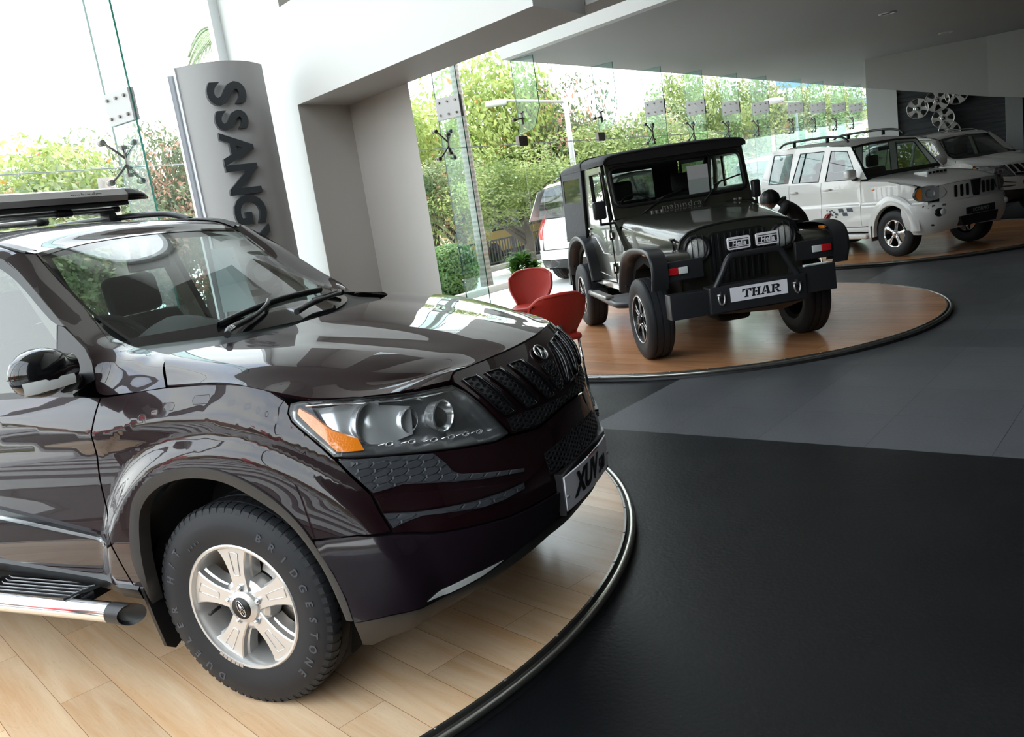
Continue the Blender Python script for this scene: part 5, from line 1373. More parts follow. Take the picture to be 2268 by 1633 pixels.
# tub sides
def side_plate(name, poly, v0, v1, m, parent, sd, bev=0.0):
    mb = MB(); mb.prism(poly, v0*sd, v1*sd, axis='y'); return mb.build(name, m, parent)
RA = [(-2.43+.50*cos(a), .40+.50*sin(a)) for a in [radians(10+i*8) for i in range(21)]]
tub = [(-.93, .53), (-.93, 1.22), (-1.02, 1.24), (-1.02, .53)]
tub_r = [(-2.09, .55), (-2.09, 1.0), (-3.20, 1.0), (-3.22, .62), (-2.93, .60)]+[p for p in RA[::-1] if p[1] > .58]
for sd in (-1, 1):
    side_plate('cowl_side', [(-.60, .55), (-.93, .53), (-1.02, .53), (-1.02, 1.10), (-.98, 1.24), (-.93, 1.25), (-.78, 1.12), (-.62, .98)], .690, .735, m_olive, thar, sd)
    mb = MB(); mb.prism([(p[0], p[1]) for p in tub_r], .735*sd, .70*sd, axis='y'); mb.build('tub_side', m_olive, thar)
    # door, lower half and window frame
    dl = [(-1.03, .62), (-1.03, 1.02), (-1.06, 1.26), (-2.02, 1.26), (-2.07, 1.0), (-2.07, .78), (-1.93, .62)]
    mb = MB(); mb.prism(dl, .742*sd, .70*sd, axis='y'); dr = mb.build('door', m_olive, thar)
    mb = MB()
    fo = [(-1.06, 1.262), (-1.155, 1.785), (-1.93, 1.785), (-2.02, 1.262)]; fi = [(-1.12, 1.40), (-1.19, 1.725), (-1.66, 1.72), (-1.63, 1.40)]
    for k in range(4):
        a, b_, c, d = fo[k], fo[(k+1) % 4], fi[(k+1) % 4], fi[k]
        mb.prism([a, b_, c, d], .742*sd, .715*sd, axis='y')
    mb.build('window_frame', m_olive, dr)
    mb = MB(); mb.prism([fi[0], fi[1], fi[2], fi[3]], .733*sd, .728*sd, axis='y'); mb.build('door_glass', m_thglass, dr)
    mb = MB(); mb.tube([(x, .746*sd, z) for x, z in (fi+[fi[0]])], .008, n=6); mb.build('window_rubber', m_black, dr)
    # bright pressed style lines, hinges, latch
    mb = MB(); mb.tube([(-1.92, .7445*sd, 1.06), (-1.72, .7445*sd, 1.06), (-1.42, .7445*sd, .90), (-1.10, .7445*sd, .90)], .005, n=6); mb.tube([(-1.85, .7445*sd, .74), (-1.80, .7445*sd, .69), (-1.12, .7445*sd, .66)], .004, n=6); mb.build('door_crease', m_steel, dr)
    for hz in (.76, 1.10):
        mb = MB(); mb.cyl((-1.02, .752*sd, hz-.05), (-1.02, .752*sd, hz+.05), .013, n=10); mb.box((-1.09, min(.74*sd, .756*sd), hz-.025), (-.95, max(.74*sd, .756*sd), hz+.025)); mb.build('hinge', m_olive, dr)
    mb = MB(); mb.box((-1.98, min(.742*sd, .765*sd), 1.14), (-1.88, max(.742*sd, .765*sd), 1.165), bev=.004); mb.cyl((-1.93, .742*sd, 1.09), (-1.93, .762*sd, 1.09), .014, n=10); mb.build('door_handle', m_chrome, dr)
    # sill strip under the door
    mb = MB(); mb.box((-2.08, min(.70*sd, .742*sd), .545), (-.62, max(.70*sd, .742*sd), .605)); mb.build('sill', m_olive, thar)
    mb = MB(); mb.box((-2.06, min(.742*sd, .748*sd), .590), (-.66, max(.742*sd, .748*sd), .603)); mb.build('sill_trim', m_steel, thar)
    # canvas side with clear window
    cw = [(-3.075, 1.715), (-2.14, 1.715), (-2.16, 1.445), (-3.10, 1.445)]
    co = [(-3.14, 1.80), (-1.96, 1.80), (-2.10, .96), (-3.30, .97)]
    mb = MB(); vin = .762*sd
    for k in range(4): mb.prism([co[k], co[(k+1) % 4], cw[(k+1) % 4], cw[k]], vin, vin-.012*sd, axis='y')
    cs = mb.build('canvas_side', m_canvas, thar); 
    mb = MB(); mb.prism(cw, vin-.004*sd, vin-.007*sd, axis='y'); mb.build('clear_window', m_cwin, cs)
    mb = MB(); mb.tube([(-1.96, vin+.004*sd, 1.80), (-2.03, vin+.004*sd, 1.40), (-2.10, vin+.004*sd, .96)], .008, n=6); mb.tube([(-2.10, vin+.002*sd, .985), (-3.29, vin+.002*sd, 1.0)], .005, n=6); mb.build('canvas_piping', m_canvas, cs)
    # rear quarter flare and front flare
def arch_sweep(mb, pts, sd, prof):
    n = len(pts); rows = []
    for i, (x, z) in enumerate(pts):
        a = pts[max(i-1, 0)]; b_ = pts[min(i+1, n-1)]; d = Vector((b_[0]-a[0], b_[1]-a[1])).normalized(); nn = Vector((-d.y, d.x))
        rows.append([(x+nn.x*o, v*sd, z+nn.y*o) for v, o in prof])
    mb.grid(rows)
prof = [(.70, .012), (.745, .014), (.80, .006), (.845, -.012), (.862, -.040), (.855, -.062), (.835, -.058), (.72, -.055)]
rear_arc = spl([(-1.71, .58, 0), (-1.80, .80, 0), (-1.98, .965, 0), (-2.33, 1.01, 0), (-2.68, .92, 0), (-2.86, .74, 0), (-2.90, .58, 0)], 5)
front_arc = spl([(.555, .70, 0), (.60, .82, 0), (.57, .925, 0), (.40, .965, 0), (.05, .955, 0), (-.25, .875, 0), (-.41, .71, 0), (-.47, .57, 0)], 5)
for sd in (-1, 1):
    mb = MB(); arch_sweep(mb, [(p[0], p[1]) for p in rear_arc], sd, prof); rf_ = mb.build('wheel_flare', m_flare, thar)
    mb = MB(); arch_sweep(mb, [(p[0], p[1]) for p in front_arc], sd, prof); ff_ = mb.build('wheel_flare', m_flare, thar)
    # bolts in the flare
    for fl_, arc in ((rf_, rear_arc), (ff_, front_arc)):
        mb = MB()
        for i in range(3, len(arc)-2, 6):
            p = arc[i]; mb.sphere((p[0], .80*sd, p[1]+.008), .016, 8, 6)
        mb.build('flare_bolt', m_gblack, fl_)
    # fender: top sheet and face
    top = spl([(-.62, .97, 0), (-.2, .972, 0), (.25, .975, 0), (.45, .968, 0), (.55, .935, 0), (.60, .86, 0), (.595, .74, 0)], 5)
    mb = MB(); mb.grid([[(p[0], .50*sd, p[1]), (p[0], .60*sd, p[1]+.002), (p[0], .715*sd, p[1]-.002), (p[0], .745*sd, p[1]-.014), (p[0], .75*sd, p[1]-.04)] for p in top]); mb.build('fender', m_olive, thar, auto=40)
    mb = MB(); mb.prism([(-.60, .96), (.44, .95), (.56, .86), (.57, .74), (.47, .72), (.38, .80), (0.05, .87), (-.25, .79), (-.42, .60), (-.60, .56)], .742*sd, .55*sd, axis='y'); mb.build('inner_fender', m_void, thar)  # coloured near-black in place of the shade under the flare
    mb = MB(); mb.box((.575, min(.40*sd, .76*sd), .735), (.612, max(.40*sd, .76*sd), .90), bev=.012); ffc = mb.build('fender_face', m_flare, thar)
    # combination lamp on the fender face
    y0, y1 = sorted((.545*sd, .625*sd)); y2, y3 = sorted((.628*sd, .712*sd))
    MB().box((.612, y0, .792), (.632, y1, .848), bev=.004).build('parking_lamp', m_clear, ffc)
    MB().box((.612, y2, .792), (.632, y3, .848), bev=.004).build('turn_lamp', m_red, ffc)
    # side repeater in the flare
    MB().box((.30, min(.775*sd, .825*sd), .960), (.40, max(.775*sd, .825*sd), .985), bev=.006).build('side_repeater', m_amber, ff_)
    # mirrors
    mi_, mo_ = (.805, .935) if sd < 0 else (.700, .785); mc_ = (mi_+mo_)/2; dz_ = 0 if sd < 0 else -.015
    mb = MB(); mb.box((-.90, min(mi_*sd, mo_*sd), 1.275+dz_), (-.835, max(mi_*sd, mo_*sd), 1.452+dz_), bev=.022); mb.tube([(-.87, mc_*sd, 1.28+dz_), (-.87, mc_*sd, 1.225+dz_), (-.93, .76*sd, 1.22), (-.98, .735*sd, 1.22)], .014, n=8)
    mb.build('door_mirror', m_flare, thar)
    # side step
    mb = MB(); mb.tube(spl([(-2.02, .62*sd, .43), (-2.03, .78*sd, .44), (-1.93, .825*sd, .445), (-1.5, .825*sd, .435), (-.92, .825*sd, .42), (-.78, .80*sd, .415), (-.66, .68*sd, .42), (-.62, .55*sd, .45)], 5), .032, n=12); stp = mb.build('side_step', m_flare, thar)
    mb = MB(); mb.box((-1.78, min(.78*sd, .872*sd), .455), (-1.08, max(.78*sd, .872*sd), .480), bev=.006)
    for k in range(14): mb.box((-1.75+k*.05, min(.79*sd, .862*sd), .480), (-1.73+k*.05, max(.79*sd, .862*sd), .485))
    mb.build('step_tread', m_steel, stp)
    mb = MB(); mb.prism([(-1.02, .80), (-.975, .66), (-.97, .45)], 0, 0, axis='y') if False else None
    MB().prism([(-2.98, .60), (-2.98, .16), (-2.965, .16), (-2.965, .60)], .60*sd, .83*sd, axis='y').build('mud_flap', m_black, thar)
    MB().box((-3.33, min(.50*sd, .80*sd), .42), (-3.22, max(.50*sd, .80*sd), .57), bev=.01).build('rear_bumperette', m_flare, thar)
# bonnet
hc = [[(-.77, -.705, .955), (-.77, -.705, 1.08), (-.77, -.690, 1.17), (-.77, -.63, 1.232), (-.77, -.45, 1.258), (-.77, -.2, 1.268), (-.77, 0, 1.270)], [(-.40, -.665, .955), (-.40, -.665, 1.06), (-.40, -.65, 1.14), (-.40, -.585, 1.198), (-.40, -.42, 1.228), (-.40, -.2, 1.240), (-.40, 0, 1.243)],
      [(.0, -.605, .955), (.0, -.605, 1.03), (.0, -.592, 1.09), (.0, -.53, 1.150), (.0, -.38, 1.182), (.0, -.2, 1.195), (.0, 0, 1.198)], [(.30, -.550, .950), (.30, -.550, 1.00), (.30, -.538, 1.055), (.30, -.475, 1.110), (.30, -.34, 1.142), (.30, -.18, 1.156), (.30, 0, 1.160)],
      [(.395, -.530, .945), (.395, -.530, .985), (.395, -.516, 1.035), (.395, -.450, 1.092), (.395, -.32, 1.124), (.395, -.17, 1.138), (.395, 0, 1.142)]]
g = patch(hc, 6, 5); mb = MB(); mb.grid(g); mb.grid(mirror_v(g)); bon = mb.build('bonnet', m_olive, thar)
for sd in (-1, 1):
    mb = MB(); mb.cyl((.33, .548*sd, .975), (.33, .562*sd, 1.05), .008, n=8); mb.box((.315, min(.54*sd, .575*sd), 1.045), (.345, max(.54*sd, .575*sd), 1.062)); mb.box((.28, min(.545*sd, .57*sd), 1.058), (.38, max(.545*sd, .57*sd), 1.068)); mb.build('bonnet_latch', m_black, bon)
    mb = MB(); mb.box((-.36, .26*sd-.05, 1.238), (-.16, .26*sd+.05, 1.252), bev=.004) if False else None
# grille shell with arched rim
def gout(o=0.0):
    pts = [(.535+o, .60), (.535+o, .90), (.530+o, .98), (.500+o, 1.045+o*.5), (.43+o*.6, 1.095+o), (.30, 1.125+o), (.15, 1.137+o), (0, 1.140+o)]
    r = [(-a, b_) for a, b_ in pts]; return r+[(a, b_) for a, b_ in pts[::-1]][1:]
mb = MB(); mb.prism([(y, z) for y, z in gout(0)], .36, .410, axis='x'); gs = mb.build('grille_shell', m_olive, thar)
mb = MB(); mb.tube([(.405, y, z) for y, z in gout(.006)], .012, n=8); mb.build('shell_rubber', m_black, gs)
def rrect(y0, y1, z0, z1, r, n=5):
    out = []
    for cy, cz, a0 in ((y1-r, z0+r, -90), (y1-r, z1-r, 0), (y0+r, z1-r, 90), (y0+r, z0+r, 180)):
        for k in range(n+1):
            a = radians(a0+90*k/n); out.append((cy+r*cos(a), cz+r*sin(a)))
    return out
MB().prism(rrect(-.265, .235, .63, 1.072, .05), .409, .4135, axis='x').build('grille_recess', m_void, gs)
for k in range(9): MB().box((.413, -.245+k*.057, .65), (.424, -.222+k*.057, 1.055), bev=.003).build('grille_slat', m_black, gs)
IX = Matrix.Rotation(-pi/2, 4, 'Z')
for sd in (-1, 1):
    M = Matrix.Translation((.41, .385*sd, .957)) @ IX     # local y -> +x
    hl_ = MB().lathe([(.108, .0), (.122, .004), (.124, .030), (.112, .048), (.098, .046), (.094, .020)], M=M, n=40).build('headlamp', m_black, gs)
    MB().lathe([(.001, .044), (.05, .040), (.082, .028), (.094, .014)], M=M, n=32).build('lamp_lens', m_hlens, hl_)
    mb = MB()
    for q in (-.052, 0, .052):
        h_ = sqrt(.125**2-q*q); mb.tube([(.452, .385*sd+q, .957-h_), (.472, .385*sd+q, .957-h_*.5), (.476, .385*sd+q, .957), (.472, .385*sd+q, .957+h_*.5), (.452, .385*sd+q, .957+h_)], .0045, n=6)
    mb.build('stone_guard', m_black, hl_)
# bumper, bull bar, spot lamps, plate
mb = MB(); mb.box((.56, -.745, .425), (.700, -.40, .635), bev=.006); mb.box((.56, .345, .47), (.700, .70, .690), bev=.006); mb.box((.58, -.42, .43), (.735, .42, .652), bev=.012)
mb.add([(.735, -.40, .43), (.735, .40, .43), (.66, .22, .365), (.66, -.20, .40), (.58, -.4, .43), (.58, .4, .43), (.58, .22, .37), (.58, -.2, .40)], [(0, 3, 2, 1), (4, 5, 6, 7), (3, 7, 6, 2)])
bmp = mb.build('front_bumper', m_flare, thar)
MB().prism([(.562, .345), (.562, .70), (.700, .70), (.700, .345)], .690, .6935, axis='z').build('bumper_cap', mat('bare_cap', (.10, .11, .12), rough=.15, metal=.5), bmp)  # added paler sheet stands in for the reflection on the bumper top
mb = MB(); mb.tube(spl([(.705, -.37, .62), (.715, -.29, .755), (.715, -.225, .868), (.715, -.16, .885), (.715, 0, .887), (.715, .16, .885), (.715, .225, .868), (.715, .29, .755), (.705, .37, .62)], 5), .026, n=12); mb.build('bull_bar', m_flare, thar)
for sd in (-1, 1):
    cx = .122*sd
    MB().box((.645, cx-.094, .934), (.700, cx+.094, 1.028), bev=.018).build('spot_lamp', m_black, thar)
    sl = [c for c in thar.children if c.name.startswith('spot_lamp')][-1]
    MB().prism(rrect(cx-.098, cx+.098, .930, 1.032, .018), .700, .712, axis='x').build('lamp_cover', mat('cover_white', (.92, .90, .95), rough=.35), sl)
    MB().prism(rrect(cx-.083, cx+.083, .956, .998, .004), .7118, .7135, axis='x').build('cover_panel', m_ink, sl)
    MB().box((.7118, cx-.083, 1.008), (.7135, cx+.083, 1.014)).build('cover_line', m_ink, sl); MB().box((.7118, cx-.083, .943), (.7135, cx+.083, .949)).build('cover_line', m_ink, sl)
    text_mesh('lamp_lettering', 'Hella', .058, frame((.715, cx, .977), (0, 1, 0), (0, 0, 1)), mat('cover_white'), sl, extrude=.0006, shear=.15, bold=.0015, sx=1.0)
    MB().cyl((.66, cx, .90), (.66, cx, .94), .012, n=8).build('lamp_stem', m_black, sl)
    mb = MB(); y = .327*sd; mb.tube([(.752, y-.024, .585), (.754, y-.026, .545), (.756, y-.018, .512), (.757, y, .500), (.756, y+.018, .512), (.754, y+.026, .545), (.752, y+.024, .585)], .0085, n=8); mb.cyl((.752, y-.036, .583), (.752, y+.036, .583), .009, n=8)
    mb.build('tow_shackle', m_steel, thar); MB().box((.73, y-.012, .56), (.765, y+.012, .61), bev=.004).build('shackle_tab', m_flare, thar)
pl = MB().box((.738, -.247, .508), (.744, .247, .626)).build('number_plate', m_plate, thar)
# stencil slab letters, drawn as outlines in plate units (y across, z up)
def stencil(name, parent, polys, y0, z0, sx, sz, x):
    mb = MB()
    for P in polys: mb.prism([(y0+(p[0]+.10*p[1])*sx, z0+p[1]*sz) for p in P], x, x+.0014, axis='x')
    return mb.build(name, m_ink, parent)
LT = [[(0, .62), (.10, .62), (.16, .82), (.34, .82), (.34, 1), (0, 1)], [(.39, .82), (.39, .14), (.28, .14), (.28, 0), (.72, 0), (.72, .14), (.61, .14), (.61, .82)], [(.39, .86), (.61, .86), (.61, 1), (.39, 1)], [(.66, .82), (.84, .82), (.90, .62), (1, .62), (1, 1), (.66, 1)]]
LH = [[(0, 0), (.42, 0), (.42, .14), (.34, .14), (.34, .86), (.42, .86), (.42, 1), (0, 1), (0, .86), (.10, .86), (.10, .14), (0, .14)], [(.38, .42), (.62, .42), (.62, .58), (.38, .58)], [(.58, 0), (1, 0), (1, .14), (.90, .14), (.90, .86), (1, .86), (1, 1), (.58, 1), (.58, .86), (.66, .86), (.66, .14), (.58, .14)]]
LA = [[(-.05, 0), (.30, 0), (.30, .14), (.21, .14), (.40, .86), (.45, 1), (.30, 1), (.28, .90), (.07, .14), (-.05, .14)], [(.30, .26), (.56, .26), (.53, .38), (.33, .38)], [(.48, 1), (.70, 1), (.94, .14), (1.05, .14), (1.05, 0), (.58, 0), (.58, .14), (.66, .14), (.46, .86)]]
LR = [[(0, 0), (.42, 0), (.42, .14), (.34, .14), (.34, .86), (.40, .86), (.40, 1), (0, 1), (0, .86), (.10, .86), (.10, .14), (0, .14)], [(.44, 1), (.72, 1), (.92, .88), (.92, .62), (.78, .50), (.44, .44), (.44, .58), (.60, .62), (.66, .72), (.60, .84), (.44, .86)], [(.50, .40), (.72, .44), (.92, .12), (1.12, .12), (1.12, 0), (.74, 0)]]
for i, (L_, w_) in enumerate(((LT, .080), (LH, .076), (LA, .078), (LR, .078))):
    stencil('plate_letter', pl, L_, -.152+i*.084, .532, w_, .070, .7442)
# windscreen frame: leaning back from (x -.93, z 1.25) to (x -1.10, z 1.80)
def WS(y, z, o=0.0): t = (z-1.25)/.55; return Vector((-.925-.17*t+o*.955, y, z+o*.29))
mb = MB()
def wsbar(y0, y1, z0, z1, o0=-.02, o1=.02):
    v = [WS(y, z, o) for o in (o0, o1) for y, z in ((y0, z0), (y1, z0), (y1, z1), (y0, z1))]
    mb.add(v, [(0, 3, 2, 1), (4, 5, 6, 7), (0, 1, 5, 4), (1, 2, 6, 5), (2, 3, 7, 6), (3, 0, 4, 7)])
wsbar(-.72, .72, 1.245, 1.352); wsbar(-.72, .72, 1.745, 1.79); wsbar(-.72, -.680, 1.352, 1.745); wsbar(.680, .72, 1.352, 1.745)
wf = mb.build('windscreen_frame', m_olive, thar)
mb = MB(); P = [WS(y, z, .022) for y, z in rrect(-.678, .678, 1.358, 1.740, .07, 6)]; mb.tube(P, .020, n=8, closed=True)
mb.build('windscreen_rubber', m_black, wf)
mb = MB(); P = [WS(y, z, .012) for y, z in rrect(-.67, .67, 1.36, 1.738, .07, 6)]; mb.add(P, [list(range(len(P)))]); wg = mb.build('windscreen', m_thglass, wf)
M = frame(WS(-.02, 1.292, .022), (0, 1, 0), WS(0, 1.4)-WS(0, 1.3)); text_mesh('bonnet_lettering', 'mahindra', .082, M, m_steel, wf, extrude=.003, bold=-.0008, sx=1.22, spacing=1.12)
for y0, y1, z0, z1 in ((-.46, -.16, 1.20, 1.405), (.20, .44, 1.24, 1.47)):
    mb = MB(); a = WS(y0, max(z0, 1.25), .05); a.z = z0+.06; b_ = WS(y1*.9 if y1 < 0 else y1, z1, .035); mb.tube([a, b_], .007, n=6); mb.cyl(a, a+Vector((-.03, 0, 0)), .016, n=8)
    c = WS(y1+(.17 if y1 < 0 else .20), z1+(.03), .028); d = WS(y1-.10, z1-.03, .028); mb.tube([d, c], .008, n=6); mb.build('wiper', m_black, wf)
# cowl in front of the screen
mb = MB(); rows = []
for y in (-.735, -.70, -.5, -.25, 0, .25, .5, .70, .735):
    dz = -.035*(abs(y)/.735)**4; rows.append([(-.76, y*.985, 1.255+dz*2-.012*(abs(y)/.7)**2), (-.84, y, 1.268+dz), (-.92, y, 1.272+dz)])
mb.grid(rows); mb.add([(-.762, -.72, .60), (-.762, .72, .60), (-.762, .69, 1.18), (-.762, -.69, 1.18)], [(0, 1, 2, 3)]); mb.build('cowl', m_olive, thar)
mb = MB()
for y in (-.36, -.31, -.26, .50, .55): mb.box((-.84, y-.012, 1.262), (-.80, y+.012, 1.285), bev=.004)
mb.build('cowl_clip', m_steel, thar)
# canvas roof
rc = [[(-1.03, -.735, 1.795), (-1.015, -.728, 1.828), (-1.01, -.66, 1.862), (-1.01, -.40, 1.878), (-1.01, 0, 1.886)], [(-1.20, -.755, 1.795), (-1.20, -.750, 1.850), (-1.20, -.66, 1.888), (-1.2, -.4, 1.905), (-1.2, 0, 1.912)], [(-1.93, -.766, 1.79), (-1.93, -.760, 1.862), (-1.93, -.66, 1.898), (-1.93, -.4, 1.915), (-1.93, 0, 1.925)],
      [(-2.6, -.766, 1.79), (-2.6, -.76, 1.852), (-2.6, -.66, 1.882), (-2.6, -.4, 1.895), (-2.6, 0, 1.905)], [(-3.10, -.764, 1.79), (-3.12, -.755, 1.835), (-3.12, -.66, 1.862), (-3.12, -.4, 1.872), (-3.12, 0, 1.88)], [(-3.16, -.755, 1.78), (-3.18, -.74, 1.80), (-3.19, -.62, 1.82), (-3.19, -.3, 1.825), (-3.19, 0, 1.825)]]
g = patch(rc, 6, 5); mb = MB(); mb.grid(g); mb.grid(mirror_v(g)); cr_ = mb.build('canvas_roof', m_canvas, thar)
fr = [p for p in g[0]]+[Vector((p.x, -p.y, p.z)) for p in g[0][::-1]]
mb = MB(); mb.tube([p+Vector((.004, 0, 0)) for p in fr], .010, n=8); mb.grid([[p, Vector((p.x-.03, p.y*.97, 1.788))] for p in fr]); mb.build('canvas_hem', m_canvas, cr_)
mb = MB(); mb.tube([Vector((-1.93, p.y*1.004, p.z+.004)) for p in [q for q in patch([rc[2], rc[2]], 1, 5)[0]]], .007, n=6); mb.build('canvas_seam', m_canvas, cr_)
# back canvas with a window, roll hoop, seats, wheel, interior
mb = MB(); y0, y1, z0, z1 = -.42, .42, 1.36, 1.72
for a, b_, c, d in ((-.76, -.42, .97, 1.82), (.42, .76, .97, 1.82)): mb.box((-3.23, a, c), (-3.215, b_, d))
mb.box((-3.23, -.42, .97), (-3.215, .42, 1.36)); mb.box((-3.23, -.42, 1.72), (-3.215, .42, 1.82)); cb = mb.build('canvas_back', m_canvas, thar)
MB().box((-3.225, -.42, 1.36), (-3.222, .42, 1.72)).build('clear_window', m_cwin, cb)
mb = MB(); mb.tube(spl([(-1.98, -.68, .9), (-1.98, -.66, 1.60), (-1.98, -.55, 1.80), (-1.98, .55, 1.80), (-1.98, .66, 1.60), (-1.98, .68, .9)], 4), .026, n=10); mb.build('roll_hoop', m_black, thar)
for y in (-.36, .34):
    mb = MB(); mb.box((-1.72, y-.23, .70), (-1.25, y+.23, .88), bev=.05); mb.box((-.06, -.22, 0), (.06, .22, .56), M=Matrix.Translation((-1.76, y, .84)) @ Matrix.Rotation(radians(-10), 4, 'Y'), bev=.05); st = mb.build('seat', m_int, thar)
    MB().box((-.045, -.125, 0), (.045, .125, .21), M=Matrix.Translation((-1.87, y, 1.40)) @ Matrix.Rotation(radians(-6), 4, 'Y'), bev=.04).build('headrest', m_int, st)
c = Vector((-1.28, -.37, 1.29)); M = frame(c, (0, 1, 0), (-.45, 0, .9)); mb = MB(); mb.tube([M @ Vector((.19*cos(a), .19*sin(a), 0)) for a in [2*pi*k/36 for k in range(36)]], .013, n=8, closed=True)
for a in (radians(-90), radians(10), radians(170)): mb.tube([M @ Vector((.19*cos(a), .19*sin(a), 0)), M @ Vector((0, 0, .01))], .010, n=6)
mb.cyl(c, c+Vector((.25, 0, -.12)), .03, n=10); mb.build('steering_wheel', m_int, thar)
MB().box((-1.18, -.69, 1.02), (-.97, .69, 1.335), bev=.03).build('dashboard', m_int, thar)
mb = MB(); mb.box((-3.2, -.70, .52), (-.80, .70, .60)); mb.box((-.80, -.50, .42), (.36, .50, .93)); mb.box((-3.1, -.30, .38), (.55, -.24, .50)); mb.box((-3.1, .24, .38), (.55, .30, .50)); mb.cyl((0, -.66, .36), (0, .66, .36), .045, n=10); mb.cyl((-2.43, -.66, .36), (-2.43, .66, .36), .05, n=10); mb.box((-.2, -.15, .25), (.2, .15, .45), bev=.05)
mb.build('chassis', m_void, thar, weld=False)
MB().box((-1.0, .10, 1.368), (-.998, .315, 1.66), M=Matrix.Identity(4)).build('price_sheet', mat('paper', (.66, .66, .68), rough=.7), thar)
# ================================================================ WHITE ESTATE CAR WITH CHECKERED DECALS
sco = thing('estate_car', 'white estate car with black roof rails and checkered decals on the rear turntable', 'car', (6.39952682, 12.21687594, 0), -1.22121558, scale=.8927691)
wp = m_wpaint
m_cladw = mat('bumper_white', (.66, .65, .63), rough=.35, coat=.4)
m_decal = mat('decal_grey', (.055, .07, .09), rough=.5)
ZL = [.42, .60, .80, .865, 1.0, 1.20, 1.285]
def SV(x, z):
    """half width of the body"""
    w = .865
    if z > 1.15: w -= (z-1.15)*.16
    if z < .87: w += .022*_ss(.87, .84, z)
    if z < .60: w -= (.60-z)*.10
    fr = max(0.0, x-.05)/.70; w -= .13*fr**2.2
    rr = max(0.0, -2.95-x)/.4; w -= .10*rr**2
    return w
def SP(s, z, o=0.0): return (s, -(SV(s, z)+o), z)
A0 = [(.40*cos(a), .40+.44*sin(a)) for a in [radians(-5+i*10) for i in range(20)]]
A2 = [(-2.68+p[0], p[1]) for p in A0]
fen = [(-.66, 1.235), (-.10, 1.19), (.30, 1.10), (.42, 1.06), (.40, .98), (.42, .86), (.62, .83), (.62, .78), (.38, .74)]+[p for p in A0 if p[1] > .50 and p[0] < .30]+[(-.66, .50)]
d1 = [(-.668, 1.275), (-.668, .50), (-1.585, .50), (-1.585, 1.285)]
d2 = [(-1.595, 1.285), (-1.595, .50), (-2.20, .50), (-2.30, .80), (-2.42, .98), (-2.42, 1.29)]
q = [(-2.43, 1.29), (-2.43, .86)]+[p for p in A2 if p[1] > .50][4:]+[(-3.30, .52), (-3.34, 1.0), (-3.30, 1.30)]
q = [(-2.43, 1.29), (-2.43, .87)]+[(-2.68+.44*cos(a), .40+.46*sin(a)) for a in [radians(58+i*9) for i in range(14)]]+[(-3.30, .42), (-3.34, 1.0), (-3.30, 1.30)]
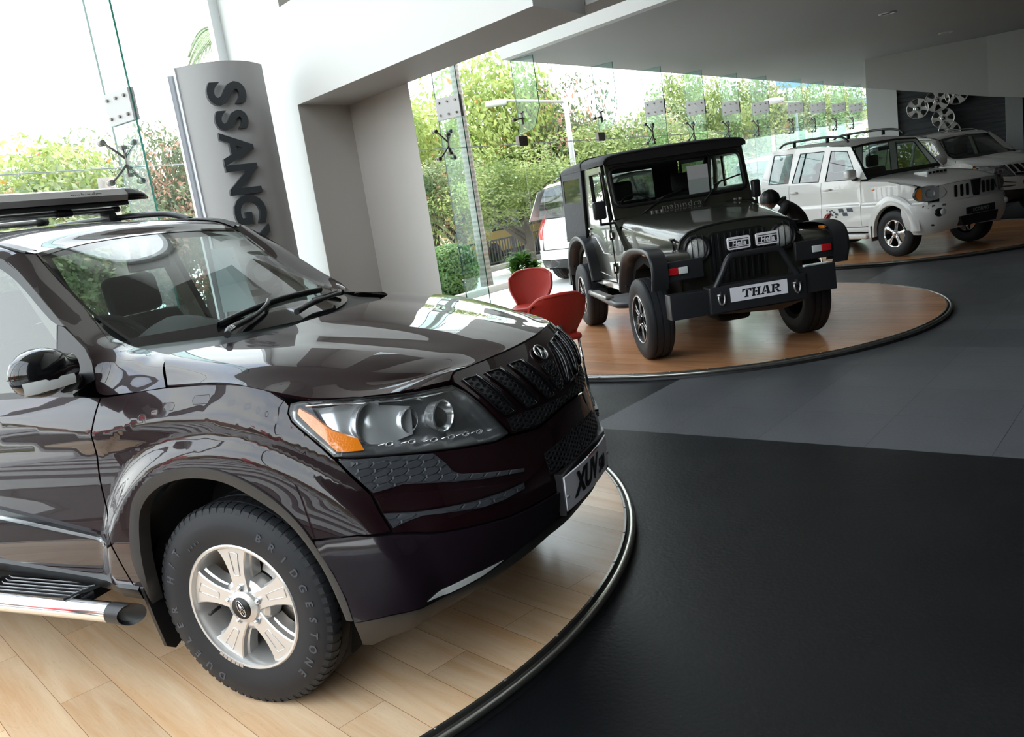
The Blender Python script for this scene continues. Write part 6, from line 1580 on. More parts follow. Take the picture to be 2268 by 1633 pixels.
for sd in (1, -1):
    mb = MB(); panel(mb, fen, SP, 0, .05, sides=(sd,)); fo_ = mb.build('fender', wp, sco, auto=25)
    for d in (d1, d2):
        mb = MB(); panel(mb, d, SP, 0, .06, lines=[[(-3, .866), (0, .855)], [(-3, .842), (0, .83)]], sides=(sd,)); dr = mb.build('door', wp, sco, auto=25)
        hx = -1.42 if d is d1 else -2.27
        mb = MB(); mb.tube([(hx-.09, -(SV(hx, 1.15)+.012)*sd, 1.15), (hx-.06, -(SV(hx, 1.15)+.04)*sd, 1.155), (hx+.06, -(SV(hx, 1.15)+.04)*sd, 1.155), (hx+.09, -(SV(hx, 1.15)+.012)*sd, 1.15)], .017, n=8); mb.build('door_handle', wp, dr)
        if d is d1:
            mb = MB()
            def cell(x0, z0, w, h, sk=.30):
                P = [(x0, z0), (x0+w, z0), (x0+w-sk*h, z0+h), (x0-sk*h, z0+h)]; v = [SP(a, b_, .004) for a, b_ in P]; mb.add([(p[0], p[1]*sd, p[2]) for p in v], [(0, 1, 2, 3)])
            for x0, z0, w, h in ((-.96, .755, .13, .065), (-1.16, .755, .12, .065), (-1.065, .690, .11, .062), (-1.24, .705, .06, .04), (-1.29, .745, .05, .035), (-1.34, .700, .05, .033), (-1.385, .765, .045, .03), (-1.42, .735, .035, .025), (-1.335, .785, .035, .022), (-1.25, .665, .045, .03), (-1.45, .790, .03, .022)): cell(x0, z0, w, h)
            mb.build('checker_decal', m_decal, dr)
    mb = MB(); panel(mb, q, SP, 0, .06, lines=[[(-4, .866), (0, .866)]], sides=(sd,)); mb.build('quarter_panel', wp, sco, auto=25)
    # raised arch
    def arch(cx, m, prof, a0=0, a1=190):
        rows = []
        for k in range(26):
            a = radians(a0+(a1-a0)*k/25); rows.append([(cx+(.40+o)*cos(a), -(SV(cx, .8)+v)*sd, .40+(.44+o)*sin(a)) for o, v in prof])
        mb = MB(); mb.grid(rows); return mb.build('arch_flare', m, sco, auto=50)
    arch(0, wp, [(.13, -.004), (.09, .018), (.05, .030), (.0, .034), (-.02, .030), (-.03, -.03)]); arch(-2.68, wp, [(.13, -.004), (.09, .018), (.05, .030), (.0, .034), (-.02, .030), (-.03, -.03)])
    MB().prism([(-.86*sd, .56), (-.935*sd, .50), (-.93*sd, .26), (-.78*sd, .26), (-.76*sd, .56)], -.43, -.41, axis='x').build('mud_flap', mat('beige_flap', (.16, .14, .12), rough=.7), sco)
    # side step
    mb = MB(); mb.box((-2.15, min(-.96*sd, -.80*sd), .30), (-.50, max(-.96*sd, -.80*sd), .385), bev=.03); mb.box((-2.15, min(-.90*sd, -.78*sd), .41), (-.48, max(-.90*sd, -.78*sd), .49), bev=.02); mb.build('side_step', m_cladw, sco)
    # greenhouse
    def GV(z): return .838-(z-1.285)*.215
    def GP(s, z, o=0.0): return (s, -(GV(z)+o), z)
    qw = [(-3.02, 1.345), (-2.46, 1.335), (-2.40, 1.84), (-2.93, 1.865)]; rw = [(-2.36, 1.325), (-1.66, 1.30), (-1.585, 1.805), (-2.20, 1.825)]; fw = [(-1.50, 1.295), (-.74, 1.275), (-1.03, 1.745), (-1.42, 1.79)]
    for nm, w_ in (('quarter_glass', qw), ('rear_door_glass', rw), ('front_door_glass', fw)):
        mb = MB(); panel(mb, w_, GP, -.006, .3, sides=(sd,), skirt=0, smooth=False); gl_ = mb.build(nm, m_sglass, sco)
        mb = MB(); mb.tube([(lambda p: (p[0], p[1]*sd, p[2]))(GP(a, b_, -.002)) for a, b_ in w_], .010, n=6, closed=True); mb.build('glass_rubber', m_black, gl_)
        if nm == 'rear_door_glass':
            mb = MB(); mb.tube([(lambda p: (p[0], p[1]*sd, p[2]))(GP(a, b_, 0)) for a, b_ in ((-2.17, 1.32), (-2.05, 1.82))], .010, n=6); mb.build('divider_bar', m_black, gl_)
    mb = MB(); fr = [[(-3.25, 1.29), (-2.46, 1.335), (-3.02, 1.345)], ]
    def strip_(P):
        v = [GP(a, b_, .002) for a, b_ in P]; mb.add([(p[0], p[1]*sd, p[2]) for p in v], [list(range(len(P)))])
    strip_([(-3.30, 1.285), (-.60, 1.268), (-.74, 1.278), (-1.50, 1.297), (-1.66, 1.302), (-2.36, 1.327), (-2.46, 1.337), (-3.02, 1.347)])
    strip_([(-3.30, 1.285), (-3.02, 1.347), (-2.93, 1.865), (-3.02, 1.95)]); strip_([(-2.46, 1.337), (-2.36, 1.327), (-2.20, 1.825), (-2.40, 1.84)]); strip_([(-1.66, 1.302), (-1.50, 1.297), (-1.42, 1.79), (-1.585, 1.805)])
    strip_([(-2.93, 1.865), (-2.40, 1.84), (-2.20, 1.825), (-1.585, 1.805), (-1.42, 1.79), (-1.03, 1.745), (-1.08, 1.83), (-1.5, 1.875), (-2.4, 1.93), (-3.02, 1.95)])
    strip_([(-.60, 1.268), (-.53, 1.27), (-.97, 1.82), (-1.08, 1.83), (-1.03, 1.745), (-.74, 1.278)])
    mb.build('side_frame', wp, sco)
    # mirror
    mb = MB(); mb.box((-.80, min(-.90*sd, -1.10*sd), 1.29), (-.66, max(-.90*sd, -1.10*sd), 1.455), bev=.05); mo = mb.build('door_mirror', wp, sco)
    mb = MB(); mb.tube([(-.72, -.95*sd, 1.29), (-.76, -.84*sd, 1.28)], .035, n=8); mb.build('mirror_foot', m_black, mo)
    # roof rail
    mb = MB(); pts = spl([(-2.85, -.63*sd, 1.985), (-2.70, -.63*sd, 2.045), (-2.3, -.63*sd, 2.055), (-1.6, -.62*sd, 2.04), (-1.25, -.62*sd, 1.99), (-1.12, -.62*sd, 1.905)], 5); mb.tube(pts, .020, n=8)
    for x, z in ((-2.45, 1.96), (-1.60, 1.945)): mb.cyl((x, -.63*sd, z), (x, -.63*sd, z+.09), .03, n=8)
    mb.build('roof_rail', m_black, sco)
    # lamps
    hp = [(.575, -.865), ]
    mb = MB(); rows = []
    for k in range(13):
        a = 2*pi*k/12; 
    c = Vector((.575, -.715*sd, .945)); M = frame(c, Vector((-.42, -.90*sd, .0)), (-.10, 0, 1)) 
    def blob(rx, rz, d, n=24): return [M @ Vector((rx*cos(2*pi*k/n)*(1.0), rz*sin(2*pi*k/n), d)) for k in range(n)]
    zf = 1 if (M.to_3x3() @ Vector((0, 0, 1))).x > 0 else -1
    mb = MB(); R0 = blob(.245, .128, -.03*zf); R1 = blob(.235, .118, .03*zf); n = 24
    mb.add(R0+R1, [(i, (i+1) % n, n+(i+1) % n, n+i) for i in range(n)]); hb = mb.build('headlight', m_black, sco)
    mb = MB(); R1 = blob(.228, .112, .012*zf); mb.add(R1, [list(range(n))]); mb.build('lamp_back', m_hbez, hb)
    mb = MB(); P = [M @ Vector((.075*cos(t), .072*sin(t), .022*zf)) for t in [2*pi*k/20 for k in range(20)]]; mb.add(P+[M @ Vector((0, 0, -.01*zf))], [(i, (i+1) % 20, 20) for i in range(20)], True); mb.build('reflector_dish', m_refl, hb)
    mb = MB(); sg = 1 if (M.inverted() @ Vector((.4, -.85*sd, .945))).x > 0 else -1
    P = [M @ Vector((sg*x, y, .024*zf)) for x, y in ((.120, .095), (.170, .080), (.215, .02), (.205, -.04), (.165, -.082), (.125, -.088))]; mb.add(P, [list(range(6))]); mb.build('indicator', m_amber, hb)
    mb = MB(); R1 = blob(.236, .119, .032*zf); R2 = blob(.16, .08, .055*zf); mb.add(R1+R2, [(i, (i+1) % n, n+(i+1) % n, n+i) for i in range(n)]+[list(range(n, 2*n))], True); mb.build('lamp_cover', m_lens, hb)
    mb = MB(); mb.sphere((-.39, -(SV(-.39, 1.09)+.004)*sd, 1.09), .035, 12, 8, (1, .3, .5)); mb.build('side_repeater', m_amber, fo_)
    MB().box((-3.38, min(-.60*sd, -.80*sd), .92), (-3.28, max(-.60*sd, -.80*sd), 1.16), bev=.04).build('tail_lamp', m_red, sco)
    for sx in (0.0, -2.68): wheel(sco, sx, .765*sd*-1, .370, R=.3675, W=.235, rim=.215, style='chrome', side=-sd, detail=False, phase=radians(80))
# bonnet
bc = [[(-.56, -.80, 1.235), (-.56, -.70, 1.262), (-.56, -.45, 1.275), (-.56, 0, 1.285)], [(-.1, -.79, 1.185), (-.1, -.68, 1.215), (-.1, -.45, 1.228), (-.1, 0, 1.240)], [(.30, -.775, 1.105), (.32, -.64, 1.145), (.33, -.43, 1.160), (.33, 0, 1.172)], [(.52, -.72, 1.045), (.60, -.60, 1.072), (.64, -.42, 1.09), (.65, 0, 1.105)], [(.58, -.70, 1.03), (.66, -.58, 1.05), (.715, -.42, 1.06), (.73, 0, 1.07)]]
g = patch(bc, 6, 6); mb = MB(); mb.grid(g); mb.grid(mirror_v(g)); bn = mb.build('bonnet', wp, sco)
for sd in (1, -1):
    mb = MB(); rows = []
    for x, zb, zf in ((-.66, 1.24, 1.235), (-.4, 1.222, 1.215), (-.1, 1.188, 1.188), (.15, 1.146, 1.146), (.32, 1.102, 1.098), (.44, 1.07, 1.05)):
        yb = .80-.02*max(0, x+.1); yf = SV(x, zf); rows.append([(x, -(yb-.01)*sd, zb-.004), (x, -((yb+yf)/2)*sd, (zb+zf)/2+.008), (x, -yf*sd, zf-.004)])
    mb.grid(rows); mb.build('fender_shoulder', wp, sco)
MB().box((-.18, -.22, 1.20), (.10, .22, 1.262), bev=.02).build('bonnet_scoop', wp, bn)
for k in range(5): MB().box((.096, -.19+k*.08, 1.215), (.104, -.135+k*.08, 1.248)).build('scoop_slot', m_black, bn)
# grille and bumper
mb = MB(); mb.grid(patch([[(.655, -.60, 1.045), (.74, -.27, 1.06), (.75, 0, 1.06), (.74, .27, 1.06), (.655, .60, 1.045)], [(.665, -.62, .79), (.765, -.25, .80), (.775, 0, .80), (.765, .25, .80), (.665, .62, .79)]], 4, 4)); gsh = mb.build('grille_shell', wp, sco)
for k in range(8):
    y = -.385+k*.11
    if abs(y) < .06: continue
    x = .742+.03*(1-(y/.45)**2); MB().prism(rrect(y-.026, y+.026, .84, 1.02, .02, 3), x, x+.014, axis='x').build('grille_slot', m_black, gsh)
mb = MB(); mb.prism([(-.09, 1.06), (.09, 1.06), (.05, .82), (-.05, .82)], .77, .80, axis='x'); mb.build('grille_centre', m_gblack, gsh)
bp = [[(.20, -.90, .80), (.45, -.885, .80), (.66, -.74, .80), (.77, -.45, .79), (.82, 0, .79)], [(.20, -.91, .66), (.48, -.895, .66), (.70, -.75, .66), (.81, -.46, .65), (.85, 0, .65)], [(.25, -.90, .48), (.48, -.88, .48), (.68, -.73, .48), (.78, -.45, .50), (.80, 0, .52)], [(.30, -.86, .345), (.48, -.83, .335), (.62, -.68, .335), (.68, -.44, .36), (.68, 0, .38)]]
g = patch(bp, 5, 5); mb = MB(); mb.grid(g); mb.grid(mirror_v(g)); top = g[0]; mb.grid([[p, Vector((p.x-.08, p.y*.92, p.z+.015))] for p in top]); mb.grid([[Vector((p.x, -p.y, p.z)), Vector((p.x-.08, -p.y*.92, p.z+.015))] for p in top]); bb = mb.build('front_bumper', m_cladw, sco)
MB().prism([(-.40, .545), (.40, .545), (.34, .40), (-.34, .40)], .70, .83, axis='x').build('bumper_opening', m_black, bb)
MB().box((.845, -.29, .560), (.862, .29, .665)).build('number_plate', m_ink, sco)
text_mesh('plate_lettering', 'SCORPIO', .075, frame((.864, 0, .612), (0, 1, 0), (0, 0, 1)), mat('grey_ink', (.35, .36, .38), rough=.4), [c for c in sco.children if c.name.startswith('number_plate')][-1], extrude=.0006, bold=.001, spacing=1.1)
for sd in (-1, 1):
    MB().sphere((.715, -.645*sd, .655), .10, 20, 12, (.45, 1.35, .75)).build('fog_recess', m_black, bb)
    MB().sphere((.752, -.650*sd, .658), .055, 16, 10, (.5, 1.1, .9)).build('fog_lamp', m_clear, bb)
    MB().sphere((.640, -.700*sd, .475), .07, 16, 10, (.45, 1.2, .42)).build('lower_vent', m_black, bb)
    mb = MB()
    for k, (x, y, w) in enumerate(((.62, .800, .05), (.66, .760, .05), (.69, .70, .06), (.735, .63, .06), (.50, .865, .04), (.56, .842, .04))):
        zz = .745 if k % 2 else .71; mb.add([(x-.0, -(y+.012)*sd, zz), (x+w*.45, -(y-w*.55)*sd, zz), (x+w*.45+.004, -(y-w*.55)*sd, zz+.03), (x+.004, -(y+.012)*sd, zz+.03)], [(0, 1, 2, 3)])
    mb.build('checker_decal', m_decal, bb)
# screen, roof
g = patch([[(-.975, -.715, 1.815), (-.945, -.35, 1.84), (-.935, 0, 1.845), (-.945, .35, 1.84), (-.975, .715, 1.815)], [(-.55, -.80, 1.285), (-.47, -.4, 1.285), (-.45, 0, 1.285), (-.47, .4, 1.285), (-.55, .80, 1.285)]], 8, 5)
mb = MB(); mb.grid(g); wsx = mb.build('windscreen', m_wglass, sco)
mb = MB()
for s_ in (0, -1): mb.grid([[r[s_]+Vector((.004, 0, .003)), r[s_].lerp(r[1 if s_ == 0 else -2], .4)+Vector((.004, 0, .003))] for r in g])
mb.grid([[p+Vector((.004, 0, .003)), p.lerp(q_, .5)+Vector((.004, 0, .003))] for p, q_ in zip(g[0], g[1])]); mb.grid([[p+Vector((.004, 0, .003)), p.lerp(q_, .9)+Vector((.004, 0, .003))] for p, q_ in zip(g[-1], g[-2])]); mb.build('windscreen_border', m_gblack, wsx)
rc = [[(-.975, -.715, 1.815), (-.945, -.35, 1.842), (-.935, 0, 1.848)], [(-1.30, -.715, 1.875), (-1.3, -.35, 1.915), (-1.3, 0, 1.925)], [(-2.2, -.705, 1.925), (-2.2, -.35, 1.975), (-2.2, 0, 1.985)], [(-2.9, -.69, 1.945), (-2.9, -.35, 1.99), (-2.9, 0, 2.0)], [(-3.06, -.66, 1.90), (-3.1, -.33, 1.93), (-3.1, 0, 1.94)]]
g = patch(rc, 5, 5); mb = MB(); mb.grid(g); mb.grid(mirror_v(g)); mb.build('roof', wp, sco)
mb = MB(); mb.box((-3.36, -.78, .45), (-3.28, .78, 1.29), bev=.03); mb.build('tailgate', wp, sco)
mb = MB(); mb.add([(-3.30, -.78, 1.29), (-3.30, .78, 1.29), (-3.08, .66, 1.90), (-3.08, -.66, 1.90)], [(0, 1, 2, 3)]); mb.build('rear_glass', m_sglass, sco)
mb = MB(); mb.box((-3.2, -.70, .36), (.55, .70, .56)); mb.box((-.60, -.70, .5), (.45, .70, 1.0)); mb.box((-2.95, -.80, .56), (-.55, .80, .62)); mb.box((-.95, -.76, 1.0), (-.55, .76, 1.27), bev=.05)
for cx in (0, -2.68):
    pass
mb.build('underbody', m_void, sco, weld=False)
for x, y in ((-1.5, -.38), (-1.5, .38), (-2.35, 0)):
    mb = MB(); mb.box((x, y-.24, .62), (x+.48, y+.24, .85), bev=.05); mb.box((-.06, -.24, 0), (.06, .24, .62), M=Matrix.Translation((x-.02, y, .80)) @ Matrix.Rotation(radians(-10), 4, 'Y'), bev=.05); mb.box((x-.19, y-.13, 1.42), (x-.10, y+.13, 1.62), bev=.04); mb.build('seat', m_int, sco)
mb = MB(); c = Vector((-1.02, -.38, 1.24)); M = frame(c, (0, 1, 0), (-.45, 0, .9)); mb.tube([M @ Vector((.19*cos(a), .19*sin(a), 0)) for a in [2*pi*k/30 for k in range(30)]], .014, n=8, closed=True); mb.build('steering_wheel', m_int, sco)
MB().box((-1.0, -.12, 1.68), (-.97, .12, 1.745), bev=.01).build('rear_view_mirror', m_int, sco)
# ================================================================ OUTSIDE
def leaf_mat(name, c1, c2, c3=None, spot=0.62):
    m = bpy.data.materials.new(name); m.use_nodes = True; t, b = nodes(m); N = t.nodes.new; L = t.links.new
    g = N('ShaderNodeNewGeometry'); n1 = N('ShaderNodeTexNoise'); n1.inputs['Scale'].default_value = 1.3; n1.inputs['Detail'].default_value = 5; L(g.outputs['Position'], n1.inputs['Vector'])
    r = N('ShaderNodeValToRGB'); r.color_ramp.elements[0].position = .35; r.color_ramp.elements[0].color = (*c1, 1); r.color_ramp.elements[1].position = .65; r.color_ramp.elements[1].color = (*c2, 1); L(n1.outputs['Fac'], r.inputs['Fac'])
    out = r.outputs['Color']
    if c3:
        n2 = N('ShaderNodeTexNoise'); n2.inputs['Scale'].default_value = 2.4; n2.inputs['Detail'].default_value = 4; L(g.outputs['Position'], n2.inputs['Vector'])
        gt = N('ShaderNodeMapRange'); gt.inputs['From Min'].default_value = spot-.02; gt.inputs['From Max'].default_value = spot+.03; L(n2.outputs['Fac'], gt.inputs['Value'])
        mx_ = N('ShaderNodeMixRGB'); L(gt.outputs[0], mx_.inputs['Fac']); L(out, mx_.inputs['Color1']); mx_.inputs['Color2'].default_value = (*c3, 1); out = mx_.outputs['Color']
    L(out, b.inputs['Base Color']); b.inputs['Roughness'].default_value = .55; b.inputs['Specular IOR Level'].default_value = .35
    tl = N('ShaderNodeBsdfTranslucent'); L(out, tl.inputs['Color']); ms = N('ShaderNodeMixShader'); ms.inputs[0].default_value = .40
    o = [n for n in t.nodes if n.type == 'OUTPUT_MATERIAL'][0]; L(b.outputs[0], ms.inputs[1]); L(tl.outputs[0], ms.inputs[2]); L(ms.outputs[0], o.inputs['Surface'])
    return m
lm = [leaf_mat('leaf_yellow_green', (.22, .31, .075), (.46, .52, .17), (.80, .34, .12), .66), leaf_mat('leaf_dark_pink', (.075, .115, .05), (.21, .25, .13), (.55, .30, .22), .56), leaf_mat('leaf_fresh', (.13, .20, .055), (.40, .46, .17)), leaf_mat('leaf_pale_mixed', (.12, .18, .08), (.37, .41, .21), (.60, .38, .24), .62)]
m_bark = mat('bark', (.10, .08, .06), rough=.9); add_noise_bump(m_bark, 14, .8, .02)
def crown_mesh(seed, nblob=16, nleaf=420, ls=.075, kind=0):
    rnd = random.Random(seed); vs = []; fs_ = []
    for k in range(nblob):
        u = rnd.random()*2*pi; w = rnd.uniform(-1, 1); r = rnd.uniform(.25, .68); s_ = sqrt(1-w*w); c = Vector((r*s_*cos(u), r*s_*sin(u), .5+.46*w*r*1.35)); br = rnd.uniform(.24, .42)
        for _ in range(nleaf):
            d = Vector((rnd.gauss(0, 1), rnd.gauss(0, 1), rnd.gauss(0, 1))).normalized(); rr = br*(.72+.36*rnd.random()); p = c+Vector((d.x*rr, d.y*rr, d.z*rr*.62))
            n = (d+Vector((rnd.gauss(0, .6), rnd.gauss(0, .6), rnd.gauss(0, .6)+.4))).normalized(); a = n.orthogonal().normalized(); a = (Matrix.Rotation(rnd.random()*6.28, 3, n) @ a); b_ = n.cross(a)
            L_ = ls*rnd.uniform(.5, 1.1)*.36; W_ = L_*rnd.uniform(.35, .6); o = len(vs)
            vs += [tuple(p-a*L_), tuple(p+b_*W_), tuple(p+a*L_), tuple(p-b_*W_)]; fs_.append((o, o+1, o+2, o+3))
    me = bpy.data.meshes.new('crown'); me.from_pydata(vs, [], fs_); return me
CROWNS = [crown_mesh(3, 18, 620), crown_mesh(11, 22, 520), crown_mesh(23, 15, 700)]
tree_no = 0
def tree(px, top, d, w, kind, label, z0=.7, cm=0, name='tree', trunk=True, grp='trees outside the glass'):
    global tree_no
    P = ray_pt(px, top, d); ground = FL-.06
    t = thing(name, label, 'tree', (P.x, P.y, ground), 0, grp)
    h = P.z-ground
    me = CROWNS[(tree_no+cm) % 3].copy(); me.materials.clear(); me.materials.append(lm[kind])
    c = bpy.data.objects.new('crown', me); COL.objects.link(c); c.parent = t; c.scale = (w, w, (h-z0)*1.0); c.location = (0, 0, z0-.02); c.rotation_euler = (0, 0, tree_no*1.9)
    if trunk:
        mb = MB(); rnd = random.Random(tree_no); mb.tube([(0, 0, 0), (.08, .05, h*.3), (-.05, .1, h*.55)], [.15, .11, .07], n=8)
        for k in range(5):
            a = rnd.random()*6.28; mb.tube([(0, .05, h*(.25+.05*k)), (w*.22*cos(a), w*.22*sin(a), h*(.42+.05*k)), (w*.45*cos(a+.3), w*.45*sin(a+.3), h*(.55+.05*k))], [.06, .045, .02], n=6)
        mb.build('trunk', m_bark, t)
    tree_no += 1
    return t
tree(20, 285, 17, 2.7, 0, 'bright green tree at the left edge beyond the glass')
tree(130, 335, 18.5, 2.3, 3, 'mixed green tree seen above the roof carrier, second from the left')
tree(235, 372, 17.5, 2.0, 3, 'lower dark green tree behind the sawn off stump')
tree(378, 262, 19, 2.1, 1, 'tree with pink blossom next to the grey sign')
tree(60, 400, 14.5, 2.4, 3, 'dense bush low behind the roof carrier at the left')
tree(330, 410, 15.5, 2.0, 1, 'low bush with pink blossom behind the roof carrier')
tree(905, 196, 24, 3.2, 0, 'yellow green tree with orange flowers just right of the pillar')
tree(1075, 118, 27, 3.6, 0, 'tall yellow green tree behind the palm trunk')
tree(1215, 168, 27.5, 3.0, 1, 'dark tree with faded pink blossom behind the street lamp')
tree(985, 330, 21, 2.2, 3, 'feathery pale tree low between the pillar and the palm trunk')
tree(1140, 345, 19.5, 2.3, 2, 'fresh green round tree above the iron fence', z0=1.0)
tree(1330, 262, 24, 3.0, 2, 'green tree with shiny leaves above the soft top roof')
tree(1440, 232, 27, 2.8, 3, 'pale green tree right of the street lamp')
tree(1540, 150, 33, 3.3, 2, 'tall tree behind the first spliced glass fins')
tree(1650, 172, 35, 3.4, 3, 'mixed green tree over the right end of the soft top roof')
tree(1760, 180, 44, 4.4, 2, 'yellowish green tree over the white roof rack')
tree(1870, 192, 52, 4.6, 2, 'tree at the right end of the glass front beside the column')
tree(1700, 262, 34, 3.6, 3, 'lower tree behind the white estate car')
tree(1850, 262, 46, 4.4, 0, 'lower yellow green tree above the white roof rack')
tree(1260, 430, 30, 3.2, 3, 'distant dark shrubbery behind the parked white car')
tree(1500, 300, 24.5, 2.6, 2, 'low leafy tree behind the soft top car, right of the street lamp')
# blurred greenery far off, closing the horizon
for k, (px, top) in enumerate(((-80, 380), (700, 330), (960, 420), (1100, 430), (1380, 360), (1600, 300), (1900, 260))):
    tree(px, top, 40, 6.5, 3, ['distant tree line at the far left', 'distant tree hidden mostly by the pillar', 'distant tree right of the pillar, behind the fence', 'distant tree behind the palm trunk and fence', 'distant tree behind the soft top car', 'distant tree behind the spliced glass fins', 'distant tree beside the white column'][k], trunk=False, z0=.1, grp='distant trees')
# palm trunk
P = ray_pt(1072, 585, 17.5); m_palm = mat('palm_trunk', (.30, .27, .235), rough=.85)
t_, b_ = nodes(m_palm); g_ = t_.nodes.new('ShaderNodeNewGeometry'); w_ = t_.nodes.new('ShaderNodeTexWave'); w_.bands_direction = 'Z'; w_.inputs['Scale'].default_value = 3.2; w_.inputs['Distortion'].default_value = 2; r_ = t_.nodes.new('ShaderNodeValToRGB'); r_.color_ramp.elements[0].color = (.24, .215, .19, 1); r_.color_ramp.elements[1].color = (.36, .33, .29, 1)
t_.links.new(g_.outputs['Position'], w_.inputs['Vector']); t_.links.new(w_.outputs['Fac'], r_.inputs['Fac']); t_.links.new(r_.outputs[0], b_.inputs['Base Color'])
t = thing('palm_tree', 'tall straight palm trunk right of the first glass fin', 'palm tree', (P.x, P.y, FL-.06)); MB().tube([(0, 0, 0), (0, 0, 1.2), (.0, 0, 3.2), (-.02, 0, 7.5)], [.135, .115, .10, .085], n=14).build('trunk', m_palm, t)
def frond(mb, base, tip, droop, n=16, L=.5):
    base = Vector(base); tip = Vector(tip); pts = []
    for k in range(n+1):
        q = k/n; p = base.lerp(tip, q); p.z -= droop*q*q; pts.append(p)
    side = (tip-base).cross(Vector((0, 0, 1))).normalized()
    for k in range(1, n+1):
        d = (pts[k]-pts[k-1]).normalized(); l = L*sin(pi*min(1, (k+2)/(n+3)))
        for s_ in (-1, 1):
            for h in (0, .5):
                p = pts[k-1].lerp(pts[k], h); e = p+side*s_*l*.55+d*l*.5+Vector((0, 0, -l*.55)); mb.add([p, p+d*.035, e], [(0, 1, 2)])
    mb.tube(pts, [.02]*len(pts), n=4)
m_frond = leaf_mat('palm_leaf', (.16, .24, .11), (.32, .38, .22))
mb = MB(); c = Vector((0, 0, 7.5))
for k in range(9): a = k*.7; frond(mb, c, c+Vector((2.2*cos(a), 2.2*sin(a), .9)), 1.6)
mb.build('fronds', m_frond, t)
P = ray_pt(500, 70, 16); t = thing('palm_tree', 'palm crown showing between the sky and the white wall above the sign', 'palm tree', (P.x, P.y, FL-.06)); hh = P.z-FL
MB().tube([(0, 0, 0), (0, 0, hh)], [.14, .10], n=12).build('trunk', m_palm, t); mb = MB(); c = Vector((0, 0, hh))
for a, r, dr, up in ((2.9, 1.0, .9, .2), (2.6, .9, .9, .9), (3.4, .8, 1.1, .5), (0.2, 1.5, 1, .6), (1.2, 1.4, 1, .6), (4.4, 1.2, 1, .5), (5.3, 1.4, 1, .6)): frond(mb, c, c+Vector((r*cos(a), r*sin(a), up)), dr, L=.42)
mb.build('fronds', m_frond, t)
# sawn off forked stump with a grey cloth
P = ray_pt(262, 560, 13.5); t = thing('tree_stump', 'sawn off grey tree trunk behind the spider fitting at the left', 'tree', (P.x, P.y, FL-.06)); q = ray_pt(232, 385, 13.5)
m_stump = mat('grey_stump', (.30, .27, .24), rough=.9); add_noise_bump(m_stump, 10, .8, .02)
MB().tube([(0, 0, 0), (0, 0, 1.2), (q.x-P.x, q.y-P.y, q.z-FL)], [.15, .13, .12], n=10).build('trunk', m_stump, t)
# street lamp
A, B_, C_ = ray_pt(1275, 430, 22), ray_pt(1252, 226, 22), ray_pt(1100, 229, 22)
t = thing('street_lamp', 'pale street lamp with a long horizontal arm above the trees', 'street lamp', (B_.x, B_.y, FL-.06)); m_lamp = mat('lamp_post_paint', (.52, .52, .51), rough=.5); o_ = Vector((B_.x, B_.y, FL-.06))
mb = MB(); mb.tube([(0, 0, 0), (0, 0, B_.z-FL+.06+.1)], [.09, .06], n=10); mb.build('pole', m_lamp, t)
mb = MB(); mb.tube([B_-o_, (C_-o_)+Vector((.1, 0, .06))], .035, n=8); mb.tube([B_-o_+Vector((0, 0, -.05)), ray_pt(1285, 270, 22)-o_], .012, n=5); mb.build('arm', m_lamp, t)
MB().box((-.30, -.12, -.07), (.25, .12, .08), M=Matrix.Translation(C_-o_), bev=.05).build('lamp_head', mat('lamp_head_white', (.70, .70, .69), rough=.4), t)
C_ = ray_pt(1720, 218, 30); t = thing('street_lamp', 'small white street lamp head seen among the far trees', 'street lamp', (C_.x, C_.y, FL-.06)); MB().tube([(.6, 0, 0), (.6, 0, C_.z-.1), (0, 0, C_.z)], .04, n=6).build('pole', m_lamp, t); MB().sphere((-.1, 0, C_.z+.05), .28, 12, 8, (1.3, .6, .35)).build('lamp_head', mat('lamp_head_white'), t)
# iron fence on its plinth
m_iron = mat('black_iron', (.025, .025, .027), rough=.5); m_kerb = mat('kerb_stone', (.34, .33, .31), rough=.85); add_noise_bump(m_kerb, 30, .5, .006)
b = MB(); vprism(b, [fs(S0, -5.75, 0), fs(S1+12, -5.75, 0), fs(S1+12, -5.95, 0), fs(S0, -5.95, 0)], FL-.3, FL+.10); setp(b.build('kerb_plinth', m_kerb), kind='structure')
names = {}
for i in range(14):
    s0 = -14+i*2.4; t = thing('iron_fence', ['black iron fence length at the far left behind the trees', 'second black iron fence length from the left', 'third black iron fence length from the left', 'black iron fence length behind the stump', 'black iron fence length behind the grey sign', 'black iron fence length hidden by the pillar', 'black iron fence length just right of the pillar', 'black iron fence length behind the round bush', 'black iron fence length behind the palm trunk', 'black iron fence length behind the potted plant', 'black iron fence length next to the parked white car', 'black iron fence length behind the parked white car', 'black iron fence length behind the soft top car', 'last black iron fence length at the right'][i], 'fence', fs(s0, -5.85, FL+.10), atan2(FD.y, FD.x), 'iron fence panels')
    MB().box((0, -.03, .60), (2.4, .03, .64)).build('top_rail', m_iron, t); MB().box((0, -.015, .06), (2.4, .015, .09)).build('bottom_rail', m_iron, t); MB().box((-.03, -.03, 0), (.03, .03, .64)).build('post', m_iron, t)
    mb = MB()
    for k in range(1, 20): mb.box((k*.12-.012, -.012, .09), (k*.12+.012, .012, .60))
    mb.build('bars', m_iron, t)
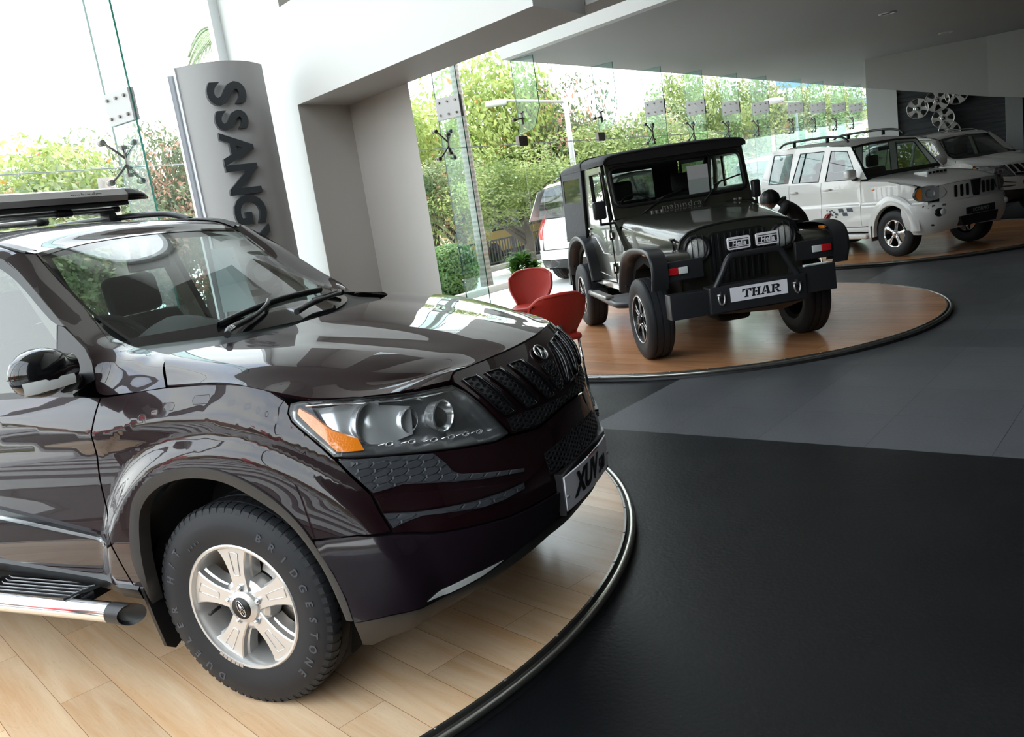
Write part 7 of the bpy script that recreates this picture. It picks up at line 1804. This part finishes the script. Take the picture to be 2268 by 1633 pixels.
# road with a few far vehicles and a house
m_asph = mat('asphalt', (.16, .16, .165), rough=.9)
b = MB(); vprism(b, [fs(S0, -6.2, 0), fs(S1+14, -6.2, 0), fs(S1+14, -14, 0), fs(S0, -14, 0)], FL-.19, FL-.17); setp(b.build('road', m_asph), kind='structure')
def far_car(px, py, d, col, label, rz=.9, tall=1.5):
    P = ray_pt(px, py, d); t = thing('parked_car', label, 'car', (P.x, P.y, FL-.17), rz, 'vehicles on the street'); m = mat('far_'+label.split()[0], col, rough=.3, coat=.6)
    mb = MB(); pr = [(-2, .35), (-2.05, .8), (-1.75, .95), (-1.3, tall), (.5, tall), (1.1, .98), (1.95, .85), (2.05, .4)]; mb.prism(pr, -.8, .8, axis='y'); mb.build('body', m, t)
    mb = MB(); mb.prism([(-1.6, .98), (-1.22, tall-.08), (.45, tall-.08), (.95, .98)], -.81, .81, axis='y'); mb.build('windows', m_gblack, t)
    for x in (-1.3, 1.25):
        for y in (-.72, .72): MB().cyl((x, y-.1, .32), (x, y+.1, .32), .32, n=16).build('wheel', m_tyre, t)
far_car(1175, 560, 29, (.45, .03, .03), 'red car on the street seen through the fence')
far_car(1225, 548, 31, (.05, .10, .35), 'blue car on the street seen through the fence')
far_car(1110, 565, 27, (.55, .35, .05), 'yellow van on the street seen through the fence', tall=1.9)
P = ray_pt(1115, 520, 33); t = thing('house', 'small ochre house behind the fence and branches', 'house', (P.x, P.y, FL-.2), .5)
MB().box((-3, -2, 0), (3, 2, 2.0)).build('walls', mat('ochre_render', (.52, .38, .24), rough=.8), t); MB().prism([(-3.3, 1.95), (3.3, 1.95), (3.2, 2.15), (-3.2, 2.15)], -2.4, 2.4, axis='y').build('roof', mat('roof_grey', (.45, .43, .42), rough=.8), t)
for x in (-1.6, .9): MB().box((x-.5, -2.03, 1.1), (x+.5, -1.99, 1.7)).build('window', m_gblack, t)
P = ray_pt(300, 300, 45)
P = ray_pt(1800, 300, 85); t = thing('office_building', 'pale office building high behind the far trees', 'building', (P.x, P.y, FL-.2), .6)
MB().box((-12, -5, 0), (9, 5, 10.2)).build('walls', mat('pale_facade', (.60, .62, .63), rough=.7), t)
for k in range(2): MB().box((-11.5, -5.05, 4.6+k*2.7), (8.5, -5.0, 6.0+k*2.7)).build('window_band', mat('blue_glass', (.08, .20, .40), rough=.1), t)
# round bush and planter kerb
def bush(P, r, h, mk, label, n=6500, ls=.05, name='bush', cat='bush'):
    rnd = random.Random(int(P.x*100)); t = thing(name, label, cat, (P.x, P.y, FL-.02)); vs = []; fs_ = []
    for _ in range(n):
        d = Vector((rnd.gauss(0, 1), rnd.gauss(0, 1), rnd.gauss(0, 1))).normalized(); k = rnd.uniform(.82, 1.05); sq = max(abs(d.x), abs(d.y), abs(d.z)); dd = d/(sq**.35); p = Vector((dd.x*r*k, dd.y*r*k, h/2+dd.z*h/2*k*.95)); nn = (d+Vector((rnd.gauss(0, .5), rnd.gauss(0, .5), rnd.gauss(0, .5)))).normalized(); a = nn.orthogonal().normalized(); a = Matrix.Rotation(rnd.random()*6.28, 3, nn) @ a; b_ = nn.cross(a); o = len(vs); L_ = ls*rnd.uniform(.6, 1.1)
        vs += [p-a*L_, p+b_*L_*.5, p+a*L_, p-b_*L_*.5]; fs_.append((o, o+1, o+2, o+3))
    MB().add(vs, fs_).build('leaves', mk, t, weld=False); MB().cyl((0, 0, 0), (0, 0, h*.6), .05, n=6).build('stem', m_bark, t); return t
P = ray_pt(1003, 625, 16.4); bush(P, .52, 1.02, leaf_mat('hedge_green', (.06, .13, .04), (.18, .30, .10)), 'clipped round green bush in front of the iron fence')
def planter(label, loc, w):
    t = thing('planter_kerb', label, 'planter', loc, atan2(FD.y, FD.x)); MB().box((-w, -.5, 0), (w, -.36, .13), bev=.02).build('kerb', m_kerb, t); return t
planter('low stone planter kerb below the round bush', fs(2.6, -4.0, FL-.01) if False else Vector((P.x+.35, P.y-.2, FL-.01)), 1.5)
P2 = ray_pt(1185, 600, 17.0); rnd = random.Random(5)
def blade_plant(t, n, h, spread, w, m, base=(0, 0, 0), droop=.5, name='leaves'):
    vs = []; fs_ = []
    for k in range(n):
        a = rnd.random()*2*pi; l = h*rnd.uniform(.6, 1.1); out = spread*rnd.uniform(.3, 1.1); b0 = Vector(base)+Vector((rnd.uniform(-.03, .03), rnd.uniform(-.03, .03), rnd.uniform(0, h*.35))); dirv = Vector((cos(a), sin(a), 0)); sd_ = Vector((-sin(a), cos(a), 0)); prev = None
        for j in range(6):
            q = j/5; p = b0+dirv*out*q+Vector((0, 0, l*(q-droop*q*q))); ww = w*sin(pi*(.12+.86*q)); o = len(vs); vs += [p-sd_*ww, p+sd_*ww]
            if j: fs_.append((o-2, o-1, o+1, o))
    MB().add(vs, fs_, True).build(name, m, t, weld=False)
t = thing('spider_plant', 'pale striped grassy plant in front of the fence, left of the parked car', 'plant', (P2.x, P2.y, FL-.02)); blade_plant(t, 120, .55, .35, .018, leaf_mat('striped_leaf', (.30, .40, .14), (.62, .68, .40)), droop=.7)
# potted plant inside, behind the red chairs
P = ray_pt(1170, 668, 11.6); t = thing('potted_plant', 'leafy green plant in a terracotta pot behind the red chairs', 'plant', (P.x, P.y, FL)); m_pot = mat('terracotta', (.42, .17, .09), rough=.8)
I_ = Matrix.Rotation(pi/2, 4, 'X'); MB().lathe([(.001, .0), (.13, .0), (.17, .26), (.19, .26), (.19, .30), (.165, .30), (.15, .25), (.001, .25)], M=I_, n=32, smooth=False).build('pot', m_pot, t)
lf = leaf_mat('pot_leaf', (.05, .16, .02), (.20, .36, .06))
for k in range(7): rr = .16; a = k*.9; bx_, by_ = rr*.5*cos(a), rr*.5*sin(a); hh = .52+.13*(k % 3); blade_plant(t, 26, .34, .26, .030, lf, base=(bx_*1.6, by_*1.6, .26+hh*.62), droop=.75, name='leaves'); MB().tube([(bx_*.5, by_*.5, .24), (bx_, by_, .28+hh)], .008, n=5).build('stem', lf, t)
P = ray_pt(985, 650, 11.0); t = thing('potted_plant', 'small green leaf of a plant poking up behind the dark bonnet', 'plant', (P.x, P.y, FL)); MB().lathe([(.001, 0), (.10, 0), (.13, .22), (.12, .22), (.001, .20)], M=I_, n=24, smooth=False).build('pot', m_pot, t); blade_plant(t, 14, .34, .12, .04, lf, base=(0, 0, .18), droop=.3)

# ---------------------------------------------------------------- the street side behind the camera (seen only in reflections)
m_brown = mat('brown_brick', (.20, .105, .075), rough=.8); m_redp = mat('red_paint', (.50, .015, .02), rough=.3, coat=.5)
m_sunstripe = mat('road_white', (.72, .72, .70), rough=.7)
RD = -FD  # pointing away behind
def bk(s, d, z): return fs(RB-s, d, z)
b = MB(); vprism(b, [bk(6.2, -8, 0), bk(9.5, -8, 0), bk(9.5, 20, 0), bk(6.2, 20, 0)], FL-.03, FL+.05); setp(b.build('verge', leaf_mat('verge_grass', (.06, .12, .02), (.14, .22, .05))), kind='structure')
b = MB(); vprism(b, [bk(.2, -8, 0), bk(60, -8, 0), bk(60, 40, 0), bk(.2, 40, 0)], FL-.06, FL-.03); setp(b.build('road_rear', m_asph), kind='structure')
b = MB()
for k in range(11): vprism(b, [bk(.35+k*.44, -8, 0), bk(.60+k*.44, -8, 0), bk(.60+k*.44, 14, 0), bk(.35+k*.44, 14, 0)], FL-.03, FL-.022)  # white bands laid down in place of striped sunlight on the paving
setp(b.build('road_stripes', m_sunstripe, weld=False), kind='structure')
t = thing('shop_block', 'brown brick block across the street behind the photographer', 'building', bk(20, 6, FL), atan2(FD.y, FD.x)); MB().box((-4, -34, 0), (0, 26, 4.6)).build('walls', m_brown, t)
for k in range(12): MB().box((0, -32+k*4.6, 1.0), (.05, -29+k*4.6, 3.6)).build('shop_window', m_gblack, t)
for k, (s_, d_) in enumerate(((5.6, -1.9), (6.4, 2.2))):
    t = thing('red_column', ['red round column outside the rear glass, behind the photographer to the left', 'red round column outside the rear glass, behind the photographer to the right'][k], 'column', bk(s_, d_, FL)); MB().cyl((0, 0, 0), (0, 0, 3.4), .42, n=24).build('shaft', m_redp, t); MB().cyl((0, 0, 0), (0, 0, .12), .55, n=24).build('base', m_redp, t)
for k in range(5):
    t = thing('tree', ['street tree across the road behind the photographer, nearest the fence', 'second street tree behind the photographer', 'middle street tree behind the photographer', 'fourth street tree behind the photographer', 'street tree across the road behind the photographer, farthest from the fence'][k], 'tree', bk(14.5, -14+k*7, FL-.05), 0, 'street trees behind the photographer'); me = CROWNS[k % 3].copy(); me.materials.clear(); me.materials.append(lm[3]); c = bpy.data.objects.new('crown', me); COL.objects.link(c); c.parent = t; c.scale = (2.4, 2.4, 3.2); c.location = (0, 0, 1.2); MB().tube([(0, 0, 0), (0, 0, 2.6)], [.15, .1], n=8).build('trunk', m_bark, t)
# ================================================================ THINGS IN THE HALL
def ray_pt_z(px, py, z):
    f = 1860.714; d = X_*((px-1134)/f)-Y_*((py-816.5)/f)+F_; t = (z-1.58688)/d.z; return Vector((0, 0, 1.58688))+d*t
# ---- grey sign pylon with raised letters
pA = Vector((-2.22, 6.87, 0)); pB = Vector((-1.645, 7.225, 0)); pw = (pB-pA).length; pxd = (pB-pA).normalized(); pn = Vector((pxd.y, -pxd.x, 0))
t = thing('sign_pylon', 'tall grey curved sign pylon with dark raised letters reading downwards', 'sign', ((pA.x+pB.x)/2, (pA.y+pB.y)/2, FL), atan2(pxd.y, pxd.x))
m_sign = mat('sign_grey', (.34, .335, .335), rough=.5, metal=.0); m_sil = mat('sign_edge_silver', (.62, .64, .68), rough=.3, metal=.5); m_let = mat('sign_letter_grey', (.030, .034, .038), rough=.38)
zt = 3.005
def arcx(x, sag=.20): return -sag*(1-(2*x/pw)**2)
front = [(-pw/2+pw*k/24, arcx(-pw/2+pw*k/24)) for k in range(25)]
MB().prism(front+[(pw/2, .05), (-pw/2, .05)], 0, zt, axis='z').build('front_shell', m_sign, t, auto=25)
MB().box((-pw/2-.012, -.002, 0), (-pw/2, .07, zt)).build('side_strip', m_sil, t); MB().box((-pw/2-.006, .075, 0), (-pw/2+.01, .10, zt-.01)).build('side_groove', m_black, t)
MB().prism([(-pw/2-.05, .10), (pw/2+.0, .10), (pw/2, .17), (-pw/2-.05, .17)], 0, zt-.04, axis='z').build('back_shell', m_sil, t)
zc_ = 2.86
for i, (ch, adv, sz) in enumerate((('S', .205, .40), ('S', .185, .335), ('A', .235, .335), ('N', .225, .335), ('G', .240, .335), ('Y', .240, .335), ('O', .25, .335), ('N', .225, .335), ('G', .24, .335))):
    xx = -.075; z_ = zc_-adv/2; zc_ -= adv+.006
    M = frame((xx, arcx(xx)-.034, z_), (0, 0, -1), (1, 0, 0)); text_mesh('letter', ch, sz, M, m_let, t, extrude=.022, bold=.010)
# ---- roof carrier, wipers, steps, plate of the maroon car
m_alu = mat('satin_aluminium', (.52, .52, .52), rough=.30, metal=.8)
rc_ = bpy.data.objects.new('roof_carrier', None); COL.objects.link(rc_); rc_.parent = xuv
def cprof(z0, z1, u0, u1): return [(u0, z0), (u0-.01, z0+.035), (u0+.01, z1-.012), ((u0+u1)/2-.01, z1), (u1-.01, z1-.015), (u1+.012, z0+.03), (u1, z0)]
mb = MB(); mb.prism(cprof(1.905, 1.985, -1.99, -1.80), -1.05, .70, axis='y'); mb.build('carrier_beam', m_alu, rc_, auto=40)
mb = MB(); P = cprof(1.905, 1.985, -1.99, -1.80); rows = []
for y, sc in ((.70, 1.02), (.75, 1.0), (.80, .86), (.845, .62), (.870, .30)): rows.append([(-1.895+(a+1.895)*(.6+.4*sc), y, 1.905+(b_-1.905)*sc) for a, b_ in P+[P[0]]])
mb.grid(rows); mb.add(rows[-1], [list(range(len(rows[-1])))]); mb.build('end_cap', m_gblack, rc_)
MB().box((-1.975, -1.05, 1.880), (-1.815, .715, 1.905)).build('rubber_strip', m_black, rc_)
MB().cyl((-1.86, -.95, 1.862), (-1.86, .665, 1.862), .014, n=12).build('cross_bar', m_alu, rc_); MB().cyl((-1.86, .635, 1.862), (-1.86, .675, 1.862), .017, n=12).build('bar_plug', m_black, rc_); MB().cyl((-1.86, .27, 1.862), (-1.86, .36, 1.862), .019, n=12).build('bar_clamp', m_black, rc_)
MB().cyl((-1.50, -.80, 1.806), (-1.50, -.10, 1.806), .014, n=12).build('front_rod', m_alu, rc_); MB().cyl((-1.50, -.13, 1.806), (-1.50, -.08, 1.806), .017, n=12).build('rod_plug', m_black, rc_)
MB().cyl((-1.50, -.60, 1.812), (-1.86, .15, 1.850), .010, n=8).build('brace_rod', m_alu, rc_); MB().cyl((-1.55, -.78, 1.815), (-1.90, -.02, 1.855), .010, n=8).build('brace_rod', m_alu, rc_)
mb = MB(); mb.prism([(.655, 1.765), (.585, 1.775), (.572, 1.815), (.578, 1.838), (.50, 1.846), (.50, 1.856), (.61, 1.858), (.645, 1.80), (.70, 1.765)], -1.90, -1.83, axis='x'); mb.build('carrier_foot', m_black, rc_)
text_mesh('carrier_lettering', 'mahindra', .040, frame((-1.795, .43, 1.945), (0, 1, 0), (-.0, 0, 1)), mat('faint_ink', (.20, .20, .20), rough=.4), rc_, extrude=.0008, sx=1.35)
def wiper(arm, blade, off=.012):
    o = bpy.data.objects.new('wiper', None); COL.objects.link(o); o.parent = xuv; n = Vector((.44, 0, .90)).normalized()
    A = [Vector(p)+n*off for p in arm]; B_2 = [Vector(p)+n*.006 for p in blade]; mb = MB(); mb.tube(spl(A, 4), [.013]*(4*(len(A)-1)//2)+[.009]*(4*(len(A)-1)+1-4*(len(A)-1)//2), n=8); mb.build('wiper_arm', m_black, o)
    mb = MB(); pts = spl(B_2, 5); mb.grid([[p, p+n*.012+Vector((.006, 0, 0)), p+n*.026, p+n*.030+Vector((-.008, 0, .0)), p+n*.004+Vector((-.01, 0, 0))] for p in pts]); mb.build('wiper_blade', m_black, o)
wiper([(-.150, -.545, 1.235), (-.215, -.45, 1.245), (-.248, -.314, 1.254), (-.258, -.229, 1.269), (-.275, -.153, 1.290), (-.302, -.101, 1.306)], [(-.310, -.40, 1.266), (-.302, -.28, 1.283), (-.299, -.096, 1.300), (-.300, .062, 1.303), (-.318, .295, 1.296)], .030)
wiper([(-.150, -.13, 1.245), (-.175, .02, 1.262), (-.215, .26, 1.266), (-.25, .33, 1.272)], [(-.270, .15, 1.262), (-.28, .25, 1.266), (-.285, .34, 1.266), (-.29, .42, 1.262)], .030)
text_mesh('chalk_number', '15129', .026, frame((-.178, -.47, 1.277), (-.30, .75, .10), (-.8, -.3, .5)), mat('chalk', (.7, .7, .7), rough=.8), xuv, extrude=.0003)
def sheet(pts, nm, label=None):
    mb = MB(); mb.add(pts, [(0, 1, 2, 3)]); return mb.build(nm, mat('backlit_paper', (.20, .25, .27), rough=.7), xuv)
n_ = Vector((-.44, 0, -.90))*.012
sh = [Vector(p)+n_ for p in ((-.878, .268, 1.580), (-.893, .440, 1.575), (-.355, -.10, 1.312), (-.400, -.25, 1.325))]
sheet(sh, 'price_sheet')
mb = MB()
for k in range(8):
    q = .20+.07*k; a = sh[0].lerp(sh[3], q); b_ = sh[1].lerp(sh[2], q); nn = Vector((.44, 0, .90))*.001
    for u0, u1 in ((.12, .16), (.22, .55), (.75, .85)):
        p0_, p1_ = a.lerp(b_, u0)+nn, a.lerp(b_, u1)+nn; dn_ = (sh[3]-sh[0]).normalized()*.005; mb.add([p0_, p1_, p1_+dn_, p0_+dn_], [(0, 1, 2, 3)])
mb.build('sheet_lines', m_ink, xuv)
for sd in (1, -1):
    mb = MB(); ax = [(-.47, -.985*sd, .365), (-.8, -.99*sd, .372), (-1.4, -.995*sd, .378), (-2.4, -.985*sd, .375)]; mb.tube(spl(ax, 5), .037, n=20, cap=False); bo = mb.build('side_step', m_chrome, xuv)
    mb = MB(); N_ = 20; r0 = []; r1 = []; r2 = []
    for k in range(N_):
        a = 2*pi*k/N_; y, z = -.985*sd+.039*cos(a), .365+.039*sin(a); r0.append((-.52, y, z)); r1.append((-.425+.03*cos(a)*(1), y, z)); r2.append((-.44+.03*cos(a), -.985*sd+.026*cos(a), .365+.026*sin(a)))
    mb.add(r0+r1+r2, [(i, (i+1) % N_, N_+(i+1) % N_, N_+i) for i in range(N_)]+[(N_+i, N_+(i+1) % N_, 2*N_+(i+1) % N_, 2*N_+i) for i in range(N_)]+[list(range(2*N_, 3*N_))]); mb.build('step_end_cap', m_black, bo, auto=40)
    mb = MB(); y0, y1 = sorted((-1.000*sd, -.868*sd)); mb.prism([(-1.24, .87), (-1.19, .995), (-.74, 1.002), (-.66, .91), (-.66, .868), (-1.20, .850)] if False else [(-1.245, -.88*sd), (-1.20, -.995*sd), (-.735, -1.003*sd), (-.665, -.93*sd), (-.66, -.872*sd), (-1.20, -.862*sd)], .385, .416, axis='z'); pdm = mb.build('step_pad', m_gblack, bo)
    for k in range(5):
        y = (-.882-.024*k)*sd; mb = MB(); mb.tube([(-1.215+.012*k, y-.012*sd*-1, .417), (-1.18+.006*k, y, .4175), (-.725+.0*k, y-.004*sd, .4175), (-.69-.008*k, y+.012*sd, .417)], .0016, n=4); mb.build('pad_line', mat('pale_line', (.45, .45, .47), rough=.4), pdm)
    for x in (-.72, -1.32, -2.1): MB().box((x-.03, min(-.95*sd, -.70*sd), .37), (x+.03, max(-.95*sd, -.70*sd), .40)).build('step_bracket', m_black, bo)
mb = MB(); rows = []
for k in range(13):
    v = -.252+.504*k/12; x = .992-.27*v*v; rows.append([(x-.006, v, .472), (x, v, .472), (x+.004, v, .600), (x-.003, v, .600)])
mb.grid(rows, smooth=False); mb.add(rows[0], [(0, 1, 2, 3)]); mb.add(rows[-1], [(0, 1, 2, 3)]); pl = mb.build('number_plate', m_plate, xuv)
mb = MB(); mb.box((.945, -.26, .458), (.972, .26, .615)); mb.build('plate_mount', m_black, xuv)
def on_plate(o):
    for v_ in o.data.vertices: v_.co.x = .9945-.27*v_.co.y**2+(v_.co.z-.472)*.03+(v_.co.x)
o = text_mesh('plate_lettering', 'XUV', .115, frame((0, -.062, .537), (0, 1, 0), (0, 0, 1)), m_ink, pl, extrude=.0008, shear=.32, bold=.0045, sx=1.02, spacing=.98)
on_plate(o)
o = text_mesh('plate_lettering', '500', .078, frame((0, .125, .520), (0, 1, 0), (0, 0, 1)), m_ink, pl, extrude=.0008, shear=.25, bold=.001, sx=.82, spacing=.98); on_plate(o)
mb = MB(); rows = [[(.9945-.27*v*v+.0045, v, .598), (.9945-.27*v*v+.0035, v, .606)] for v in [-.03+.015*k for k in range(9)]]; mb.grid(rows); mb.build('red_flash', m_red, pl)
for v in (-.243, .243): MB().cyl((.965, v, .525), (.984, v, .525), .006, n=8).build('plate_screw', m_steel, pl)
# ---- red chairs
m_redl = mat('red_leather', (.46, .035, .022), rough=.42, coat=.15); add_noise_bump(m_redl, 220, .15, .001)
def chair(label, loc, rz, first=None, group='red chairs'):
    if first is not None:
        c = copy_tree(first); c.location = loc; c.rotation_euler = (0, 0, rz); c['label'] = label; return c
    t = thing('side_chair', label, 'chair', loc, rz, group)   # faces local +x
    mb = MB(); rows = []; N_ = 16
    outl = lambda z: .165+.075*_ss(.45, .66, z)-.0*(z-.7)      # half width by height
    hs = [.445+.375*k/12 for k in range(13)]
    def brow(d):
        r_ = []
        for k, h in enumerate(hs):
            w = outl(h); 
            if h > .76: w = w*(1-.16*((h-.76)/.06)**3)
            w = max(w, .02); x0 = -.19-.16*(h-.45)/.38
            r_.append([(x0+d+.06*(abs(j/8-1))**2, w*(j/8-1), h+.012*(1-abs(j/8-1))-(.030*abs(j/8-1)**6 if h > .78 else 0)) for j in range(17)])
        return r_
    f_, bk_ = brow(.0), brow(-.028)
    mb.grid(f_); mb.grid(bk_)
    per = [r[0] for r in f_]+[p for p in f_[-1][1:-1]]+[r[-1] for r in f_[::-1]]; perb = [r[0] for r in bk_]+[p for p in bk_[-1][1:-1]]+[r[-1] for r in bk_[::-1]]
    mb.grid([[a, b_] for a, b_ in zip(per, perb)]); bs = mb.build('backrest', m_redl, t, auto=50)
    mb = MB(); mb.tube([Vector(a).lerp(Vector(b_), .5) for a, b_ in zip(per, perb)], .017, n=8); mb.build('piping', m_redl, bs)
    mb = MB(); mb.box((-.21, -.215, .405), (.23, .215, .465), bev=.028); mb.build('seat', m_redl, t)
    MB().box((-.262, -.022, .40), (-.248, .022, .60)).build('back_bracket', mat('bracket_grey', (.16, .15, .15), rough=.35, metal=.6), t)
    for x, y in ((-.19, -.18), (-.19, .18), (.19, -.18), (.19, .18)): MB().tube([(x, y, .41), (x*1.15, y*1.1, 0)], .012, n=8).build('leg', m_chrome, t)
    return t
q = ray_pt_z(1168, 628, .66); ch0 = chair('red leather chair facing the camera, left of the pair before the soft top car', (q.x, q.y, FL), -1.75)
q = ray_pt_z(1212, 688, .62); chair('red leather chair turned away from the camera, right of the pair by the dark bonnet', (q.x, q.y, FL), 1.85, ch0)
# ---- the person writing at a small table
hip = ray_pt(1782, 500, 12.25); hp = Vector((hip.x, hip.y, FL)); vd = Vector((hip.x, hip.y, 0)).normalized(); lf_ = Vector((-vd.y, vd.x, 0)); rzp = atan2(lf_.y, lf_.x)
def pw_(x, y, z=0): return hp+lf_*x+vd*(-y)*1.0+Vector((0, 0, z))
chair('dark red chair with the seated person on it beside the white estate car', tuple(pw_(.02, 0)), rzp, ch0); 
chair('red chair across the table from the seated person', tuple(pw_(1.05, -.35)), rzp+2.6, ch0)
t = thing('round_table', 'small white table in front of the seated person', 'table', tuple(pw_(.62, 0))); MB().cyl((0, 0, .735), (0, 0, .765), .36, n=40).build('tabletop', mat('table_white', (.70, .72, .70), rough=.25, coat=.3), t); MB().cyl((0, 0, .02), (0, 0, .735), .03, n=16).build('column', m_chrome, t); MB().cyl((0, 0, 0), (0, 0, .02), .22, n=32).build('foot', m_chrome, t)
setp(MB().box((-.10, -.15, 0), (.10, .15, .003)).build('paper_sheet', mat('paper'), None, loc=tuple(pw_(.47, .0, .766)), rot=(0, 0, rzp)), 'white sheet of paper under the writing hand on the table', 'paper')
person = thing('person', 'person in a black jacket bent forward over the table, writing', 'person', tuple(hp), rzp)
m_skin = mat('skin', (.23, .125, .085), rough=.5); m_jack = mat('black_jacket', (.008, .008, .009), rough=.8); m_hair = mat('black_hair', (.006, .006, .007), rough=.45); m_trou = mat('dark_trousers', (.02, .02, .025), rough=.8)
def skinmesh(name, verts, edges, radii, m, parent, sub=2):
    me = bpy.data.meshes.new(name); me.from_pydata(verts, edges, []); o = bpy.data.objects.new(name, me); COL.objects.link(o)
    md = o.modifiers.new('skin', 'SKIN'); md.use_smooth_shade = True
    for i, r in enumerate(radii):
        sv = me.skin_vertices[0].data[i]; sv.radius = (r, r) if not isinstance(r, tuple) else r; sv.use_root = (i == 0)
    s_ = o.modifiers.new('sub', 'SUBSURF'); s_.levels = sub; s_.render_levels = sub
    dg = bpy.context.evaluated_depsgraph_get(); nm = bpy.data.meshes.new_from_object(o.evaluated_get(dg)); bpy.data.objects.remove(o); bpy.data.meshes.remove(me)
    nm.name = name; nm.materials.clear(); nm.materials.append(m)
    for p_ in nm.polygons: p_.use_smooth = True
    o = bpy.data.objects.new(name, nm); COL.objects.link(o); o.parent = parent; return o
# local: x forward (towards the table), z up from the floor
H0 = (0, 0, .56)
bv = [H0, (.01, 0, .72), (.10, 0, .90), (.21, 0, 1.03), (.27, 0, 1.08), (.335, 0, 1.105), (.20, .17, 1.01), (.34, .25, .84), (.50, .16, .80), (.20, -.17, 1.01), (.36, -.24, .85), (.54, -.10, .80), (0.02, .10, .54), (.44, .12, .55), (.46, .12, .14), (.02, -.10, .54), (.44, -.12, .55), (.46, -.12, .14), (.56, .12, .05), (.56, -.12, .05)]
be = [(0, 1), (1, 2), (2, 3), (3, 4), (4, 5), (3, 6), (6, 7), (7, 8), (3, 9), (9, 10), (10, 11), (0, 12), (12, 13), (13, 14), (0, 15), (15, 16), (16, 17), (14, 18), (17, 19)]
br = [(.16, .12), (.155, .12), (.165, .12), (.15, .10), .06, .052, .065, .050, .036, .065, .050, .036, .10, .075, .05, .10, .075, .05, .045, .045]
skinmesh('body', bv, be, br, m_jack, person)
mb = MB(); mb.sphere((.435, 0, 1.105), .098, 20, 14, (1.05, .82, 1.12)); mb.sphere((.475, 0, 1.045), .07, 14, 10, (1, .8, .9)); mb.add([(.53, -.014, 1.075), (.53, .014, 1.075), (.515, 0, 1.105), (.555, 0, 1.058)], [(0, 1, 3), (0, 3, 2), (1, 2, 3)]); 
for y in (-.083, .083): mb.sphere((.43, y, 1.09), .024, 8, 6, (.7, .4, 1.1))
hd = mb.build('head', m_skin, person)
for y in (-.032, .032): MB().sphere((.520, y, 1.098), .011, 8, 6).build('eye', m_ink, hd)
MB().box((.508, -.022, 1.020), (.528, .022, 1.027)).build('mouth', mat('lips', (.16, .05, .04), rough=.5), hd)
mb = MB(); rnd = random.Random(2)
vs = []; fs_ = []; n, m_ = 28, 16
for j in range(m_+1):
    th = pi*.62*j/m_
    for i in range(n):
        a = 2*pi*i/n; r = .118+.008*sin(i*2.3)+.006*rnd.random(); d = Vector((sin(th)*cos(a)*1.08, sin(th)*sin(a)*.90, cos(th)*1.10)); vs.append(Vector((.420, 0, 1.128))+Vector((d.x*r, d.y*r, d.z*r)))
fs_ = [(j*n+i, j*n+(i+1) % n, (j+1)*n+(i+1) % n, (j+1)*n+i) for j in range(m_) for i in range(n)]
mb.add(vs, fs_, True); mb.build('hair', m_hair, hd)
mb = MB(); mb.tube([(.275+.055*cos(a), .075*sin(a), 1.10+.03*cos(a+2.6)) for a in [2*pi*k/16 for k in range(16)]], .018, n=8, closed=True); mb.build('collar', m_jack, person)
for y, x in ((.16, .50), (-.10, .54)):
    hv = [(x, y, .80), (x+.05, y, .795), (x+.09, y, .79)]; he = [(0, 1), (1, 2)]; hr_ = [.028, (.036, .018), (.03, .014)]
    for k in range(4):
        o0 = len(hv); yy = y-.027+.018*k; l = (.055, .068, .064, .048)[k]; hv += [(x+.085, yy, .79), (x+.085+l*.55, yy*1.0, .785), (x+.085+l, yy, .772)]; he += [(2, o0), (o0, o0+1), (o0+1, o0+2)]; hr_ += [.010, .009, .008]
    sg = -1 if y > 0 else 1; o0 = len(hv); hv += [(x+.04, y+.03*sg, .79), (x+.075, y+.05*sg, .785)]; he += [(1, o0), (o0, o0+1)]; hr_ += [.012, .009]
    skinmesh('hand', hv, he, hr_, m_skin, person, 2)
for y in (-.12, .12): MB().box((.40, y-.045, .0), (.68, y+.045, .08), bev=.03).build('shoe', m_black, person)
setp(MB().tube([(0, 0, 0), (.03, .01, .12)], .005, n=6).build('pen', m_ink, None, loc=tuple(pw_(.63, .10, .775))), 'thin dark pen held in the writing hand', 'pen')
# ---- alloy wheels shown on the grey wall
def show_wheel(px, py, r, style, label, phase):
    P = ray_pt(px, py, 21.85); t = thing('alloy_wheel', label, 'alloy wheel', tuple(P), atan2(wn_.y, wn_.x)-pi/2, 'alloy wheels on the wall'); w = wheel(t, 0, 0, 0, R=r+.1, W=.16, rim=r, style=style, side=-1, detail=False, phase=phase, material=m_alloy)
    for c in list(w.children):
        if c.name.startswith('tyre'): bpy.data.objects.remove(c)
        else: c.parent = t
    bpy.data.objects.remove(w)
    MB().cyl((0, 0, 0), (0, .15, 0), .05, n=12).build('wall_mount', m_black, t)
show_wheel(2032.7, 241, .222, 'five', 'silver alloy wheel hung lowest left on the grey wall', 1.2)
show_wheel(2075.7, 223, .245, 'five', 'largest silver alloy wheel at the top middle of the grey wall', .4)
show_wheel(2089, 262, .225, 'five', 'silver five spoke alloy wheel below the largest one on the grey wall', .7)
show_wheel(2102.8, 291.4, .222, 'five', 'alloy wheel half hidden behind the white car roof on the grey wall', 1.0)
show_wheel(2118, 207, .235, 'five', 'alloy wheel at the top right, its upper half cut off by the ceiling', 1.5)
# more parked cars outside, seen between the soft top car and the estate car
c = copy_tree(osuv); P = ray_pt(1640, 470, 21); c.location = (9.3, 25.4, -.06); c.rotation_euler = (0, 0, .93); c.scale = (1, 1, 1); c['label'] = 'white car parked outside, its roof and windows showing right of the soft top car'
